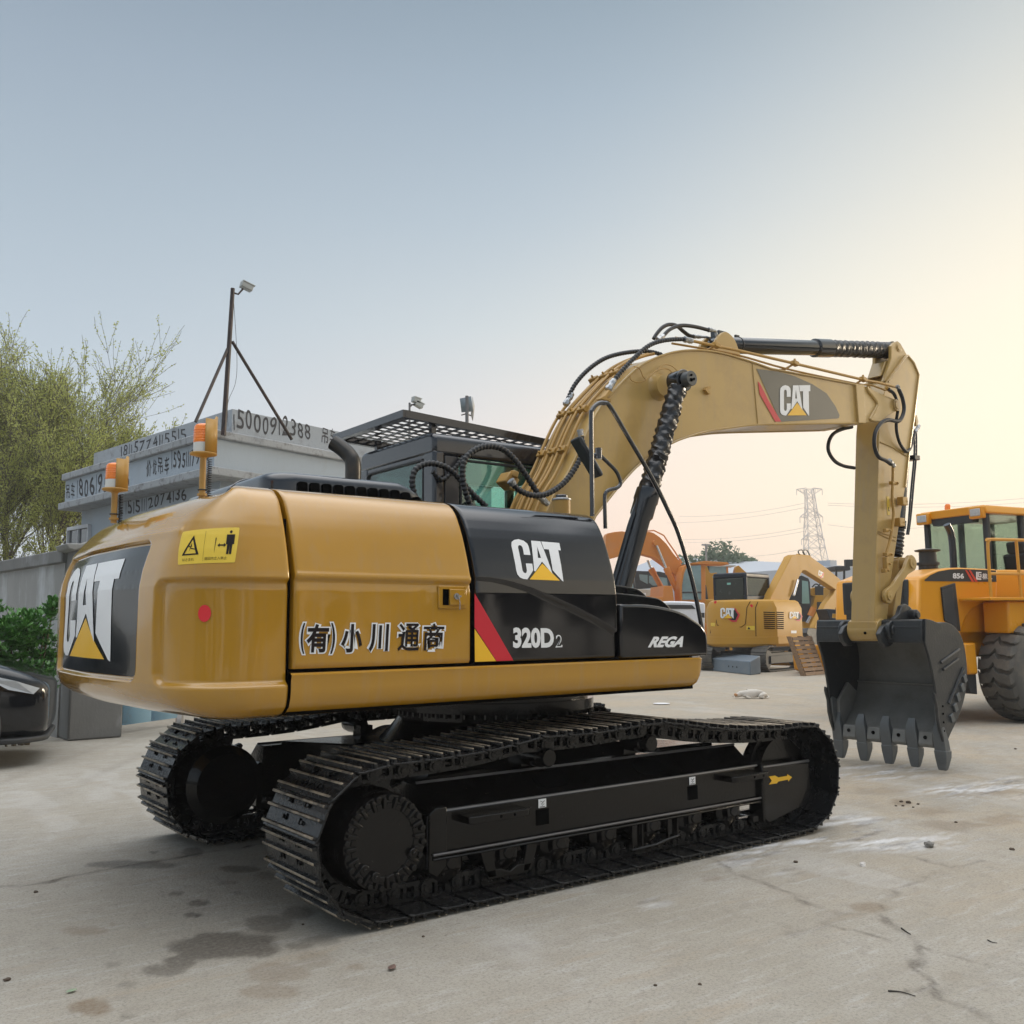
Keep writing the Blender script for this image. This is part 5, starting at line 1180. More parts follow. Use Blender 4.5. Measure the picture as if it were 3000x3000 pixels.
# --- compound wall running away from us
wc=P(197,2172,'z',0)
W0=empty('compound_wall',(wc.x,wc.y,0)); tag(W0,'old grey rendered concrete wall with peeling whitewash behind the black car','wall')
vfar=P(0,1641.6,'z',2.42)  # far point of the coping
def topz(y0,px,py): q=P(px,py,'y',y0); return q.z
zc=topz(wc.y,215,1582)
wd=Vector((-.10,1,0)).normalized(); 
zw=PP(126,1616,wc,(1,0.1,0)).z
def wl(t,o=0): return Vector((wd.x*t-o*wd.y*-1*-1,wd.y*t,0))
g=MB(); nrm_=Vector((-wd.y,wd.x,0))
def wbox(t0,t1,o0,o1,z0,z1,g): # along wall t, across o (towards -x negative)
    vs=[]
    for t in (t0,t1):
        for o in (o0,o1):
            for z in (z0,z1): p=wd*t+nrm_*o; vs.append((p.x,p.y,z))
    g.add(vs,[(0,1,3,2),(4,6,7,5),(0,4,5,1),(2,3,7,6),(0,2,6,4),(1,5,7,3)])
wbox(.5,26,-.22,-.03,0,zw-.20,g); g.build('wall_panel',CONC,W0)
g=MB(); wbox(.5,26,-.26,.02,zw-.20,zw-.02,g); g.build('coping',CONCD,W0,bevel=.02)
g=MB()
for k in (6.5,12.5,18.5): wbox(k,k+.5,-.28,.05,0,zw-.0,g); 
for i,k in enumerate((6.5,12.5,18.5)):
    g=MB(); wbox(k,k+.5,-.28,.05,0,zw+.02,g); g.build('wall_pier',CONCD,W0,bevel=.02)
# end pier with a sloping broken top
pr_=P(357,2158,'y',wc.y+.0); pw=pr_.x-wc.x
vs=[];xs=[0,.12,.3,.5,pw]; tz=[zc-.12,zc-.02,zc+.03,zc+.05,zc+.02]
g=MB(); poly=[(0,0),(pw,0)]+[(x,z) for x,z in zip(xs[::-1],tz[::-1])]; g.prism(poly,0,.55,'y'); g.build('end_pier',CONCD,W0,bevel=.025)
g=MB(); g.prism([(-.10,zw-.05),(-.02,zc-.14),(pw*.5,zc+.0),(pw*.5,zc+.06),(.05,zc-.04),(-.14,zw+.02)],-.03,.60,'y'); g.build('pier_cap',CONC,W0,bevel=.02)
# --- blue sheet gate beside the pier
ga=P(358,2085,'y',wc.y+.35); gb=P(520,2085,'y',wc.y+.95)
BLU=mat('blue_sheet_metal',(.28,.50,.70),.5,var=.15,vs=4,dirt=((.28,.24,.20),4,.5,.72,.6))
GT=empty('metal_gate',(ga.x,ga.y,0)); tag(GT,'pale blue sheet metal gate leaf beside the wall end, seen under the excavator','gate')
dx=gb.x-ga.x; dy=gb.y-ga.y
for k in range(2):
    g=MB(); a0,a1=k/2+.006,(k+1)/2-.006
    g.add([(dx*a0,dy*a0,.12),(dx*a1,dy*a1,.12),(dx*a1,dy*a1,2.0),(dx*a0,dy*a0,2.0)],[(0,1,2,3)]); g.build('gate_panel',BLU,GT,thick=.03)
g=MB(); g.box((dx*1.03,dy*1.03,1.0),(.07,.07,2.0)); g.build('gate_post',mat('rusty_post',(.28,.16,.12),.7,var=.3,dirt=((.5,.48,.45),6,.5,.6,.7)),GT)
g=MB(); g.lathe([(-.03,.04),(-.03,.13),(.03,.13),(.03,.04)],(dx*.66,dy*.66-.9,.13),(1,-.5,0),24); GW=g.build('steel_roller',mat('grey_rubbed_steel',(.20,.19,.18),.55),None); GW.location=(ga.x,ga.y,0); tag(GW,'small grey steel wheel on the ground behind the far track','wheel')
# --- low flat-roofed shed with phone numbers sprayed on it
ZT=4.6
c_=P(624,1254,'z',ZT); l_=P(177,1389,'z',ZT); r_=P(960,1318,'z',ZT)
dl=(l_-c_).normalized(); LLn=(l_-c_).length; dr=(r_-c_).normalized(); RL=7.5
kz=lambda y:CZ+(ZT-CZ)*(1824-y)/(1824-1254)
SH=empty('concrete_shed',(c_.x,c_.y,0)); tag(SH,'low pale grey flat-roofed concrete shed with sprayed black phone numbers along its parapet','building')
def quadring(o,z0,z1,g,LL=LLn,RR=RL,c=Vector((0,0,0))):
    nl=Vector((dl.y,-dl.x,0)); nl=nl if nl.dot(dr)<0 else -nl
    nr=Vector((dr.y,-dr.x,0)); nr=nr if nr.dot(dl)<0 else -nr
    # corner offset outwards by o on both faces
    A=Matrix(((nl.x,nl.y),(nr.x,nr.y))).inverted()@Vector((o,o)); co=c+Vector((A.x,A.y,0))
    pl=co+dl*(LL+o*1.5); prr=co+dr*(RR+o); pb=pl+dr*(RR+o)
    q=[co,prr,pb,pl]; vs=[(p.x,p.y,z) for z in (z0,z1) for p in q]
    g.add(vs,[(0,3,2,1),(4,5,6,7)]+[(i,(i+1)%4,4+(i+1)%4,4+i) for i in range(4)]); return nl,nr,co
g=MB(); NL,NR,_c=quadring(-.02,kz(1279)-.0,ZT,g); g.build('parapet_ledge',LEDG,SH,bevel=.02)
g=MB(); quadring(-.10,kz(1365),kz(1279),g); g.build('parapet_band',WALLP,SH)
g=MB(); quadring(.02,kz(1391),kz(1365),g); g.build('eaves_slab',LEDG,SH,bevel=.02)
g=MB(); quadring(-.42,0,kz(1391),g); g.build('shed_wall',WALLP,SH)
up_c=P(681,1198,'z',ZT+.62); g=MB(); quadring(0,ZT-.1,ZT+.62,g,LLn*.93,RL-1,Vector((up_c.x-c_.x,up_c.y-c_.y,0))); UPM=g.build('upper_parapet',LEDG if False else mat('dull_parapet',(.33,.36,.39),.85,var=.15,vs=2,bump=.3,bs=25,dirt=((.16,.15,.14),4,.52,.72,.6)),SH)
rw=c_+NL*(-.415)
def face_text(s_,c,p,n,parent,m=GRAF,bold=0.0,name='sprayed_lettering'):
    n_=Vector(n); q=[PP(a,b,p,n)+n_*.004 for a,b in c]; rj=random.Random(len(s_)*7+int(c[0][0])); vs=[];fs=[]; x=0; N_=len(s_)
    for ch in s_:   # sprayed by hand: every character a little different
        v1,f1=text2d(ch,1,bold,shear=rj.uniform(-.12,.18),width=1,height=1); wd=(.42 if ch=='1' else 1)*rj.uniform(.85,1.1)*(.34 if ch=='1' else .72); hh=rj.uniform(.78,1.05); yo_=rj.uniform(-.06,.10); sk=rj.uniform(-.12,.12); o_=len(vs)
        vs+=[Vector((x+v.x*wd+sk*v.y*.3,yo_+v.y*hh+.05*math.sin(v.x*4+x),0)) for v in v1]; fs+=[tuple(i+o_ for i in f) for f in f1]; x+=wd+.22
    vs=[Vector((v.x/x,v.y,0)) for v in vs]
    o=decal(name,(vs,fs),lambda u,v:((q[0]*(1-u)+q[1]*u)*(1-v)+(q[3]*(1-u)+q[2]*u)*v)-Vector((c_.x,c_.y,0)),m,parent); return o
def g2(L): return [Cr(a,b,150,1100,2.147) for a,b in L]
pL=c_+NL*(-.10); 
face_text('吊车',g2([(95,790),(155,776),(155,660),(95,675)]),pL,NL,SH,bold=.01)
face_text('18061951396',g2([(163,776),(500,690),(500,568),(163,655)]),pL,NL,SH,bold=.01)
face_text('价优吊车',g2([(600,645),(752,605),(752,490),(600,535)]),pL,NL,SH,bold=.01)
face_text('15951117906',g2([(758,600),(1000,535),(1000,450),(758,480)]),pL,NL,SH,bold=.01)
pW=c_+NL*(-.42)
face_text('车',g2([(425,895),(465,885),(465,800),(425,812)]),pW,NL,SH,bold=.01)
face_text('15151112074136',g2([(470,885),(862,775),(862,700),(470,790)]),pW,NL,SH,bold=.01)
pU=up_c
face_text('18115774115515',g2([(440,520),(862,395),(862,315),(440,445)]),pU,NL,SH,bold=0.0)
face_text('15000912388',g2([(1145,335),(1640,400),(1640,285),(1145,215)]),pU,NR,SH,bold=0.005)
face_text('吊车',g2([(1700,425),(1800,440),(1800,335),(1700,320)]),pU,NR,SH,bold=0.005)
face_text('口',g2([(1030,320),(1058,312),(1058,285),(1030,292)]),pU,NL,SH,bold=0.005)
# window on the wall near the far end
q=[PP(a,b,pW,NL) for a,b in g2([(118,1060),(250,1035),(250,945),(118,968)])]
def loc(p,o=0): return Vector((p.x-c_.x,p.y-c_.y,p.z))+NL*o
g=MB(); zb_=2.0; wl_=[loc(p,.03) for p in q]; wl_[0].z=wl_[1].z=1.35; wl_[0].z=wl_[1].z
g.tube([wl_[3],wl_[2]],.05,4); g.tube([wl_[3],wl_[0]],.045,4); g.tube([(wl_[3]+wl_[2])/2,(wl_[0]+wl_[1])/2],.03,4); g.tube([wl_[2],wl_[1]],.045,4); g.tube([wl_[0],wl_[1]],.045,4)
WF=g.build('window_frame',mat('pale_frame',(.5,.52,.55),.5),SH)
g=MB(); w2=[p-NL*.015 for p in wl_]; g.add(w2,[(0,1,2,3)]); g.build('window_pane',mat('dark_pane',(.02,.025,.03),.08,coat=.5),WF)
# --- camera mast standing on the roof edge, with two raking struts
mb0=P(655,1257,'z',ZT); my=mb0.y
MS=empty('camera_mast',(mb0.x,mb0.y,ZT)); tag(MS,'tall dark steel mast with two raking struts and one security camera on the shed roof','mast')
def ml(px,py,y=None): p=P(px,py,'y',my if y is None else y); return p-Vector((mb0.x,mb0.y,ZT))
g=MB(); g.cyl(ml(655,1257)-Vector((0,0,.1)),ml(682,845),.045,8,.036); g.build('mast_pole',STLD,MS)
g=MB(); g.cyl(ml(573,1236,my-.3),ml(667,1022),.026,8); g.build('mast_strut',STLD,MS)
g=MB(); g.cyl(ml(855,1288,my+.2),ml(680,1000),.028,8); g.build('mast_strut',STLD,MS)
g=MB(); g.tube([ml(684,858),ml(698,862),ml(712,846)],.016,6); CBk=g.build('camera_arm',STLD,MS)
def seccam(parent,a,b,w,h,nm='security_camera'):
    d=(b-a).normalized(); s=d.cross(Vector((0,0,1))).normalized(); u=s.cross(d); Rm=Matrix((d,s,u)).transposed(); c=(a+b)/2; L=(b-a).length
    g=MB(); g.box(c,(L,w,h*.8),Rm); o=g.build(nm,mat('camera_shell',(.33,.35,.34),.5),parent,bevel=.01)
    g=MB(); g.box(c+u*h*.45+d*L*.05,(L*1.1,w*1.12,h*.12),Rm); g.build('sun_shield',mat('shield_grey',(.42,.44,.42),.5),o)
    g=MB(); g.cyl(b-d*.005,b+d*.006,h*.3,14); g.build('camera_lens',GAP,o); return o
seccam(CBk,ml(706,832),ml(738,848),.13,.12)
g=MB(); g.tube(spl([ml(684,870),ml(694,1040,my-.02),ml(690,1120),ml(668,1180),ml(668,1250)],8),.004,4); g.build('mast_cable',RUB,MS)
# --- two thin poles beyond the shed
def pole(px,pyt,dist_y,r,name,label,cat,head):
    p=P(px,pyt,'y',dist_y); o=empty(name,(p.x,p.y,0)); tag(o,label,cat); g=MB(); g.cyl((0,0,0),(0,0,p.z),r,8,r*.8); g.build('pole_shaft',mat('pole_grey',(.12,.12,.125),.6),o); head(o,p); return o
def h1(o,p):
    sc=.012*1
    def q(px,py): return P(px,py,'y',p.y)-Vector((p.x,p.y,0))
    g=MB(); g.tube([q(1200,1192),q(1206,1186),q(1226,1184)],.035,6); a=g.build('camera_arm',STLD,o)
    seccam(a,q(1209,1170),q(1229,1177),.22,.22); seccam(a,q(1216,1180),q(1236,1192),.22,.22)
pole(1200,1180,24,.05,'camera_pole','thin pole with two white security cameras rising behind the cab roof','pole',h1)
def h2(o,p):
    def q(px,py,dy=0): return P(px,py,'y',p.y+dy)-Vector((p.x,p.y,0))
    g=MB(); g.add([q(1347,1168,.2),q(1380,1161,-.1),q(1386,1205,-.1),q(1352,1208,.2)],[(0,1,2,3)]); g.build('panel_box',mat('panel_grey',(.13,.17,.20),.6),o,thick=.10)
    g=MB(); g.add([q(1384,1163),q(1390,1190),q(1385,1232),q(1380,1215)],[(0,1,2,3)]); g.build('side_panel',mat('panel_pale',(.45,.45,.43),.6),o,thick=.05)
    g=MB(); g.tube([q(1352,1216),q(1366,1212),q(1380,1218)],.03,6); g.build('panel_arm',STLD,o)
pole(1368,1160,30,.10,'panel_pole','grey pole carrying a tilted square panel, right of the camera pole','pole',h2)  # carries a square panel, not a lamp
# --- trees
def tree_mesh(seed,height,spread,trunks,twig_n,leaf_n,leaf=.035,upright=.7,lean=(0,0),trunk_r=.11):
    rg=random.Random(seed); segs=[]; tips=[]
    def grow(p,d,L,r,lev):
        n=4; q=p.copy(); dd=d.copy(); pts=[(q.copy(),r)]
        for i in range(n):
            dd=(dd+Vector((rg.uniform(-1,1),rg.uniform(-1,1),rg.uniform(-.4,1)*upright))*.16).normalized(); q2=q+dd*(L/n); r2=r*(1-.13*(i+1)) 
            segs.append((q.copy(),q2.copy(),pts[-1][1],r2)); q=q2; pts.append((q.copy(),r2))
        if lev>=4: tips.append(pts); return
        k=(5,5,6,6,5)[lev] if lev else 5
        for j in range(k):
            i=rg.randint(1 if lev else 2,n); b,rb=pts[i]; a=rg.uniform(0,2*PI); tilt=rg.uniform(.35,.95)
            o=dd.orthogonal().normalized(); o.rotate(Matrix.Rotation(a,3,dd)); nd=(dd*math.cos(tilt)+o*math.sin(tilt)+Vector((0,0,upright*.35))).normalized()
            grow(b,nd,L*rg.uniform(.52,.78),rb*.55,lev+1)
        grow(q,dd,L*.62,r2,lev+1)
    for (tx,ty,h0,dx_,dy_) in trunks: grow(Vector((tx,ty,0)),Vector((dx_,dy_,1)).normalized(),h0,trunk_r,0)
    return segs,tips,rg
def tree(name,loc,label,seed,trunks,leafcol,leaf_per=16,leaf=.035,trunk_r=.11,upright=.7,cat='tree',group=None,scale=(1,1,1),clump=.0):
    segs,tips,rg=tree_mesh(seed,0,0,trunks,0,0,trunk_r=trunk_r,upright=upright)
    T=empty(name,loc); tag(T,label,cat,group)
    g=MB()
    for a,b,r0,r1 in segs:
        a=Vector(x*s for x,s in zip(a,scale)); b=Vector(x*s for x,s in zip(b,scale)); g.cyl(a,b,max(r0,.006),5 if r0>.02 else 3,max(r1,.005),cap=False)
    g.build('trunk',mat(name+'_bark',(.11,.095,.075),.9,var=.3,vs=8),T,smooth=True,recalc=False)
    vs=[];fs=[]
    for pts in tips:
        for _ in range(leaf_per):
            i=rg.randint(0,len(pts)-2); t=rg.random(); p=pts[i][0]*(1-t)+pts[i+1][0]*t
            p=Vector(x*s for x,s in zip(p,scale))+Vector((rg.gauss(0,1),rg.gauss(0,1),rg.gauss(0,1)))*(.03+clump)
            d=Vector((rg.uniform(-1,1),rg.uniform(-1,1),rg.uniform(-.2,1))).normalized(); s=d.orthogonal().normalized(); s.rotate(Matrix.Rotation(rg.uniform(0,6.28),3,d)); k=leaf*rg.uniform(.6,1.3)
            o=len(vs); vs+=[p,p+d*k*.5+s*k*.35,p+d*k,p+d*k*.5-s*k*.35]; fs.append((o,o+1,o+2,o+3))
    g=MB(); g.add(vs,fs); m=leafmat(name+'_leaf',leafcol)
    g.build('crown',m,T,smooth=False,recalc=False); return T
tb=P(60,1985,'z',0); tree('spring_tree',(tb.x,tb.y,0),'many-branched tree with fine upright twigs and sparse yellow-green spring leaves behind the wall',11,[(0,0,4.4,-.10,.1),(.35,.4,4.1,.12,.02),(-.9,.3,4.4,-.26,.1),(.2,-.3,3.5,.10,-.12)],(.42,.45,.13),leaf_per=22,leaf=.058,trunk_r=.12,upright=.9)
tb=P(-260,1985,'z',0); tree('spring_tree',(tb.x,tb.y,0),'spring tree standing farther left, its branches crossing the left edge of the picture',23,[(0,0,4.5,.10,.1),(-.4,.3,4.3,-.1,0),(.6,.2,4.1,.15,0)],(.38,.42,.12),leaf_per=18,leaf=.06,trunk_r=.12,upright=.9)
# --- evergreen shrub between wall and car
def shrub(loc_,label,blobs,n,seed):
    rg=random.Random(seed); S=empty('evergreen_shrub',loc_); tag(S,label,'shrub'); vs=[];fs=[]; st=MB()
    for (bx,by,bz,br,k) in blobs:
        for _ in range(int(n*k)):
            d=Vector((rg.gauss(0,1),rg.gauss(0,1),rg.gauss(0,1))).normalized(); p=Vector((bx,by,bz))+d*br*rg.random()**.35
            for j in range(5):
                a=rg.uniform(0,6.28); u=(d*.6+Vector((math.cos(a),math.sin(a),.5))).normalized(); s=u.cross(Vector((rg.uniform(-.5,.5),rg.uniform(-.5,.5),1))).normalized(); L_=rg.uniform(.055,.10)
                nrm=u.cross(s); o=len(vs); vs+=[p,p+u*L_*.35+s*L_*.2+nrm*.004,p+u*L_*.75+s*L_*.19,p+u*L_-nrm*.01,p+u*L_*.75-s*L_*.19,p+u*L_*.35-s*L_*.2+nrm*.004]; fs.append((o,o+1,o+2,o+3,o+4,o+5))
        st.tube([(bx*.3,by*.3,0),(bx*.7,by*.7,bz*.6),(bx,by,bz)],.012,5)
    st.build('stem',mat('shrub_stem',(.10,.08,.05),.9),S); g=MB(); g.add(vs,fs); g.build('foliage',mat('laurel_leaf',(.085,.23,.045),.32,var=.45,vs=5,spec=.6),S,smooth=False,recalc=False)
sb=P(60,2160,'y',wc.y-.05)
sb.z=0
def sq(px,py,dy=0): q=P(px,py,'y',wc.y-.1+dy)-sb; return q
bl=[]
for px,py,r,k in ((30,1850,.28,1),(85,1850,.26,1),(0,1900,.3,1),(60,1920,.3,1),(115,1900,.22,.7),(10,1990,.3,.8),(90,1980,.22,.6),(138,1800,.10,.2),(155,1785,.09,.2),(158,1770,.07,.12),(145,1945,.14,.3),(150,2000,.12,.25),(-60,1900,.4,1),(-60,1820,.3,1)):
    q=sq(px,py,random.uniform(-.1,.15)); bl.append((q.x,q.y,q.z,r,k))
shrub((sb.x,sb.y,0),'glossy dark green evergreen shrub against the wall above the bonnet of the car',bl,150,4)
# --- black car, nose to the right
CARP=mat('car_black',(.006,.007,.009),.10,coat=.6,spec=.3,var=.05,rvar=.03); CLAD=mat('cladding',(.03,.031,.033),.55,var=.1)
nose=P(146,2150,'z',.25); hd=R(-15)
CR=empty('parked_car',(nose.x,nose.y,0),hd); tag(CR,'black car parked by the wall with only its front end inside the picture','car')
secs=[(0.03,.62,.36,.70,.60),(0.0,.72,.26,.76,.66),(-.16,.84,.22,.86,.72),(-.50,.90,.22,.955,.78),(-.9,.92,.22,1.03,.80),(-1.35,.93,.22,1.10,.80),(-1.5,.93,.22,1.12,.78),(-2.25,.93,.22,1.62,.62),(-3.3,.93,.22,1.64,.60),(-4.1,.92,.25,1.45,.62),(-4.5,.86,.35,1.05,.72),(-4.58,.78,.45,.9,.70)]
g=MB(); n=20; vs=[];fs=[]
for x,hw,zl,zt,ht in secs:
    belt=min(zt-.10,.90) if zt>.8 else zt-.10
    half=[(0,zl),(hw*.8,zl),(hw*.96,zl+.08),(hw,zl+.30 if belt>zl+.35 else (zl+belt)/2),(hw*.985,belt),(ht+(hw-ht)*.45,belt+(zt-belt)*.55),(ht*.9,zt-.012),(ht*.45,zt),(0,zt+.004)]
    ring=[(x,-a,b) for a,b in half]+[(x,a,b) for a,b in half[::-1][1:-1]]
    n=len(ring); vs+=ring
for i in range(len(secs)-1): fs+=[(i*n+k,i*n+(k+1)%n,(i+1)*n+(k+1)%n,(i+1)*n+k) for k in range(n)]
fs+=[tuple(range(n))[::-1],tuple((len(secs)-1)*n+k for k in range(n))]
g.add(vs,fs); CR.scale=(1.04,1.0,1.14); CBD=g.build('body',CARP,CR,ang=40); sub=CBD.modifiers.new('s','SUBSURF'); sub.levels=sub.render_levels=2
for sy in (-1,1):
    for wx in (-.86,-3.62):
        g=MB(); g.lathe([(-.11,.20),(-.11,.31),(-.09,.345),(.09,.345),(.115,.31),(.115,.22),(.06,.21)],(wx,sy*.84,.345),(0,sy,0),36,False); WH=g.build('wheel',RUB,CR)
        g=MB(); g.lathe([(.02,0),(.03,.06),(.05,.20),(.10,.215)],(wx,sy*.84,.345),(0,sy,0),30,False); g.build('rim',mat('rim_grey',(.25,.26,.27),.3,metal=.8),WH)
        g=MB(); g.tube([(wx+.44*math.cos(t),sy*.945,.36+.44*math.sin(t)) for t in np.linspace(R(-18),R(198),22)],.05,6); g.build('arch_trim',CLAD,CR)
        g=MB(); g.cyl((wx,sy*.70,.36),(wx,sy*.938,.36),.405,32); g.build('wheel_well',GAP,CR)
    q=[(-.07,.74,.70),(-.28,.855,.775),(-.58,.905,.85),(-.50,.90,.79),(-.34,.872,.70),(-.12,.79,.65)]
    g=MB(); g.add([(a,sy*(b+.012),c) for a,b,c in q],[(0,1,2,3,4,5)]); g.build('headlight',mat('headlight_lens',(.40,.42,.44),.12,coat=1,var=.2,vs=20),CR,smooth=False,thick=.03)
g=MB(); g.prism(rcorner([(.02,-.60),(.02,.60),(-.20,.86),(-.50,.92),(-.50,-.92),(-.20,-.86)],.1),.215,.265,'z'); g.build('bumper_trim',CLAD,CR,bevel=.015)
g=MB()
for k in range(5): g.box((-.012,0,.48+k*.04),(.02,.9-.05*abs(k-2),.006))
g.build('grille',CHR,CR)
g=MB(); g.box((-.03,0,.52),(.05,1.0,.26)); g.build('grille_mesh',GAP,CR)
for sy in (-1,1):
    g=MB(); g.box((-.10,sy*.70,.40),(.04,.10,.03)); g.build('fog_lamp',STL,CR,bevel=.01)
# ================================================================ RIGHT SIDE AND FAR YARD
def Lc(o,rz):        # local frame helpers: pixel -> local point on local plane x=const / y=const
    c,s=math.cos(rz),math.sin(rz); ex_=Vector((c,s,0)); ey_=Vector((-s,c,0))
    def onY(px,py,y): p=PP(px,py,o+ey_*y,ey_)-o; return Vector((p.dot(ex_),y,p.z))
    def onX(px,py,x): p=PP(px,py,o+ex_*x,ex_)-o; return Vector((x,p.dot(ey_),p.z))
    return onY,onX
MYEL=mat('other_yellow',(.47,.245,.03),.5,coat=.0,spec=.25,var=.08,vs=2,dirt=((.30,.22,.12),2,.55,.8,.5))
MORG=mat('machine_orange',(.60,.22,.045),.5,coat=.0,spec=.25,var=.08,vs=2,dirt=((.35,.22,.14),2,.5,.8,.5))
LYEL=mat('loader_yellow',(.74,.31,.012),.3,coat=.3,spec=.35,var=.05,vs=1.5,dirt=((.45,.22,.05),2,.6,.8,.3))
DGRY=mat('dark_grey_panel',(.030,.032,.034),.5,var=.15)
RUBW=mat('dusty_rubber',(.10,.095,.085),.8,var=.3,vs=3,bump=.3,bs=30,dirt=((.24,.19,.14),2.5,.45,.7,.7))
GRYS=mat('dusty_track',(.075,.07,.062),.7,var=.35,vs=5,dirt=((.20,.17,.13),4,.45,.65,.6))
def C9(L): return [Cr(a,b,1980,1600,3.331) for a,b in L]
def simple_track(parent,yc,w,L,h,n=30,mt=GRYS):
    r=h/2-.03; pts=[]
    for x in np.linspace(-L/2+r,L/2-r,24): pts.append((x,.03))
    for t in np.linspace(-90,90,14)[1:]: pts.append((L/2-r+r*math.cos(R(t)),r+.03+r*math.sin(R(t))))
    for x in np.linspace(L/2-r,-L/2+r,24)[1:]: pts.append((x,h-.03))
    for t in np.linspace(90,270,14)[1:-1]: pts.append((-L/2+r+r*math.cos(R(t)),r+.03+r*math.sin(R(t))))
    V=[Vector((a,0,b)) for a,b in pts]; V.append(V[0]); cum=[0]
    for a,b in zip(V,V[1:]): cum.append(cum[-1]+(b-a).length)
    g=MB()
    for k in range(n):
        s=(k+.5)/n*cum[-1]; i=min(len(V)-2,int(np.searchsorted(cum,s))-1); a,b=V[i],V[i+1]; d=(b-a).normalized(); c=a+d*(s-cum[i]); q=Vector((d.z,0,-d.x)); ang=math.atan2(d.z,d.x); rot=Matrix.Rotation(-ang,3,'Y'); p=cum[-1]/n
        g.box((c.x,yc,c.z),(p*.93,w,.025),rot); g.box((c.x+q.x*.02,yc,c.z+q.z*.02),(.03,w*.98,.03),rot)
    TBt=g.build('track_belt',mt,parent,smooth=False)
    g=MB(); g.box((0,yc,h*.5),(L-2*r,w*.5,h*.42)); g.box((0,yc-.03 if yc<0 else yc+.03,h*.45),(L-2.4*r,w*.66,h*.3))
    for x in (-L/2+r,L/2-r): g.cyl((x,yc-w*.3,r+.03),(x,yc+w*.3,r+.03),r*.72,20)
    g.build('track_frame',DGRY,parent,bevel=.015)
# ---------------- compact excavator
mo=P(2207,1962,'z',0); mh=R(13); ME=empty('compact_excavator',(mo.x,mo.y,0),mh); tag(ME,'clean yellow compact excavator with a black cab and short rounded tail standing behind the bucket','excavator')
mo=Vector((mo.x,mo.y,0)); mY,mX=Lc(mo,mh)
for y in (-.87,.87): simple_track(ME,y,.48,2.85,.76,30)
g=MB(); g.cyl((0,0,.4),(0,0,.72),.6,28); g.box((0,0,.45),(1.2,1.5,.25)); g.build('carbody',DGRY,ME)
# body: rounded tail, faceted top edge
def tail(s,z,hw=1.13,Rr=1.35):   # s in -1..1 around
    pass
def body_ring(z,ins):
    pts=[]; hw=1.17-ins; 
    a0=math.asin(min(1,(hw-.25)/(1.40-ins)))
    pts.append((1.05,-hw)); pts.append((-.70,-hw))
    for t in np.linspace(-.25,-1,6)[1:]: pass
    for t in np.linspace(-a0,a0,18): pts.append((-(1.50-ins)*math.cos(t),(1.40-ins)*math.sin(t)))
    pts.append((-.70,hw)); pts.append((1.05,hw)); return [(x,y,z) for x,y in pts]
lev=[(.70,.14),(.73,.05),(.80,.0),(1.0,.0),(1.005,.02),(1.84,.02),(2.04,.12),(2.09,.22)]
g=MB(); rings=[body_ring(z,i) for z,i in lev]; n=len(rings[0]); vs=[p for r_ in rings for p in r_]; fs=[(i*n+k,i*n+(k+1)%n,(i+1)*n+(k+1)%n,(i+1)*n+k) for i in range(len(rings)-1) for k in range(n)]+[tuple(range(n))[::-1],tuple((len(rings)-1)*n+k for k in range(n))]
g.add(vs,fs); MBd=g.build('body',MYEL,ME,ang=28)
# panel gaps, grille, stickers on the tail: laid on the ring surface
def tsurf(a,z,o=.004):  # a: angle across the tail
    i=float(np.interp(z,[l[0] for l in lev],[l[1] for l in lev])); return Vector((-(1.50-i+o)*math.cos(a),(1.40-i+o)*math.sin(a),z))
def onbody(px,py,o=.006):
    # march the ray to the tail or the side plane
    best=None
    for k in range(400):
        a=R(-50+k*.25*1); 
        for_z=None
        p=tsurf(a,1.3,o); 
        w=mo+Matrix.Rotation(mh,3,'Z')@p; q=np.array(w)-CAMP; x=1500+F*(q@_r)/(q@_d)
        if best is None or abs(x-px)<best[0]: best=(abs(x-px),a)
    a=best[1]; z=1.3
    if best[0]>6 or px>2300:
        q=mY(px,py,-1.17-o+.02); return Vector((q.x,-1.15-o,q.z))
    for _ in range(8):
        p=tsurf(a,z,o); w=mo+Matrix.Rotation(mh,3,'Z')@p; q=np.array(w)-CAMP; y=1500-F*(q@_u)/(q@_d); z+= (y-py)/F*(q@_d)
    return tsurf(a,z,o)
def bline(L,r,nm,m,par): g=MB(); g.tube([onbody(*p) for p in L],r,5); return g.build(nm,m,par)
bline(C9([(400,540),(396,740),(405,772),(640,790),(680,760),(700,600),(735,540)]),.010,'panel_gap',GAP,MBd)
bline(C9([(345,540),(336,850)]),.010,'panel_gap',GAP,MBd); bline(C9([(815,545),(785,600),(778,880)]),.010,'panel_gap',GAP,MBd)
def bquad(nm,px,m,par,o=.008):
    vs,fs=poly2d([C9(px)],14); g=MB(); g.add([onbody(v.x,v.y,o) for v in vs],fs); return g.build(nm,m,par,smooth=False,recalc=False)
for i in range(9):
    y=640+i*19.5
    for x0,x1 in ((860,968),(982,1054)): bquad('vent_slot',[(x0,y),(x1,y+4),(x1,y+13),(x0,y+9)],GAP,MBd)
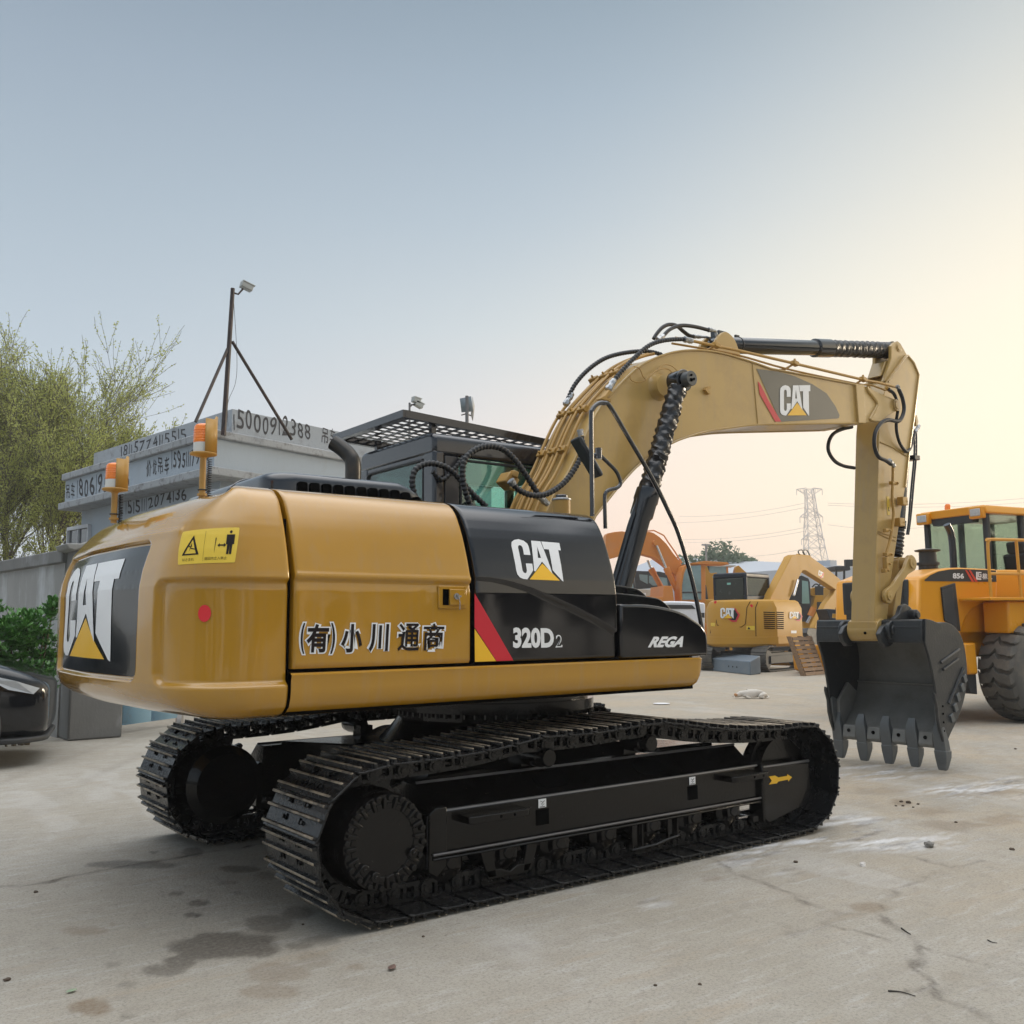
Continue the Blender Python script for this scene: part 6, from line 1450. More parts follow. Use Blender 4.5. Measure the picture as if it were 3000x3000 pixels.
for off,sc,cx_,cy_ in ((0,1,438,602),(1,.66,1110,640)):
    def q(L): return [(cx_+a*sc,cy_+b*sc) for a,b in L]
    hx=bquad('logo_badge',q([(120,0),(150,5),(192,70),(155,138),(110,138),(72,105),(60,20)]),DRED,MBd,.008)
    bquad('badge_inner',q([(100,8),(140,12),(172,68),(145,120),(110,120),(80,100),(60,20)]),DBLK,hx,.012)
    qq=[Cr(*p,1980,1600,3.331) for p in q([(0,102),(135,102),(138,4),(2,0)])]
    cat_logo(lambda u,v,qq=qq:onbody((qq[0][0]*(1-u)+qq[1][0]*u)*(1-v)+(qq[3][0]*(1-u)+qq[2][0]*u)*v,(qq[0][1]*(1-u)+qq[1][1]*u)*(1-v)+(qq[3][1]*(1-u)+qq[2][1]*u)*v,.024),1,1,hx,.5)
for L in ([(690,778),(770,780),(768,822),(688,818)],[(342,748),(384,750),(382,784),(342,780)]): bquad('sticker',L,SYEL,MBd)
bquad('sticker_print',[(712,784),(728,812),(697,812)],DBRN,MBd,.012)
bquad('model_plate',[(1125,824),(1178,824),(1178,850),(1125,850)],WHT,MBd)
for c in ((370,548),(746,583)):
    p=onbody(*Cr(*c,1980,1600,3.331),.01); g=MB(); g.cyl(p,p+Vector((-.012,0,0)),.045,14); g.build('reflector',REDD,MBd)
# cab
def cabbox(par,x0,x1,y0,y1,z0,z1,m,name='cab',glass=GLD,r=.14):
    g=MB(); g.bb((x0,y0,z0),(x1,y1,z0+.22)); c=g.build(name,m,par,bevel=.03); g=MB(); g.prism(rcorner([(y0,z1-.16),(y0,z1),(y1,z1),(y1,z1-.16)],[0,r,r,0]),x0,x1,'x'); g.build('cab_roof',m,c,bevel=.04)
    for x in (x0,x1-.08):
        for y in (y0,y1-.08): g=MB(); g.bb((x,y,z0+.2),(x+.08,y+.08,z1-.12)); g.build('cab_pillar',m,c,bevel=.02)
    for a,b in (((x0+.02,y0+.07,z0+.22),(x0+.03,y1-.07,z1-.16)),((x1-.03,y0+.07,z0+.22),(x1-.02,y1-.07,z1-.16)),((x0+.07,y0+.02,z0+.22),(x1-.07,y0+.03,z1-.16)),((x0+.07,y1-.03,z0+.22),(x1-.07,y1-.02,z1-.16))):
        g=MB(); g.bb(a,b); g.build('window',glass,c)
    g=MB(); g.box(((x0+x1)/2-.1,(y0+y1)/2,z0+.35),(.15,.4,.5)); g.box(((x0+x1)/2+.1,(y0+y1)/2,z0+.3),(.4,.4,.2)); g.build('seat',seatm,c,bevel=.03); return c
cb=cabbox(ME,-.50,1.10,-.12,1.0,2.02,2.93,mat('blue_black_paint',(.014,.020,.034),.4,spec=.3),r=.16)
g=MB(); g.bb((-.515,-.02,2.10),(-.50,.90,2.76)); g.build('rear_panel',mat('tinted_panel',(.028,.034,.030),.25),cb,bevel=.01)
g=MB(); g.box((-.522,.45,2.60),(.01,.12,.06)); g.build('sticker',mat('pale_green_label',(.25,.55,.5),.5),cb)
# boom, stick, bucket in their own plane
def poly_part(nm,px,y0,y1,m,par,fY,bev=.02,ref=None):
    q=[fY(a,b,ref if ref is not None else y0) for a,b in px]; g=MB(); g.prism([(p.x,p.z) for p in q],y0,y1,'y'); return g.build(nm,m,par,bevel=bev)
MBo=poly_part('boom',C9([(905,545),(960,430),(1110,140),(1128,100),(1165,82),(1235,85),(1310,95),(1480,220),(1600,320),(1668,400),(1650,440),(1600,430),(1560,425),(1400,320),(1270,240),(1240,238),(1205,300),(1150,430),(1090,560),(1040,600),(940,600)]),-.34,-.08,MYEL,ME,mY)
poly_part('stick',C9([(1560,405),(1640,410),(1668,400),(1672,430),(1500,700),(1440,780),(1410,810),(1350,805),(1355,780),(1460,560),(1540,460)]),-.30,-.12,MYEL,ME,mY)
g=MB(); p0=mY(*Cr(1190,330,1980,1600,3.331),-.42); p1=mY(*Cr(1150,480,1980,1600,3.331),-.42); g.cyl(p0,p1,.045,12); g.build('lift_rod',CHR,ME)
for k in range(3):
    hpts=C9([(925+k*14,545),(985+k*14,420),(1130+k*10,135),(1180+k*8,90+k*3),(1300+k*5,105)]); g=MB(); g.tube([mY(a,b,-.12-.07*k)+Vector((0,0,.03)) for a,b in hpts],.022,6); g.build('boom_pipe',MYEL,MBo)
for a0 in (1195,1240):
    g=MB(); g.tube(spl([mY(*Cr(a,b,1980,1600,3.331),-.2) for a,b in ((a0+18,88),(a0,60),(a0+8,42),(a0+35,38),(a0+52,60),(a0+70,95))],5),.02,6); g.build('hose_loop',RUB,MBo)
g=MB(); q=[mY(*Cr(*p,1980,1600,3.331),-.345) for p in ((1390,285),(1440,312),(1442,260),(1395,232))]
cat_logo(lambda u,v:(q[0]*(1-u)+q[1]*u)*(1-v)+(q[3]*(1-u)+q[2]*u)*v,1,1,MBo)
poly_part('red_badge_edge',C9([(1440,255),(1445,275),(1420,315),(1405,298),(1425,290),(1435,262)]),-.347,-.34,DRED,MBo,mY,0)
MBK=poly_part('bucket',C9([(1290,800),(1340,800),(1440,830),(1470,960),(1440,1000),(1350,990),(1310,900),(1275,850)]),-.55,.15,BKT,ME,mY)
g=MB(); g.box((.55,-1.05,1.0),(1.0,.12,.25)); g.build('side_step',MYEL,ME,bevel=.02)
# blade
g=MB(); g.box((1.55,0,.30),(.12,2.2,.45)); g.build('dozer_blade',MYEL,ME,bevel=.03)
# ---------------- grey steel trough, pallet, yellow bucket corner
A_,B_,C_=P(2199,1978,'z',0),P(2229,1974,'z',0),P(2068,1963,'z',0); D__=C_+(B_-A_)
TR=empty('steel_ballast_box',(A_.x,A_.y,0)); tag(TR,'long blue-grey steel box with a sloping top on the ground before the compact excavator','box')
C_=A_+(C_-A_)*1.35; D__=C_+(B_-A_)*1.0
vs=[]
for p,h in ((A_,.37),(B_,.50),(D__,.50),(C_,.37)): q=p-A_; vs+=[(q.x,q.y,0),(q.x,q.y,h)]
g=MB(); g.add(vs,[(0,6,4,2),(1,3,5,7),(0,2,3,1),(2,4,5,3),(4,6,7,5),(6,0,1,7)])
o=g.build('box_shell',mat('blue_grey_paint',(.13,.17,.21),.5,var=.12,vs=3,dirt=((.25,.24,.22),3,.55,.75,.4)),TR,bevel=.02)
uu=(C_-A_).normalized(); nb_=Vector((uu.y,-uu.x,0)); nb_=nb_ if nb_.dot(Vector((_d[0],_d[1],0)))<0 else -nb_
for k in range(3):
    p=uu*(.85+k*.27)+Vector((0,0,.18)); g=MB(); g.cyl(p+nb_*.006,p-nb_*.02,.024,8); g.build('bolt_hole',GAP,o)
pb0=P(*Cr(1265,1268,1980,1600,3.331),'z',0); pb1=P(*Cr(1452,1250,1980,1600,3.331),'z',0)
dv=pb1-pb0; wv=dv.length; rz=math.atan2(dv.y,dv.x); PL=empty('wooden_pallet',(pb0.x,pb0.y,0),rz); tag(PL,'weathered wooden pallet leaning on end against the compact excavator','pallet')
WOOD=mat('weathered_wood',(.27,.17,.10),.85,var=.35,vs=5,bump=.3,bs=30,dirt=((.12,.08,.05),6,.5,.65,.6),stretch=(1,1,6))
tl_=P(*Cr(1200,880,1980,1600,3.331),'y',pb0.y+.25); hz=tl_.z; lean=.28; shx=-.16
def pv(u,v,o=0): # u across, v up the slope
    return Vector((u+shx*v,lean*v-o,hz*v))
for k in range(9):
    a=k/9+.008; b=(k+1)/9-.022; g=MB(); vs=[pv(0,a),pv(wv,a),pv(wv,b),pv(0,b),pv(0,a,.03),pv(wv,a,.03),pv(wv,b,.03),pv(0,b,.03)]
    g.add(vs,[(0,1,2,3),(7,6,5,4),(0,4,5,1),(1,5,6,2),(2,6,7,3),(3,7,4,0)]); g.build('slat',WOOD,PL)
for u in (-.04,wv*.5,wv-.03):
    g=MB(); vs=[pv(u,0),pv(u+.06,0),pv(u+.06,1),pv(u,1),pv(u,0,-.12),pv(u+.06,0,-.12),pv(u+.06,1,-.12),pv(u,1,-.12)]; g.add(vs,[(3,2,1,0),(4,5,6,7),(0,1,5,4),(1,2,6,5),(2,3,7,6),(3,0,4,7)]); g.build('runner',WOOD,PL)
yb=P(2425,1974,'z',0); YB=empty('loader_bucket',(yb.x,yb.y,0),R(20)); tag(YB,'orange-yellow steel attachment on the ground between the pallet and the black bucket','attachment')
g=MB(); g.prism([(-.1,.10),(.35,0),(.6,.05),(.55,.75),(-.15,.80),(-.2,.5)],0,.9,'y'); g.build('shell',LYEL,YB,bevel=.03); g=MB(); g.box((.1,-.02,.07),(.1,.06,.12)); g.build('lug',LYEL,YB)
# ---------------- wheel loader at the right
lh=R(-11); wp=P(3018,2113,'z',0); rot=Matrix.Rotation(lh,3,'Z'); lo0=Vector((wp.x,wp.y,0))-rot@Vector((0,-1.08,0))
LO=empty('wheel_loader',lo0,lh); tag(LO,'large orange-yellow wheel loader with a glazed cab at the right edge of the picture','loader')
lY,lX=Lc(lo0,lh)
def C5(L): return [Cr(a,b,2550,1400,2.415) for a,b in L]
xr=lX(*Cr(345,800,2550,1400,2.415),0).x
# solve the rear face: its right corner on the plane y=-.78
cr=lY(*Cr(345,800,2550,1400,2.415),-.80); xr=cr.x
sidep=[lY(a,b,-.80) for a,b in C5([(345,1150),(345,720),(352,700),(380,690),(470,652),(560,636),(640,634),(905,646),(900,878),(850,882),(780,900),(720,940),(678,1000),(655,1060),(640,1130)])]
g=MB(); g.prism([(p.x,p.z) for p in sidep],-.80,.80,'y'); HD=g.build('engine_hood',LYEL,LO,bevel=.06,seg=4)
ip=[lY(a,b,-.70) for a,b in C5([(600,1180),(620,700),(900,650),(1200,650),(1200,1180)])]; g=MB(); g.prism([(p.x,p.z) for p in ip],-.72,.72,'y'); g.build('inner_panel',LYEL,LO,bevel=.03)
zt=sidep[2].z
# dark name strip
pl=[lY(a,b,-.80) for a,b in C5([(382,722),(420,690),(480,662),(560,648),(640,645),(886,655),(890,736),(380,730)])]
g=MB(); g.add([(p.x,-.806,p.z) for p in pl],[tuple(range(len(pl)))]); NS=g.build('name_strip',DGRY,HD,smooth=False)
def lmap(L,y): 
    q=[lY(a,b,y) for a,b in C5(L)]; return lambda u,v:(q[0]*(1-u)+q[1]*u)*(1-v)+(q[3]*(1-u)+q[2]*u)*v
def ltext(s_,L,m,bold=.03,nm='lettering',par=None,y=-.812): 
    vs,fs=text2d(s_,1,bold,width=1,height=1); return decal(nm,(vs,fs),lmap(L,y),m,par or NS)
ltext('856',[(583,712),(662,714),(662,676),(583,672)],WHT,.04)
ltext('柳工',[(792,718),(862,720),(862,678),(792,674)],WHT,.02)
q=lmap([(748,720),(786,722),(786,666),(748,664)],-.812)
decal('maker_mark',poly2d([[(0,.1),(0,1),(.3,1),(.3,.2),(.95,.2),(.95,0),(.1,0)],[(.38,1),(1,1),(1,.85),(.55,.85),(.55,.45),(.82,.45),(.82,.62),(.65,.62),(.65,.72),(1,.72),(1,.3),(.38,.3)]]),q,WHT,NS)
for a in (665,690): 
    p=[lY(x,y,-.8) for x,y in C5([(a,652),(a+14,652),(a+66,736),(a+48,736)])]; g=MB(); g.add([(v.x,-.811,v.z) for v in p],[(0,1,2,3)]); g.build('red_stripe',mat('stripe_red',(.62,.06,.03),.4),NS,smooth=False)
def lpanel(nm,L,y,m,par,th=.03,bev=.008):
    p=[lY(a,b,y) for a,b in C5(L)]; g=MB(); g.prism([(v.x,v.z) for v in p],y-th,y+.01,'y'); return g.build(nm,m,par,bevel=bev)
MESH=mat('perforated_black',(.018,.019,.02),.5,var=.2)
sgr=lpanel('side_grille',[(493,775),(590,744),(628,1086),(520,1012)],-.80,DGRY,HD)
def perf(par,fn,nu,nv):
    g=MB()
    for i in range(nu):
        for j in range(nv):
            c=fn((i+.5+(.5 if j%2 else 0))/(nu+.5),(j+.5)/nv); g.cyl(c,c+Vector((0,-.004,0)),.011,6)
    return g
pq=lmap([(525,1005),(618,1060),(582,770),(503,793)],-.832)
g=perf(sgr,pq,8,26); g.build('perforation',mat('mesh_grey',(.07,.075,.08),.4),sgr)  # raised dots in a paler grey than the grille plate
zb=P(*Cr(300,1005,2550,1400,2.415),'y',lo0.y).z
g=MB(); g.bb((xr-.025,-.62,1.16),(xr+.02,.62,2.02)); RGR=g.build('rear_grille',DGRY,HD,bevel=.02)
for z0,z1 in ((1.2,1.55),(1.6,1.98)):
    g=MB(); g.bb((xr-.032,-.55,z0),(xr-.026,.55,z1)); g.build('grille_mesh',MESH,RGR)
# chassis, counterweight, fender arch
g=MB(); g.prism([(xr+.05,1.14),(xr+.15,.95),(4.0,.75),(4.0,1.3),(xr+.05,1.3)],-.72,.72,'y'); g.build('chassis',LYEL,LO,bevel=.03)
cwq=[lY(a,b,-.95) for a,b in C5([(655,1170),(738,1165),(758,1390),(690,1392),(668,1300)])]
g=MB(); g.prism([(xr+.02,.62),(xr+.05,1.15),(xr+.55,1.18),(xr+.60,.60)],-1.0,1.0,'y'); CWl=g.build('counterweight',LYEL,LO,bevel=.05,seg=3)
g=MB(); g.prism([(p.x,p.z) for p in cwq],-.97,-.60,'y'); g.build('side_block',LYEL,LO,bevel=.03); g=MB(); g.prism([(cwq[3].x,cwq[3].z),(cwq[2].x,cwq[2].z),(cwq[2].x,cwq[2].z-.28),(cwq[3].x+.05,cwq[3].z-.25)],-.93,-.62,'y'); g.build('step_box',DGRY,LO,bevel=.01)
g=MB(); g.bb((xr+.10,-.5,.38),(xr+.50,.5,.60)); g.build('tow_block',DGRY,LO,bevel=.02)
g=MB(); g.box((xr+.35,-.75,.36),(.22,.18,.10)); g.build('blue_cap',mat('blue_plastic',(.02,.10,.35),.5),LO,bevel=.02)
# tyres with deep curved lugs
def big_tyre(c,name='rear_wheel'):
    Rt,wt=.715,.56
    g=MB(); g.lathe([(-wt/2,.38),(-wt/2-.02,.52),(-wt/2+.01,.63),(-wt/2+.06,.662),(0,.668),(wt/2-.06,.662),(wt/2-.01,.63),(wt/2+.02,.52),(wt/2,.38)],c,(0,1,0),64,False); T=g.build(name,RUBW,LO,ang=50)
    N_=22; L=MB()
    for k in range(N_):
        for side in (-1,1):
            pr=[]
            for j in range(9):
                f=j/8; y=side*f*(wt/2+.005); a=2*PI*k/N_+ (.10 if side>0 else .10)*0 + .16*math.sin(f*2.7) + .03*math.sin(f*9)
                a+= 0; wdt=.098+.012*f; rr=Rt if f<.85 else Rt-.05*(f-.85)/.15*1.2
                for aa,r_ in ((a-wdt,.655),(a-wdt*.90,rr),(a+wdt*.90,rr),(a+wdt,.655)): pr.append((c[0]+r_*math.cos(aa),c[1]+y,c[2]+r_*math.sin(aa)))
            o=len(L.v); L.add(pr,[(4*j+i,4*j+i+1,4*j+5+i,4*j+4+i) for j in range(8) for i in range(3)]+[(32,33,34,35)])
    L.build('tread_lugs',RUBW,T,smooth=True,ang=30)
    g=MB(); sy=-1 if c[1]<0 else 1; g.lathe([(.26*sy,.385),(.20*sy,.36),(.10*sy,.34),(.08*sy,.15),(.16*sy,.14),(.16*sy,0)],c,(0,1,0),40,False); g.build('rim',LYEL,T); return T
for y in (-1.08,1.08): big_tyre((0,y,.715))
for y in (-1.08,1.08): big_tyre((3.2,y,.715),'front_wheel')
# cab
zr=3.32; rq=[P(*p,'z',zr) for p in ((2697,1503),(2880,1478))]
ll=[Vector(((p-lo0).dot(rot@Vector((1,0,0))),(p-lo0).dot(rot@Vector((0,1,0))),p.z)) for p in rq]
cxr=(ll[0].x+ll[1].x)/2; cyl_,cyr=ll[0].y,ll[1].y
LG=glass('loader_glass',(.86,.93,.88),.1,.03,.6)
CBm_=MB(); CBm_.prism(rcorner([(cyl_+.05,zr-.14),(cyl_,zr),(cyr,zr),(cyr-.05,zr-.14)],.04),cxr,cxr+1.9,'x'); RF=CBm_.build('cab_roof',LYEL,LO,bevel=.03)
g=MB(); g.prism([(cyl_-.25,zr-.26),(cyl_-.2,zr-.12),(cyr+.2,zr-.12),(cyr+.25,zr-.26)],cxr+.02,cxr+.16,'x'); g.build('roof_header',DGRY,RF)
for i,y in enumerate((cyl_-.10,cyr+.12)):
    g=MB(); g.box((cxr-.02,y,zr-.12),(.10,.26,.20)); lb=g.build('lamp_housing',LYEL,RF,bevel=.02); g=MB(); g.box((cxr-.075,y,zr-.12),(.02,.19,.12)); g.build('work_lamp',mat('lamp_glass',(.45,.48,.50),.12,coat=1,var=.3,vs=30),lb,bevel=.01)
g=MB(); b0=Vector((cxr+.35,cyl_-.30,zr)); g.lathe([(0,.07),(.02,.07),(.02,.055),(.11,.05),(.14,.03),(.145,0)],b0,(0,0,1),20); g.build('beacon',ORG,RF)
zc0=1.75
ys=(min(cyl_,cyr)+.06,max(cyl_,cyr)-.06)
for x in (cxr+.10,cxr+.95,cxr+1.75):
    for y in ys:
        g=MB(); g.box((x,y,(zr+zc0)/2-.05),(.09,.09,zr-zc0-.1)); g.build('cab_pillar',DGRY,RF,bevel=.02)
for y in ys:
    g=MB(); g.bb((cxr+.14,y-.005,zc0+.2),(cxr+.92,y+.005,zr-.15)); g.build('side_window',LG,RF); g=MB(); g.bb((cxr+.99,y-.005,zc0+.0),(cxr+1.72,y+.005,zr-.15)); g.build('door_window',LG,RF)
for x in (cxr+.09,cxr+1.78):
    g=MB(); g.bb((x-.004,ys[0]+.04,zc0+.15),(x+.004,ys[1]-.04,zr-.14)); g.build('rear_window' if x<cxr+1 else 'windscreen',LG,RF)
g=MB(); g.bb((cxr+.1,ys[0],1.2),(cxr+1.85,ys[1],zc0+.14)); g.build('cab_base',DGRY,RF,bevel=.03)
g=MB(); g.box((cxr+.62,.12,2.25),(.14,.5,.55),Matrix.Rotation(-.15,3,'Y')); g.box((cxr+.56,.12,2.62),(.10,.34,.20),Matrix.Rotation(-.15,3,'Y')); g.box((cxr+.85,.12,2.0),(.5,.5,.16)); g.build('seat',seatm,RF,bevel=.04,seg=3)
g=MB(); g.tube([Vector((cxr+1.25+.06*math.cos(t),.12+.19*math.sin(t),2.22+.10*math.cos(t))) for t in np.linspace(0,2*PI,20)],.015,6); g.cyl((cxr+1.25,.12,2.2),(cxr+1.4,.12,1.9),.03,8); g.build('steering_wheel',BLKC,RF)
# exhaust and air cleaner on the hood
def hp(px,py,y): return lY(px,py,y)
p=hp(*Cr(410,640,2550,1400,2.415),.05); zz=p.z-.05
g=MB(); g.lathe([(0,.14),(.10,.14),(.10,.165),(.14,.165),(.14,.13),(.30,.125),(.31,.18),(.33,.19),(.345,.12),(.355,.0)],(p.x,.05,zz),(0,0,1),28); AC=g.build('air_cleaner',DGRY,HD)
p2=hp(*Cr(590,640,2550,1400,2.415),.15); g=MB(); g.tube(spl([(p2.x,.15,zz-.1),(p2.x,.15,zz+.4),(p2.x-.02,.15,zz+.62),(p2.x-.10,.15,zz+.76)],6),.055,14); g.build('exhaust_pipe',BLKC,HD)
# platform and railing on the near side
RLm=mat('rail_yellow',(.66,.30,.03),.4,coat=.2)
pf=[lY(a,b,-1.30) for a,b in C5([(842,845),(1300,845)])]; g=MB(); g.bb((pf[0].x,-1.32,pf[0].z-.04),(pf[0].x+2.4,-.80,pf[0].z)); PLt=g.build('platform',LYEL,LO,bevel=.01)
x0=pf[0].x+.06; zf=pf[0].z; zt_=lY(*Cr(900,435,2550,1400,2.415),-1.3).z; zm=lY(*Cr(900,678,2550,1400,2.415),-1.3).z
for L in ([(x0,zf),(x0,zt_-.12),(x0+.04,zt_-.03),(x0+.14,zt_),(x0+2.0,zt_+.02)],[(x0+.62,zf),(x0+.60,zt_)],[(x0,zm),(x0+2.0,zm+.02)],[(x0+1.4,zf),(x0+1.4,zt_)]):
    g=MB(); g.tube(spl([(a,-1.28,b) for a,b in L],4) if len(L)>2 else [(a,-1.28,b) for a,b in L],.022,10); g.build('handrail',RLm,PLt)
g=MB(); g.bb((pf[0].x+.45,-1.24,zf-.50),(pf[0].x+1.8,-.82,zf-.05)); g.build('tank_box',LYEL,LO,bevel=.03)
g=MB(); g.prism([(3.9,.25),(4.9,.05),(5.0,.5),(4.6,1.3),(4.1,1.3)],-1.45,1.45,'y'); g.build('front_bucket',LYEL,LO,bevel=.03)
g=MB(); g.prism([(2.6,1.3),(3.0,2.0),(4.2,1.2),(4.3,.9),(3.2,1.4)],-.6,-.4,'y'); g.prism([(2.6,1.3),(3.0,2.0),(4.2,1.2),(4.3,.9),(3.2,1.4)],.4,.6,'y'); g.build('lift_arms',LYEL,LO,bevel=.02)
# ================================================================ machines farther back
def C1(L): return [Cr(a,b,1800,1550,4.83) for a,b in L]
def prt(nm,px,y0,y1,m,par,fY,ref=None,bev=.015): return poly_part(nm,px,y0,y1,m,par,fY,bev,ref)
GLB=mat('blue_green_glass',(.18,.27,.28),.08,coat=.6,var=.35,vs=2.5,rvar=.02)
# orange excavator, seen from its left front: boom arching to the left, cab to the right
oo=P(1985,1925,'z',0); oo=Vector((oo.x,oo.y,0)); oh=R(53.2-90+6); oY,oX=Lc(oo,oh)
OE=empty('orange_excavator',oo,oh); tag(OE,'orange excavator with a high arched boom and large tinted cab behind the black hood ridge','excavator')
OB=prt('boom',C1([(-120,100),(-100,60),(0,40),(110,30),(270,62),(330,68),(400,45),(500,38),(560,58),(640,112),(740,210),(830,340),(930,460),(968,545),(950,700),(935,735),(850,648),(780,570),(700,500),(560,400),(420,362),(260,352),(150,365),(-60,420),(-120,300)]),-.30,.30,MORG,OE,oY)
for L,yy in ((((470,440),(520,565),(740,960)),.5),(((585,200),(735,555),(925,960)),-.42)):
    p=[oY(*Cr(a,b,1800,1550,4.83),yy) for a,b in L]; g=MB(); g.cyl(p[0],p[1],.05,12); g.build('cylinder_rod',CHR,OE); g=MB(); g.cyl(p[1],p[2],.115,16); d_=(p[2]-p[1]).normalized(); g.cyl(p[1]-d_*.02,p[1]+d_*.25,.14,16); g.build('lift_cylinder',MORG,OE)
p=oY(*Cr(585,195,1800,1550,4.83),-.42); g=MB(); g.cyl((p.x,-.55,p.z),(p.x,.1,p.z),.12,20); g.build('boom_pin',MORG,OB)
g=MB(); g.tube([oY(*Cr(a,b,1800,1550,4.83),-.1)+Vector((0,0,.06)) for a,b in ((330,60),(560,40),(700,110),(760,205),(850,330),(955,500))],.03,6); g.build('boom_pipe',MORG,OB)
OC=prt('cab_frame',C1([(935,1020),(930,800),(955,620),(985,530),(1040,495),(1250,478),(1290,470),(1290,1040)]),-1.25,-.35,MORG,OE,oY)
prt('cab_glass',C1([(962,1000),(960,800),(985,640),(1015,560),(1060,520),(1225,508),(1230,1000)]),-1.28,-1.255,GLB,OC,oY,bev=0)
g=MB(); a=oY(*Cr(965,895,1800,1550,4.83),-1.29); b=oY(*Cr(1230,895,1800,1550,4.83),-1.29); g.tube([a,b],.035,5); g.build('glazing_bar',DGRY,OC)
prt('roof_panel',C1([(1030,490),(1280,450),(1600,470),(1630,500),(1290,500)]),-1.35,-.3,MORG,OC,oY)
prt('body',C1([(420,1045),(425,985),(450,962),(690,960),(700,800),(820,805),(850,1045)]),-1.3,.9,MORG,OE,oY)
g=MB(); q=oY(*Cr(600,1000,1800,1550,4.83),0); g.box((q.x+1.0,0,.95),(3.4,2.3,.9)); g.build('lower_body',MORG,OE,bevel=.03)
simple_track(OE,-1.1,.5,3.6,.9,30); simple_track(OE,1.1,.5,3.6,.9,30)
# yellow backhoe arm beside that cab
bo_=P(2085,1915,'z',0); bo_=Vector((bo_.x,bo_.y,0)); bY,bX=Lc(bo_,R(-37)); BH=empty('backhoe_arm_machine',bo_,R(-37)); tag(BH,'yellow folded digging arm standing between the orange cab and the black compact cab','excavator')
prt('stick',C1([(1262,560),(1280,500),(1300,505),(1340,600),(1360,625),(1450,615),(1455,640),(1385,670),(1400,760),(1415,1000),(1330,1010),(1300,900),(1270,720)]),-.15,.15,MYEL,BH,bY)
prt('arm_cylinder',C1([(1238,800),(1300,790),(1335,1040),(1290,1045),(1260,900)]),-.25,-.12,DGRY,BH,bY)
g=MB(); q=bY(*Cr(1370,1000,1800,1550,4.83),0); g.box((q.x,0,q.z*.5),(1.6,1.4,q.z)); g.build('body',MYEL,BH,bevel=.04)
# machine with a pale cab roof behind the compact excavator
wo=P(2115,1905,'z',0); wo=Vector((wo.x,wo.y,0)); wY,wX=Lc(wo,R(-37)); WM=empty('pale_roof_machine',wo,R(-37)); tag(WM,'machine with a pale flat cab roof just visible above the compact excavator cab','excavator')
c=prt('cab_roof',C1([(1310,505),(1560,498),(1720,510),(1722,525),(1460,532),(1312,520)]),-.7,.7,mat('pale_roof',(.55,.56,.55),.5),WM,wY)
prt('cab_glass',C1([(1330,520),(1590,525),(1580,700),(1340,700)]),-.6,-.58,GLB,WM,wY,bev=0)
prt('cab_frame',C1([(1322,520),(1345,520),(1345,700),(1322,700)]),-.62,.6,DGRY,WM,wY); prt('cab_frame',C1([(1580,520),(1610,520),(1620,700),(1590,700)]),-.62,.6,MORG,WM,wY)
prt('boom_root',C1([(1700,600),(1720,530),(1760,515),(1840,590),(1900,640),(1700,640)]),-.1,.3,MYEL,WM,wY)
q=wY(*Cr(1500,700,1800,1550,4.83),0); g=MB(); g.box((q.x,0,q.z/2),(2.6,1.8,q.z)); g.build('body',MYEL,WM,bevel=.05)
# excavator with a pale engine hood at the far left of the gap
eo=P(1885,1915,'z',0); eo=Vector((eo.x,eo.y,0)); eY,eX=Lc(eo,R(-37)); EW=empty('pale_hood_excavator',eo,R(-37)); tag(EW,'excavator with a pale engine hood and black cab seen under the orange arched boom','excavator')
prt('hood',C1([(310,850),(480,852),(640,858),(655,960),(320,945)]),-1.2,.8,mat('pale_hood',(.52,.48,.40),.5,dirt=((.3,.25,.2),3,.5,.8,.5)),EW,eY)
for i in range(5): prt('vent_slot',C1([(560,875+i*16),(620,876+i*16),(622,884+i*16),(562,883+i*16)]),-1.215,-1.20,DGRY,EW,eY,bev=0)
cc=prt('cab_body',C1([(60,1045),(90,640),(180,590),(260,600),(300,840),(310,1045)]),-1.1,.2,DGRY,EW,eY)
prt('cab_glass',C1([(100,900),(110,660),(180,640),(180,900)]),-1.12,-1.10,GLB,cc,eY,bev=0); prt('cab_glass',C1([(200,900),(195,650),(245,640),(275,850),(275,900)]),-1.12,-1.10,GLB,cc,eY,bev=0)
prt('rear_cab',C1([(280,620),(300,590),(640,600),(790,640),(800,805),(300,850)]),.3,1.3,DGRY,EW,eY)
prt('cab_glass',C1([(350,640),(470,650),(470,780),(360,720)]),.28,.30,GLB,EW,eY,bev=0); prt('cab_glass',C1([(490,660),(740,690),(760,800),(540,800),(490,760)]),.28,.30,GLB,EW,eY,bev=0)
prt('lower_body',C1([(60,1045),(320,940),(660,955),(680,1045)]),-1.25,.9,MORG,EW,eY)
q4=[eY(*Cr(*p,1800,1550,4.83),-1.27) for p in ((382,975),(450,975),(447,905),(378,905))]; cat_logo(lambda u,v:(q4[0]*(1-u)+q4[1]*u)*(1-v)+(q4[3]*(1-u)+q4[2]*u)*v,1,1,EW)
g=MB(); g.bb((-3,-1.1,0),(1.5,1.0,1.2)); g.build('undercarriage',DGRY,EW,bevel=.05)
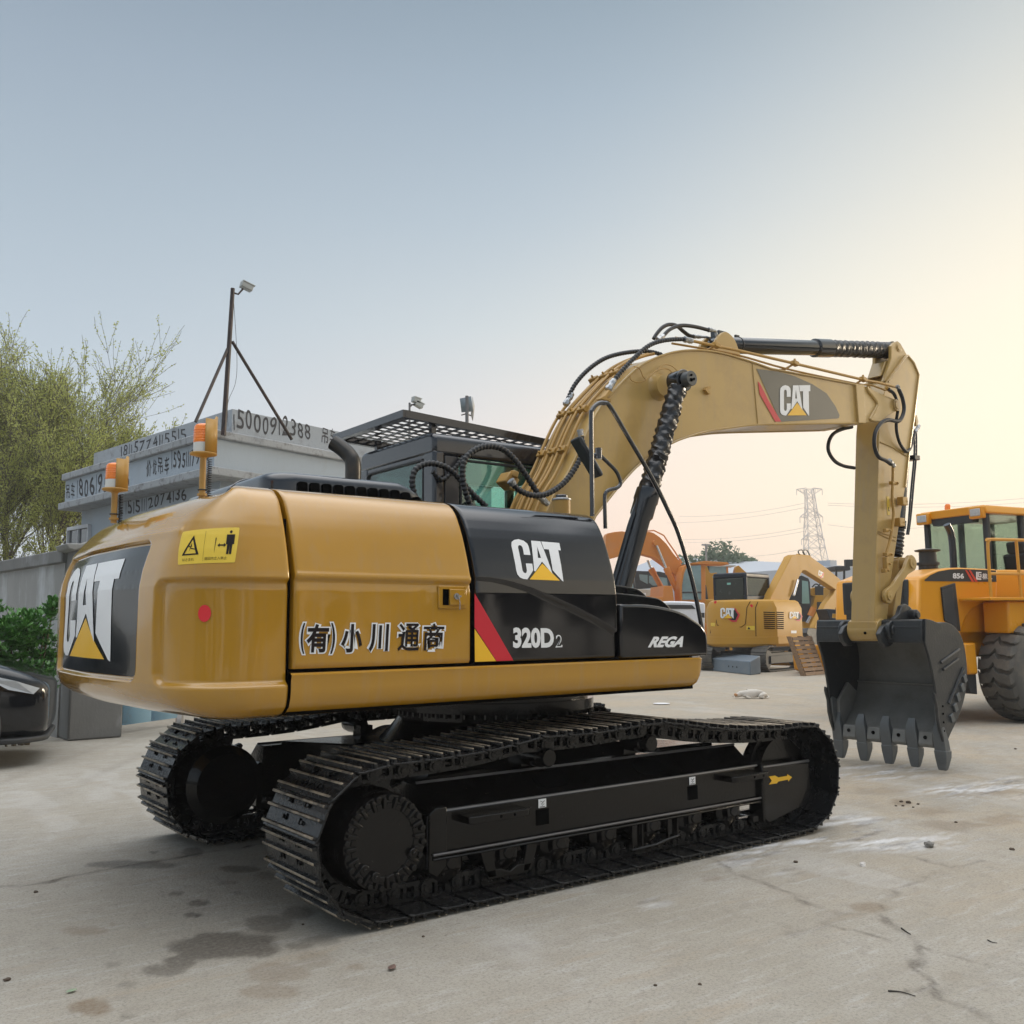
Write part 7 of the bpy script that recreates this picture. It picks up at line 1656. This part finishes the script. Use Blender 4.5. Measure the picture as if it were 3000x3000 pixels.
# white van roof
vo=P(1990,1935,'z',0); vo=Vector((vo.x,vo.y,0)); vY,vX=Lc(vo,R(-32)); VN=empty('white_van',vo,R(-32)); tag(VN,'white vehicle with a long pale roof, half hidden behind the stepped black hood','van')
prt('body',C1([(560,1040),(640,1025),(800,1018),(1000,1022),(1150,1032),(1285,1045),(1290,1120),(1285,1300),(1280,1500),(560,1500)]),-.8,.8,mat('white_paint',(.72,.74,.78),.3,coat=.5,var=.04),VN,vY,bev=.06)
prt('window',C1([(1215,1185),(1275,1185),(1275,1255),(1220,1250)]),-.82,-.80,DGRY,VN,vY,bev=0); prt('window',C1([(700,1070),(1100,1075),(1150,1130),(680,1130)]),-.82,-.80,DGRY,VN,vY,bev=0)
for xx in (-1.6,1.2):
    g=MB(); g.lathe([(-.1,.18),(-.1,.33),(.1,.33),(.1,.18)],(xx,-.75,.33),(0,1,0),24); g.build('wheel',RUB,VN)
# black cab and yellow machine seen through the compact excavator's arm
ko=P(2420,1925,'z',0); ko=Vector((ko.x,ko.y,0)); kY,kX=Lc(ko,R(-37)); KM=empty('yellow_machine',ko,R(-37)); tag(KM,'yellow machine with a black cab seen through the arm of the compact excavator','excavator')
kc=prt('cab',C9([(1100,520),(1140,400),(1185,300),(1230,285),(1295,315),(1310,350),(1320,560),(1300,740),(1240,735),(1225,560)]),-.9,.1,DGRY,KM,kY)
prt('cab_glass',C9([(1232,335),(1290,345),(1305,560),(1232,560)]),-.92,-.90,mat('pale_glass',(.22,.36,.33),.1,coat=.5),kc,kY,bev=0)
prt('body',C9([(1240,745),(1320,600),(1345,560),(1365,480),(1500,478),(1560,470),(1700,480),(1700,760),(1350,1000),(1240,1000)]),-.8,1.0,MYEL,KM,kY)
prt('grille',C9([(1378,545),(1460,545),(1450,700),(1378,760)]),-.82,-.80,DGRY,KM,kY,bev=0)
a_=prt('hood_top',C9([(1310,470),(1330,410),(1380,400),(1520,410),(1620,450),(1620,480),(1330,490)]),-.5,.9,MYEL,KM,kY)
g=MB(); q=kY(*Cr(1400,435,1980,1600,3.331),-.52); g.box(q,(.34,.04,.36)); g.build('grille',DGRY,a_)
g=MB(); a=kY(*Cr(1330,650,1980,1600,3.331),-1.0); b=kY(*Cr(1280,750,1980,1600,3.331),-1.0); g.cyl(a,b,.07,12); g.build('cylinder_rod',CHR,KM)
g=MB(); a=kY(*Cr(1310,680,1980,1600,3.331),-1.0); b=kY(*Cr(1345,600,1980,1600,3.331),-1.0); g.cyl(a,b,.12,12); g.build('cylinder',MORG,KM)
for aa in ((1330,400),(1385,395)):
    g=MB(); g.tube(spl([kY(*Cr(aa[0]+d,aa[1]+e,1980,1600,3.331),-.3) for d,e in ((0,0),(30,-28),(60,-22),(85,10))],5),.03,6); g.build('hose',RUB,KM)
g=MB(); g.bb((-2.5,-.8,0),(3.0,1.0,1.0)); g.build('undercarriage',DGRY,KM,bevel=.05)
# roller with canopy, nearer the big arm
ro=P(2480,1935,'z',0); ro=Vector((ro.x,ro.y,0)); rY,rX=Lc(ro,R(-37)); RO=empty('canopy_roller',ro,R(-37)); tag(RO,'machine with a dark flat canopy on posts immediately left of the big digging arm','roller')
prt('canopy',C9([(1555,195),(1700,190),(1705,235),(1560,238)]),-.5,.6,DGRY,RO,rY)
for x in (1562,1640): prt('canopy_post',C9([(x,236),(x+16,236),(x+14,420),(x-2,420)]),-.45,-.35,DGRY,RO,rY)
g=MB(); g.box(rY(*Cr(1690,165,1980,1600,3.331),-.4),(.3,.2,.25)); g.build('lamp',DGRY,RO)
prt('body',C9([(1540,410),(1700,400),(1710,700),(1700,1000),(1540,1000)]),-.4,.8,MYEL,RO,rY)
g=MB(); q=rY(*Cr(1655,560,1980,1600,3.331),-.5); g.cyl(q,q+Vector((0,0,.14)),.10,14); g.build('beacon',ORG,RO)
# black blade frame on the ground behind the big bucket
fo=P(2470,1975,'z',0); fo=Vector((fo.x,fo.y,0)); fY,fX=Lc(fo,R(-30)); BF=empty('blade_frame',fo,R(-30)); tag(BF,'dark blue-black steel frame behind the top edge of the big black bucket','attachment')
prt('frame',C9([(1470,615),(1480,612),(1720,628),(1720,660),(1530,655),(1525,700),(1720,720),(1720,1000),(1480,1000),(1500,700)]),-.3,.4,mat('navy_steel',(.018,.024,.035),.4),BF,fY)
# ---------------- warehouse and far tree, pole
HZG=mat('pale_sheet_roof',(.42,.45,.50),.6,var=.06,vs=.3)
def dist_pt(px,py,D_): 
    v=_d*F+_r*(px-1500)-_u*(py-1500); t=D_/math.hypot(v[0],v[1]); return Vector(CAMP+v*t)
wa=dist_pt(1700,1625,95); wb=dist_pt(2150,1652,70); WH=empty('warehouse',(wb.x,wb.y,0)); tag(WH,'long low warehouse with a pale grey sheet roof behind the parked machines','warehouse')
dv=Vector((wa.x-wb.x,wa.y-wb.y,0)); nv=Vector((-dv.y,dv.x,0)).normalized(); nv=nv if nv.dot(Vector((_d[0],_d[1],0)))>0 else -nv
e_=dist_pt(2150,1680,70).z
g=MB(); vs=[]
for t in (0,1):
    o=dv*t; h=wb.z if t==0 else wa.z
    for off,z in ((0,0),(0,e_),(9,h),(18,e_),(18,0)): p=o+nv*off; vs.append((p.x,p.y,z))
g.add(vs,[(0,1,2,3,4)[::-1],(5,6,7,8,9),(0,1,6,5),(1,2,7,6),(2,3,8,7),(3,4,9,8)]); WR=g.build('wall_and_roof',HZG,WH,smooth=False)
for k in range(6):
    p=dv*(.02+k*.03)+nv*8.5; g=MB(); g.box((p.x,p.y,wb.z+.15+k*.02),(.8,.8,.5)); g.build('ridge_vent',HZG,WH)
ft=dist_pt(2115,1800,85); ft.z=0
def round_tree(loc_,h,rad,label,seed,col,n=2600,leaf=.34,cat='tree',group=None,name='broadleaf_tree'):
    rg=random.Random(seed); T=empty(name,loc_); tag(T,label,cat,group); g=MB(); g.cyl((0,0,0),(0,0,h*.6),h*.03,8,h*.015)
    lobes=[(rg.uniform(-.7,.7)*rad,rg.uniform(-.7,.7)*rad,h*rg.uniform(.42,.85),rad*rg.uniform(.32,.55)) for _ in range(12)]+[(0,0,h*.72,rad*.6)]
    for lb in lobes[:7]: g.tube([(0,0,h*.35),(lb[0]*.5,lb[1]*.5,lb[2]*.75),(lb[0],lb[1],lb[2])],h*.010,5)
    g.build('trunk',mat(name+'_bark',(.06,.05,.04),.9),T); vs=[];fs=[]
    for _ in range(n):
        lb=rg.choice(lobes); d=Vector((rg.gauss(0,1),rg.gauss(0,1),rg.gauss(0,1))).normalized(); p=Vector(lb[:3])+d*lb[3]*(.55+.5*rg.random()**.5); 
        u=Vector((rg.gauss(0,1),rg.gauss(0,1),rg.gauss(0,1))).normalized(); w=u.orthogonal().normalized(); k=leaf*rg.uniform(.5,1.2); o=len(vs); vs+=[p-u*k-w*k*.3,p+w*k*.7,p+u*k-w*k*.2,p-w*k*.6]; fs.append((o,o+1,o+2,o+3))
    g=MB(); g.add(vs,fs); g.build('crown',leafmat(name+'_leaf',col,.6),T,smooth=False,recalc=False); return T
round_tree((ft.x,ft.y,0),7.6,3.6,'rounded green tree rising behind the warehouse roof',5,(.10,.15,.085),6500,.30)
ft2=dist_pt(2185,1800,100); round_tree((ft2.x,ft2.y,0),5.6,2.8,'smaller green tree lower and right of the rounded one',8,(.10,.15,.09),1600,.26)
ft3=dist_pt(2395,1800,110); round_tree((ft3.x,ft3.y,0),6.0,4.0,'faint green tree seen under the yellow arm near the pylon foot',9,(.13,.17,.12),1600,.3)
lp=dist_pt(2068,1596,80); LPp=empty('lamp_pole',(lp.x,lp.y,0)); tag(LPp,'thin lamp pole standing against the rounded tree','lamp pole')
g=MB(); g.cyl((0,0,0),(0,0,lp.z),.09,6); g.build('pole_shaft',mat('lamp_grey',(.25,.22,.20),.6),LPp); g=MB(); g.box((0,0,lp.z),(.5,.5,.12)); g.build('lamp_head',mat('lamp_head_grey',(.3,.28,.26),.6),LPp)
# ---------------- lattice pylon and its lines
PD=150.0; pb_=dist_pt(2404,1825,PD); PY_=empty('transmission_pylon',(pb_.x,pb_.y,0)); tag(PY_,'tall pale steel lattice pylon on the horizon beyond the machines','pylon')
LAT=mat('haze_faded_steel',(.74,.68,.64),.7,var=.03); rd=Vector((_r[0],_r[1],0)).normalized(); fd_=Vector((_d[0],_d[1],0)).normalized()  # steel made paler so the fading in the haze sits in its colour
def zp(py): return dist_pt(2400,py,PD).z
def xo(px): return (px-2404)/F*PD*1.0
def pyb(p,q,r,g): g.cyl(p,q,r,4,cap=False)
def pyp(x,z,s,dp): return rd*x+fd_*dp+Vector((0,0,z))
levels=[(1433,2388,10),(1458,2390,11),(1490,2391,13),(1510,2392,15),(1540,2393,18),(1570,2394,20),(1605,2396,23),(1645,2398,27),(1700,2400,34),(1760,2402,42),(1822,2404,52)]
g=MB(); prev=None
for py,cx_,hw_ in levels:
    z=zp(py); xc=xo(cx_); w2=hw_/F*PD
    cor=[pyp(xc+sx*w2,z,0,sy*w2) for sx in (-1,1) for sy in (-1,1)]
    for a,b in ((0,1),(1,3),(3,2),(2,0)): pyb(cor[a],cor[b],.045,g)
    if prev:
        for k in range(4): pyb(prev[k],cor[k],.07,g)
        for a,b in ((0,2),(1,3),(0,1),(2,3)): pyb(prev[a],cor[b],.04,g); pyb(prev[b],cor[a],.04,g)
    prev=cor
g.build('lattice_tower',LAT,PY_,smooth=False)
for py,hw_ in ((1440,36),(1507,32),(1573,32)):
    g=MB(); z=zp(py); w2=hw_/F*PD; xc=xo(2389+(py-1440)*.03); cw2=12/F*PD
    for sx in (-1,1):
        tip=pyp(xc+sx*w2,z+(.4 if py<1450 else -.35),0,0)
        for sy in (-1,1):
            pyb(pyp(xc+sx*cw2*.8,z+.55,0,sy*cw2*.6),tip,.055,g); pyb(pyp(xc+sx*cw2*.8,z-.45,0,sy*cw2*.6),tip,.045,g)
        for f in (.3,.55,.78):
            pyb(pyp(xc+sx*cw2*.8,z+.55,0,0).lerp(tip,f),pyp(xc+sx*cw2*.8,z-.45,0,0).lerp(tip,f),.035,g)
        pyb(tip,tip-Vector((0,0,.9)),.05,g)
    g.build('crossarm',LAT,PY_,smooth=False)
def line(a,b,label,sag=1.2):
    p=dist_pt(*a); q=dist_pt(*b); pts=[p.lerp(q,t)+Vector((0,0,-sag*4*t*(1-t))) for t in np.linspace(0,1,24)]
    g=MB(); g.tube(pts,.028,4); o=g.build('power_line',mat('haze_faded_line',(.62,.56,.54),.8,var=.02),None,smooth=False,recalc=False); tag(o,label,'power line','power lines running from the pylon')  # line colour lightened to carry the same haze fading
nn_=[((1990,1513,170),(2357,1474,150),'highest power line running left from the pylon'),((1950,1532,170),(2357,1487,150),'second power line running left from the pylon, close under the highest'),((1985,1580,170),(2360,1545,150),'third power line left of the pylon, at mid height'),((1985,1588,170),(2360,1556,150),'fourth power line left of the pylon, just under the third'),((2100,1628,170),(2362,1606,150),'lowest power line left of the pylon'),
((2425,1474,150),(3050,1455,170),'highest power line running right past the big arm'),((2425,1480,150),(3050,1468,170),'second power line running right past the big arm'),((2425,1537,150),(2740,1541,165),'lower power line running right from the pylon')]
for a,b,l in nn_: line(a,b,l,.6)
# ---------------- sleeping dog
do=P(2198,2046,'z',0); dh=math.atan2(_r[1],_r[0])
DG=empty('dog',(do.x,do.y,0),dh,scale=.60); tag(DG,'white dog with tan ears lying curled asleep on the yard','dog')
FUR=mat('white_fur',(.62,.58,.52),.9,var=.12,vs=12,bump=.4,bs=60,dirt=((.42,.36,.28),5,.55,.75,.5)); TANF=mat('tan_fur',(.42,.20,.08),.9,var=.2)
def skin(name,pts,edges,rad,m,parent,lv=2):
    me=bpy.data.meshes.new(name); me.from_pydata(pts,edges,[]); o=bpy.data.objects.new(name,me); COL.objects.link(o); o.parent=parent
    bm=bmesh.new(); bm.from_mesh(me); ly=bm.verts.layers.skin.verify()
    for v,r_ in zip(bm.verts,rad): v[ly].radius=(r_,r_) if not isinstance(r_,tuple) else r_; v[ly].use_root=(v.index==0)
    bm.to_mesh(me); bm.free(); s=o.modifiers.new('s','SKIN'); s.use_smooth_shade=True; q=o.modifiers.new('u','SUBSURF'); q.levels=q.render_levels=lv; me.materials.append(m); return o
k=1.12
pts=[(.02,0,.14),(.20,.02,.15),(.34,.02,.14),(-.16,-.01,.15),(-.28,-.03,.13),(-.38,-.05,.085),(-.46,-.08,.06),(.40,-.06,.09),(.30,-.15,.10),(.20,-.18,.05),(.36,-.20,.035),(-.20,-.12,.07),(-.10,-.16,.035),(-.02,-.18,.028),(.44,.0,.08),(.50,-.10,.045),(.42,-.20,.025)]
edg=[(0,1),(1,2),(0,3),(3,4),(4,5),(5,6),(2,7),(7,8),(8,9),(9,10),(3,11),(11,12),(12,13),(2,14),(14,15),(15,16)]
rad=[.115,.12,.11,.11,.085,.06,.035,.085,.075,.04,.024,.05,.03,.024,.04,.02,.012]
BD=skin('body',[tuple(c*k for c in p) for p in pts],edg,[r_*k for r_ in rad],FUR,DG)
for sy in (-1,1):
    g=MB(); g.lathe([(0,.03),(.03,.045),(.07,.03),(.10,.004)],(-.40*k,-.05*k+sy*.045,.135),(-.3,sy*.5,-.35),10); g.build('ear',TANF,BD)
g=MB(); g.lathe([(-.05,.0),(-.045,.045),(0,.062),(.04,.05),(.05,0)],(-.41*k,-.055*k,.10),(-1,0,-.25),14); g.build('head_patch',TANF,BD)
g=MB(); g.lathe([(-.01,0),(-.008,.012),(.006,.012),(.01,0)],(-.505*k,-.09*k,.062),(-1,-.2,-.1),8); g.build('nose',GAP,BD)
# ---------------- litter on the yard
def clod(px,py,r,label='small dark clod of dirt lying on the pale concrete',m=None,flat=.55,cat='dirt clod',name='dirt_clod',group='dirt clods scattered on the concrete',seed=0):
    p=P(px,py,'z',0); rg=random.Random(seed); bm=bmesh.new(); bmesh.ops.create_icosphere(bm,subdivisions=2,radius=r)
    for v in bm.verts: v.co*=rg.uniform(.72,1.2); v.co.z*=flat
    me=bpy.data.meshes.new(name); bm.to_mesh(me); bm.free(); me.materials.append(m or DIRT); o=bpy.data.objects.new(name,me); COL.objects.link(o); o.location=(p.x,p.y,r*flat*.6); tag(o,label,cat,group); return o
DIRT=mat('dry_dirt',(.085,.06,.042),.95,var=.3,vs=20,bump=.5,bs=60)
for i,(a,b,r_) in enumerate([(20,2873,.014),(104,2615,.012),(887,2710,.008),(2332,2527,.014),(2640,2350,.016),(2662,2353,.022),(2645,2362,.012),(2690,2357,.014),(2675,2366,.010),(2625,2362,.011),(2800,2410,.012),(2240,2168,.018),(2975,2195,.016),(2050,2885,.008),(1920,2888,.008),(3070,2340,.02),(1240,2745,.008),(2965,2490,.016)]): clod(a,b,r_,seed=i)
clod(2723,2482,.034,'pale grey stone lying on the whitish streaks right of the track',mat('grey_stone',(.20,.19,.17),.9),.7,'stone','stone',None,77)
o=clod(2528,2537,.020,'small whitish pebble on the concrete in front of the big bucket',mat('white_stone',(.62,.58,.54),.8),.7,'pebble','pebble',None,78)
pp_=P(1938,2063,'z',0); g=MB(); g.lathe([(0,0),(0,.08),(.006,.11),(.010,.115),(.012,.11),(.006,.08),(.004,0)],(0,0,.004),(0,0,1),24); o=g.build('paper_plate',WHT,None); o.location=(pp_.x,pp_.y,0); o.scale=(1.3,1.3,1); tag(o,'flat white round plate lying on the yard left of the dog','plate')
def leafo(px,py,L_,col,label,rz,curl=.2,name='fallen_leaf'):
    p=P(px,py,'z',0); g=MB(); n=7; vs=[]
    for i in range(n):
        t=i/(n-1); w=L_*.28*math.sin(PI*min(1,max(0.03,t)))**.8; z=.004+curl*L_*(t-.5)**2; vs+=[((t-.5)*L_,-w,z+.25*w),((t-.5)*L_,0,z),((t-.5)*L_,w,z+.25*w)]
    fs=[(3*i+j,3*i+3+j,3*i+4+j,3*i+1+j) for i in range(n-1) for j in range(2)]; g.add(vs,fs); o=g.build(name,mat(name+'_mat',col,.7,var=.25,vs=30),None,thick=.0015); o.location=(p.x,p.y,.002); o.rotation_euler=(0,0,rz); tag(o,label,'leaf'); return o
leafo(209,2908,.045,(.28,.36,.24),'pale green fallen leaf on the concrete at the lower left',.3)
leafo(1148,2841,.06,(.16,.10,.08),'curled brown dead leaf on the concrete below the near track',.7,.5)
def twig(L,r,label):
    pts=[P(a,b,'z',0)+Vector((0,0,r*1.1)) for a,b in L]; o=empty('twig',(pts[0].x,pts[0].y,0)); bpy.data.objects.remove(o)
    g=MB(); g.tube(spl(pts,4),r,5,taper=.5); o=g.build('twig',mat('twig_dark',(.03,.025,.02),.8),None); tag(o,label,'twig')
twig([(2602,2906),(2640,2909),(2682,2921)],.0035,'thin dark twig lying on the concrete at the bottom right')
twig([(2641,2722),(2655,2732),(2668,2740)],.004,'short dark twig lying beside the crack at the right')
twig([(2894,2756),(2906,2762),(2922,2765)],.003,'tiny dark twig on the concrete near the right edge')
# ---------------- what stands behind the photographer (seen only in the glossy paint)
TRB=(.05,.07,.035)
for i in range(17):
    rr_=random.Random(900+i); ang=R(188+i*10.5); dd2=rr_.uniform(30,44); round_tree((dd2*math.cos(ang)-2,dd2*math.sin(ang)-2,0),rr_.uniform(3.2,7.5)*dd2/40,rr_.uniform(2.6,4.2),'bushy green tree in the row beyond the yard, behind the photographer',100+i,TRB,620,.62,group='trees behind the photographer')
BW=empty('boundary_wall',(-50,0,0)); tag(BW,'long grey boundary wall on the far left side of the yard','wall'); g=MB(); g.bb((-.2,-40,0),(.2,40,2.4)); g.build('wall_panel',CONCD,BW)
# ---------------- evening haze over the yard
g=MB(); g.bb((-620,-620,-1),(620,620,24)); HZ=g.build('haze',None if False else mat('haze_tmp',(1,1,1)),None,smooth=False); tag(HZ,kind='stuff')
hm=bpy.data.materials.new('evening_haze'); hm.use_nodes=True; hn=hm.node_tree.nodes; hn.clear(); ho=hn.new('ShaderNodeOutputMaterial'); hv=hn.new('ShaderNodeVolumePrincipled')
hv.inputs['Density'].default_value=.0013; hv.inputs['Color'].default_value=(.99,.97,.95,1); hv.inputs['Anisotropy'].default_value=.0; hm.node_tree.links.new(hv.outputs[0],ho.inputs['Volume']); HZ.data.materials.clear(); HZ.data.materials.append(hm)
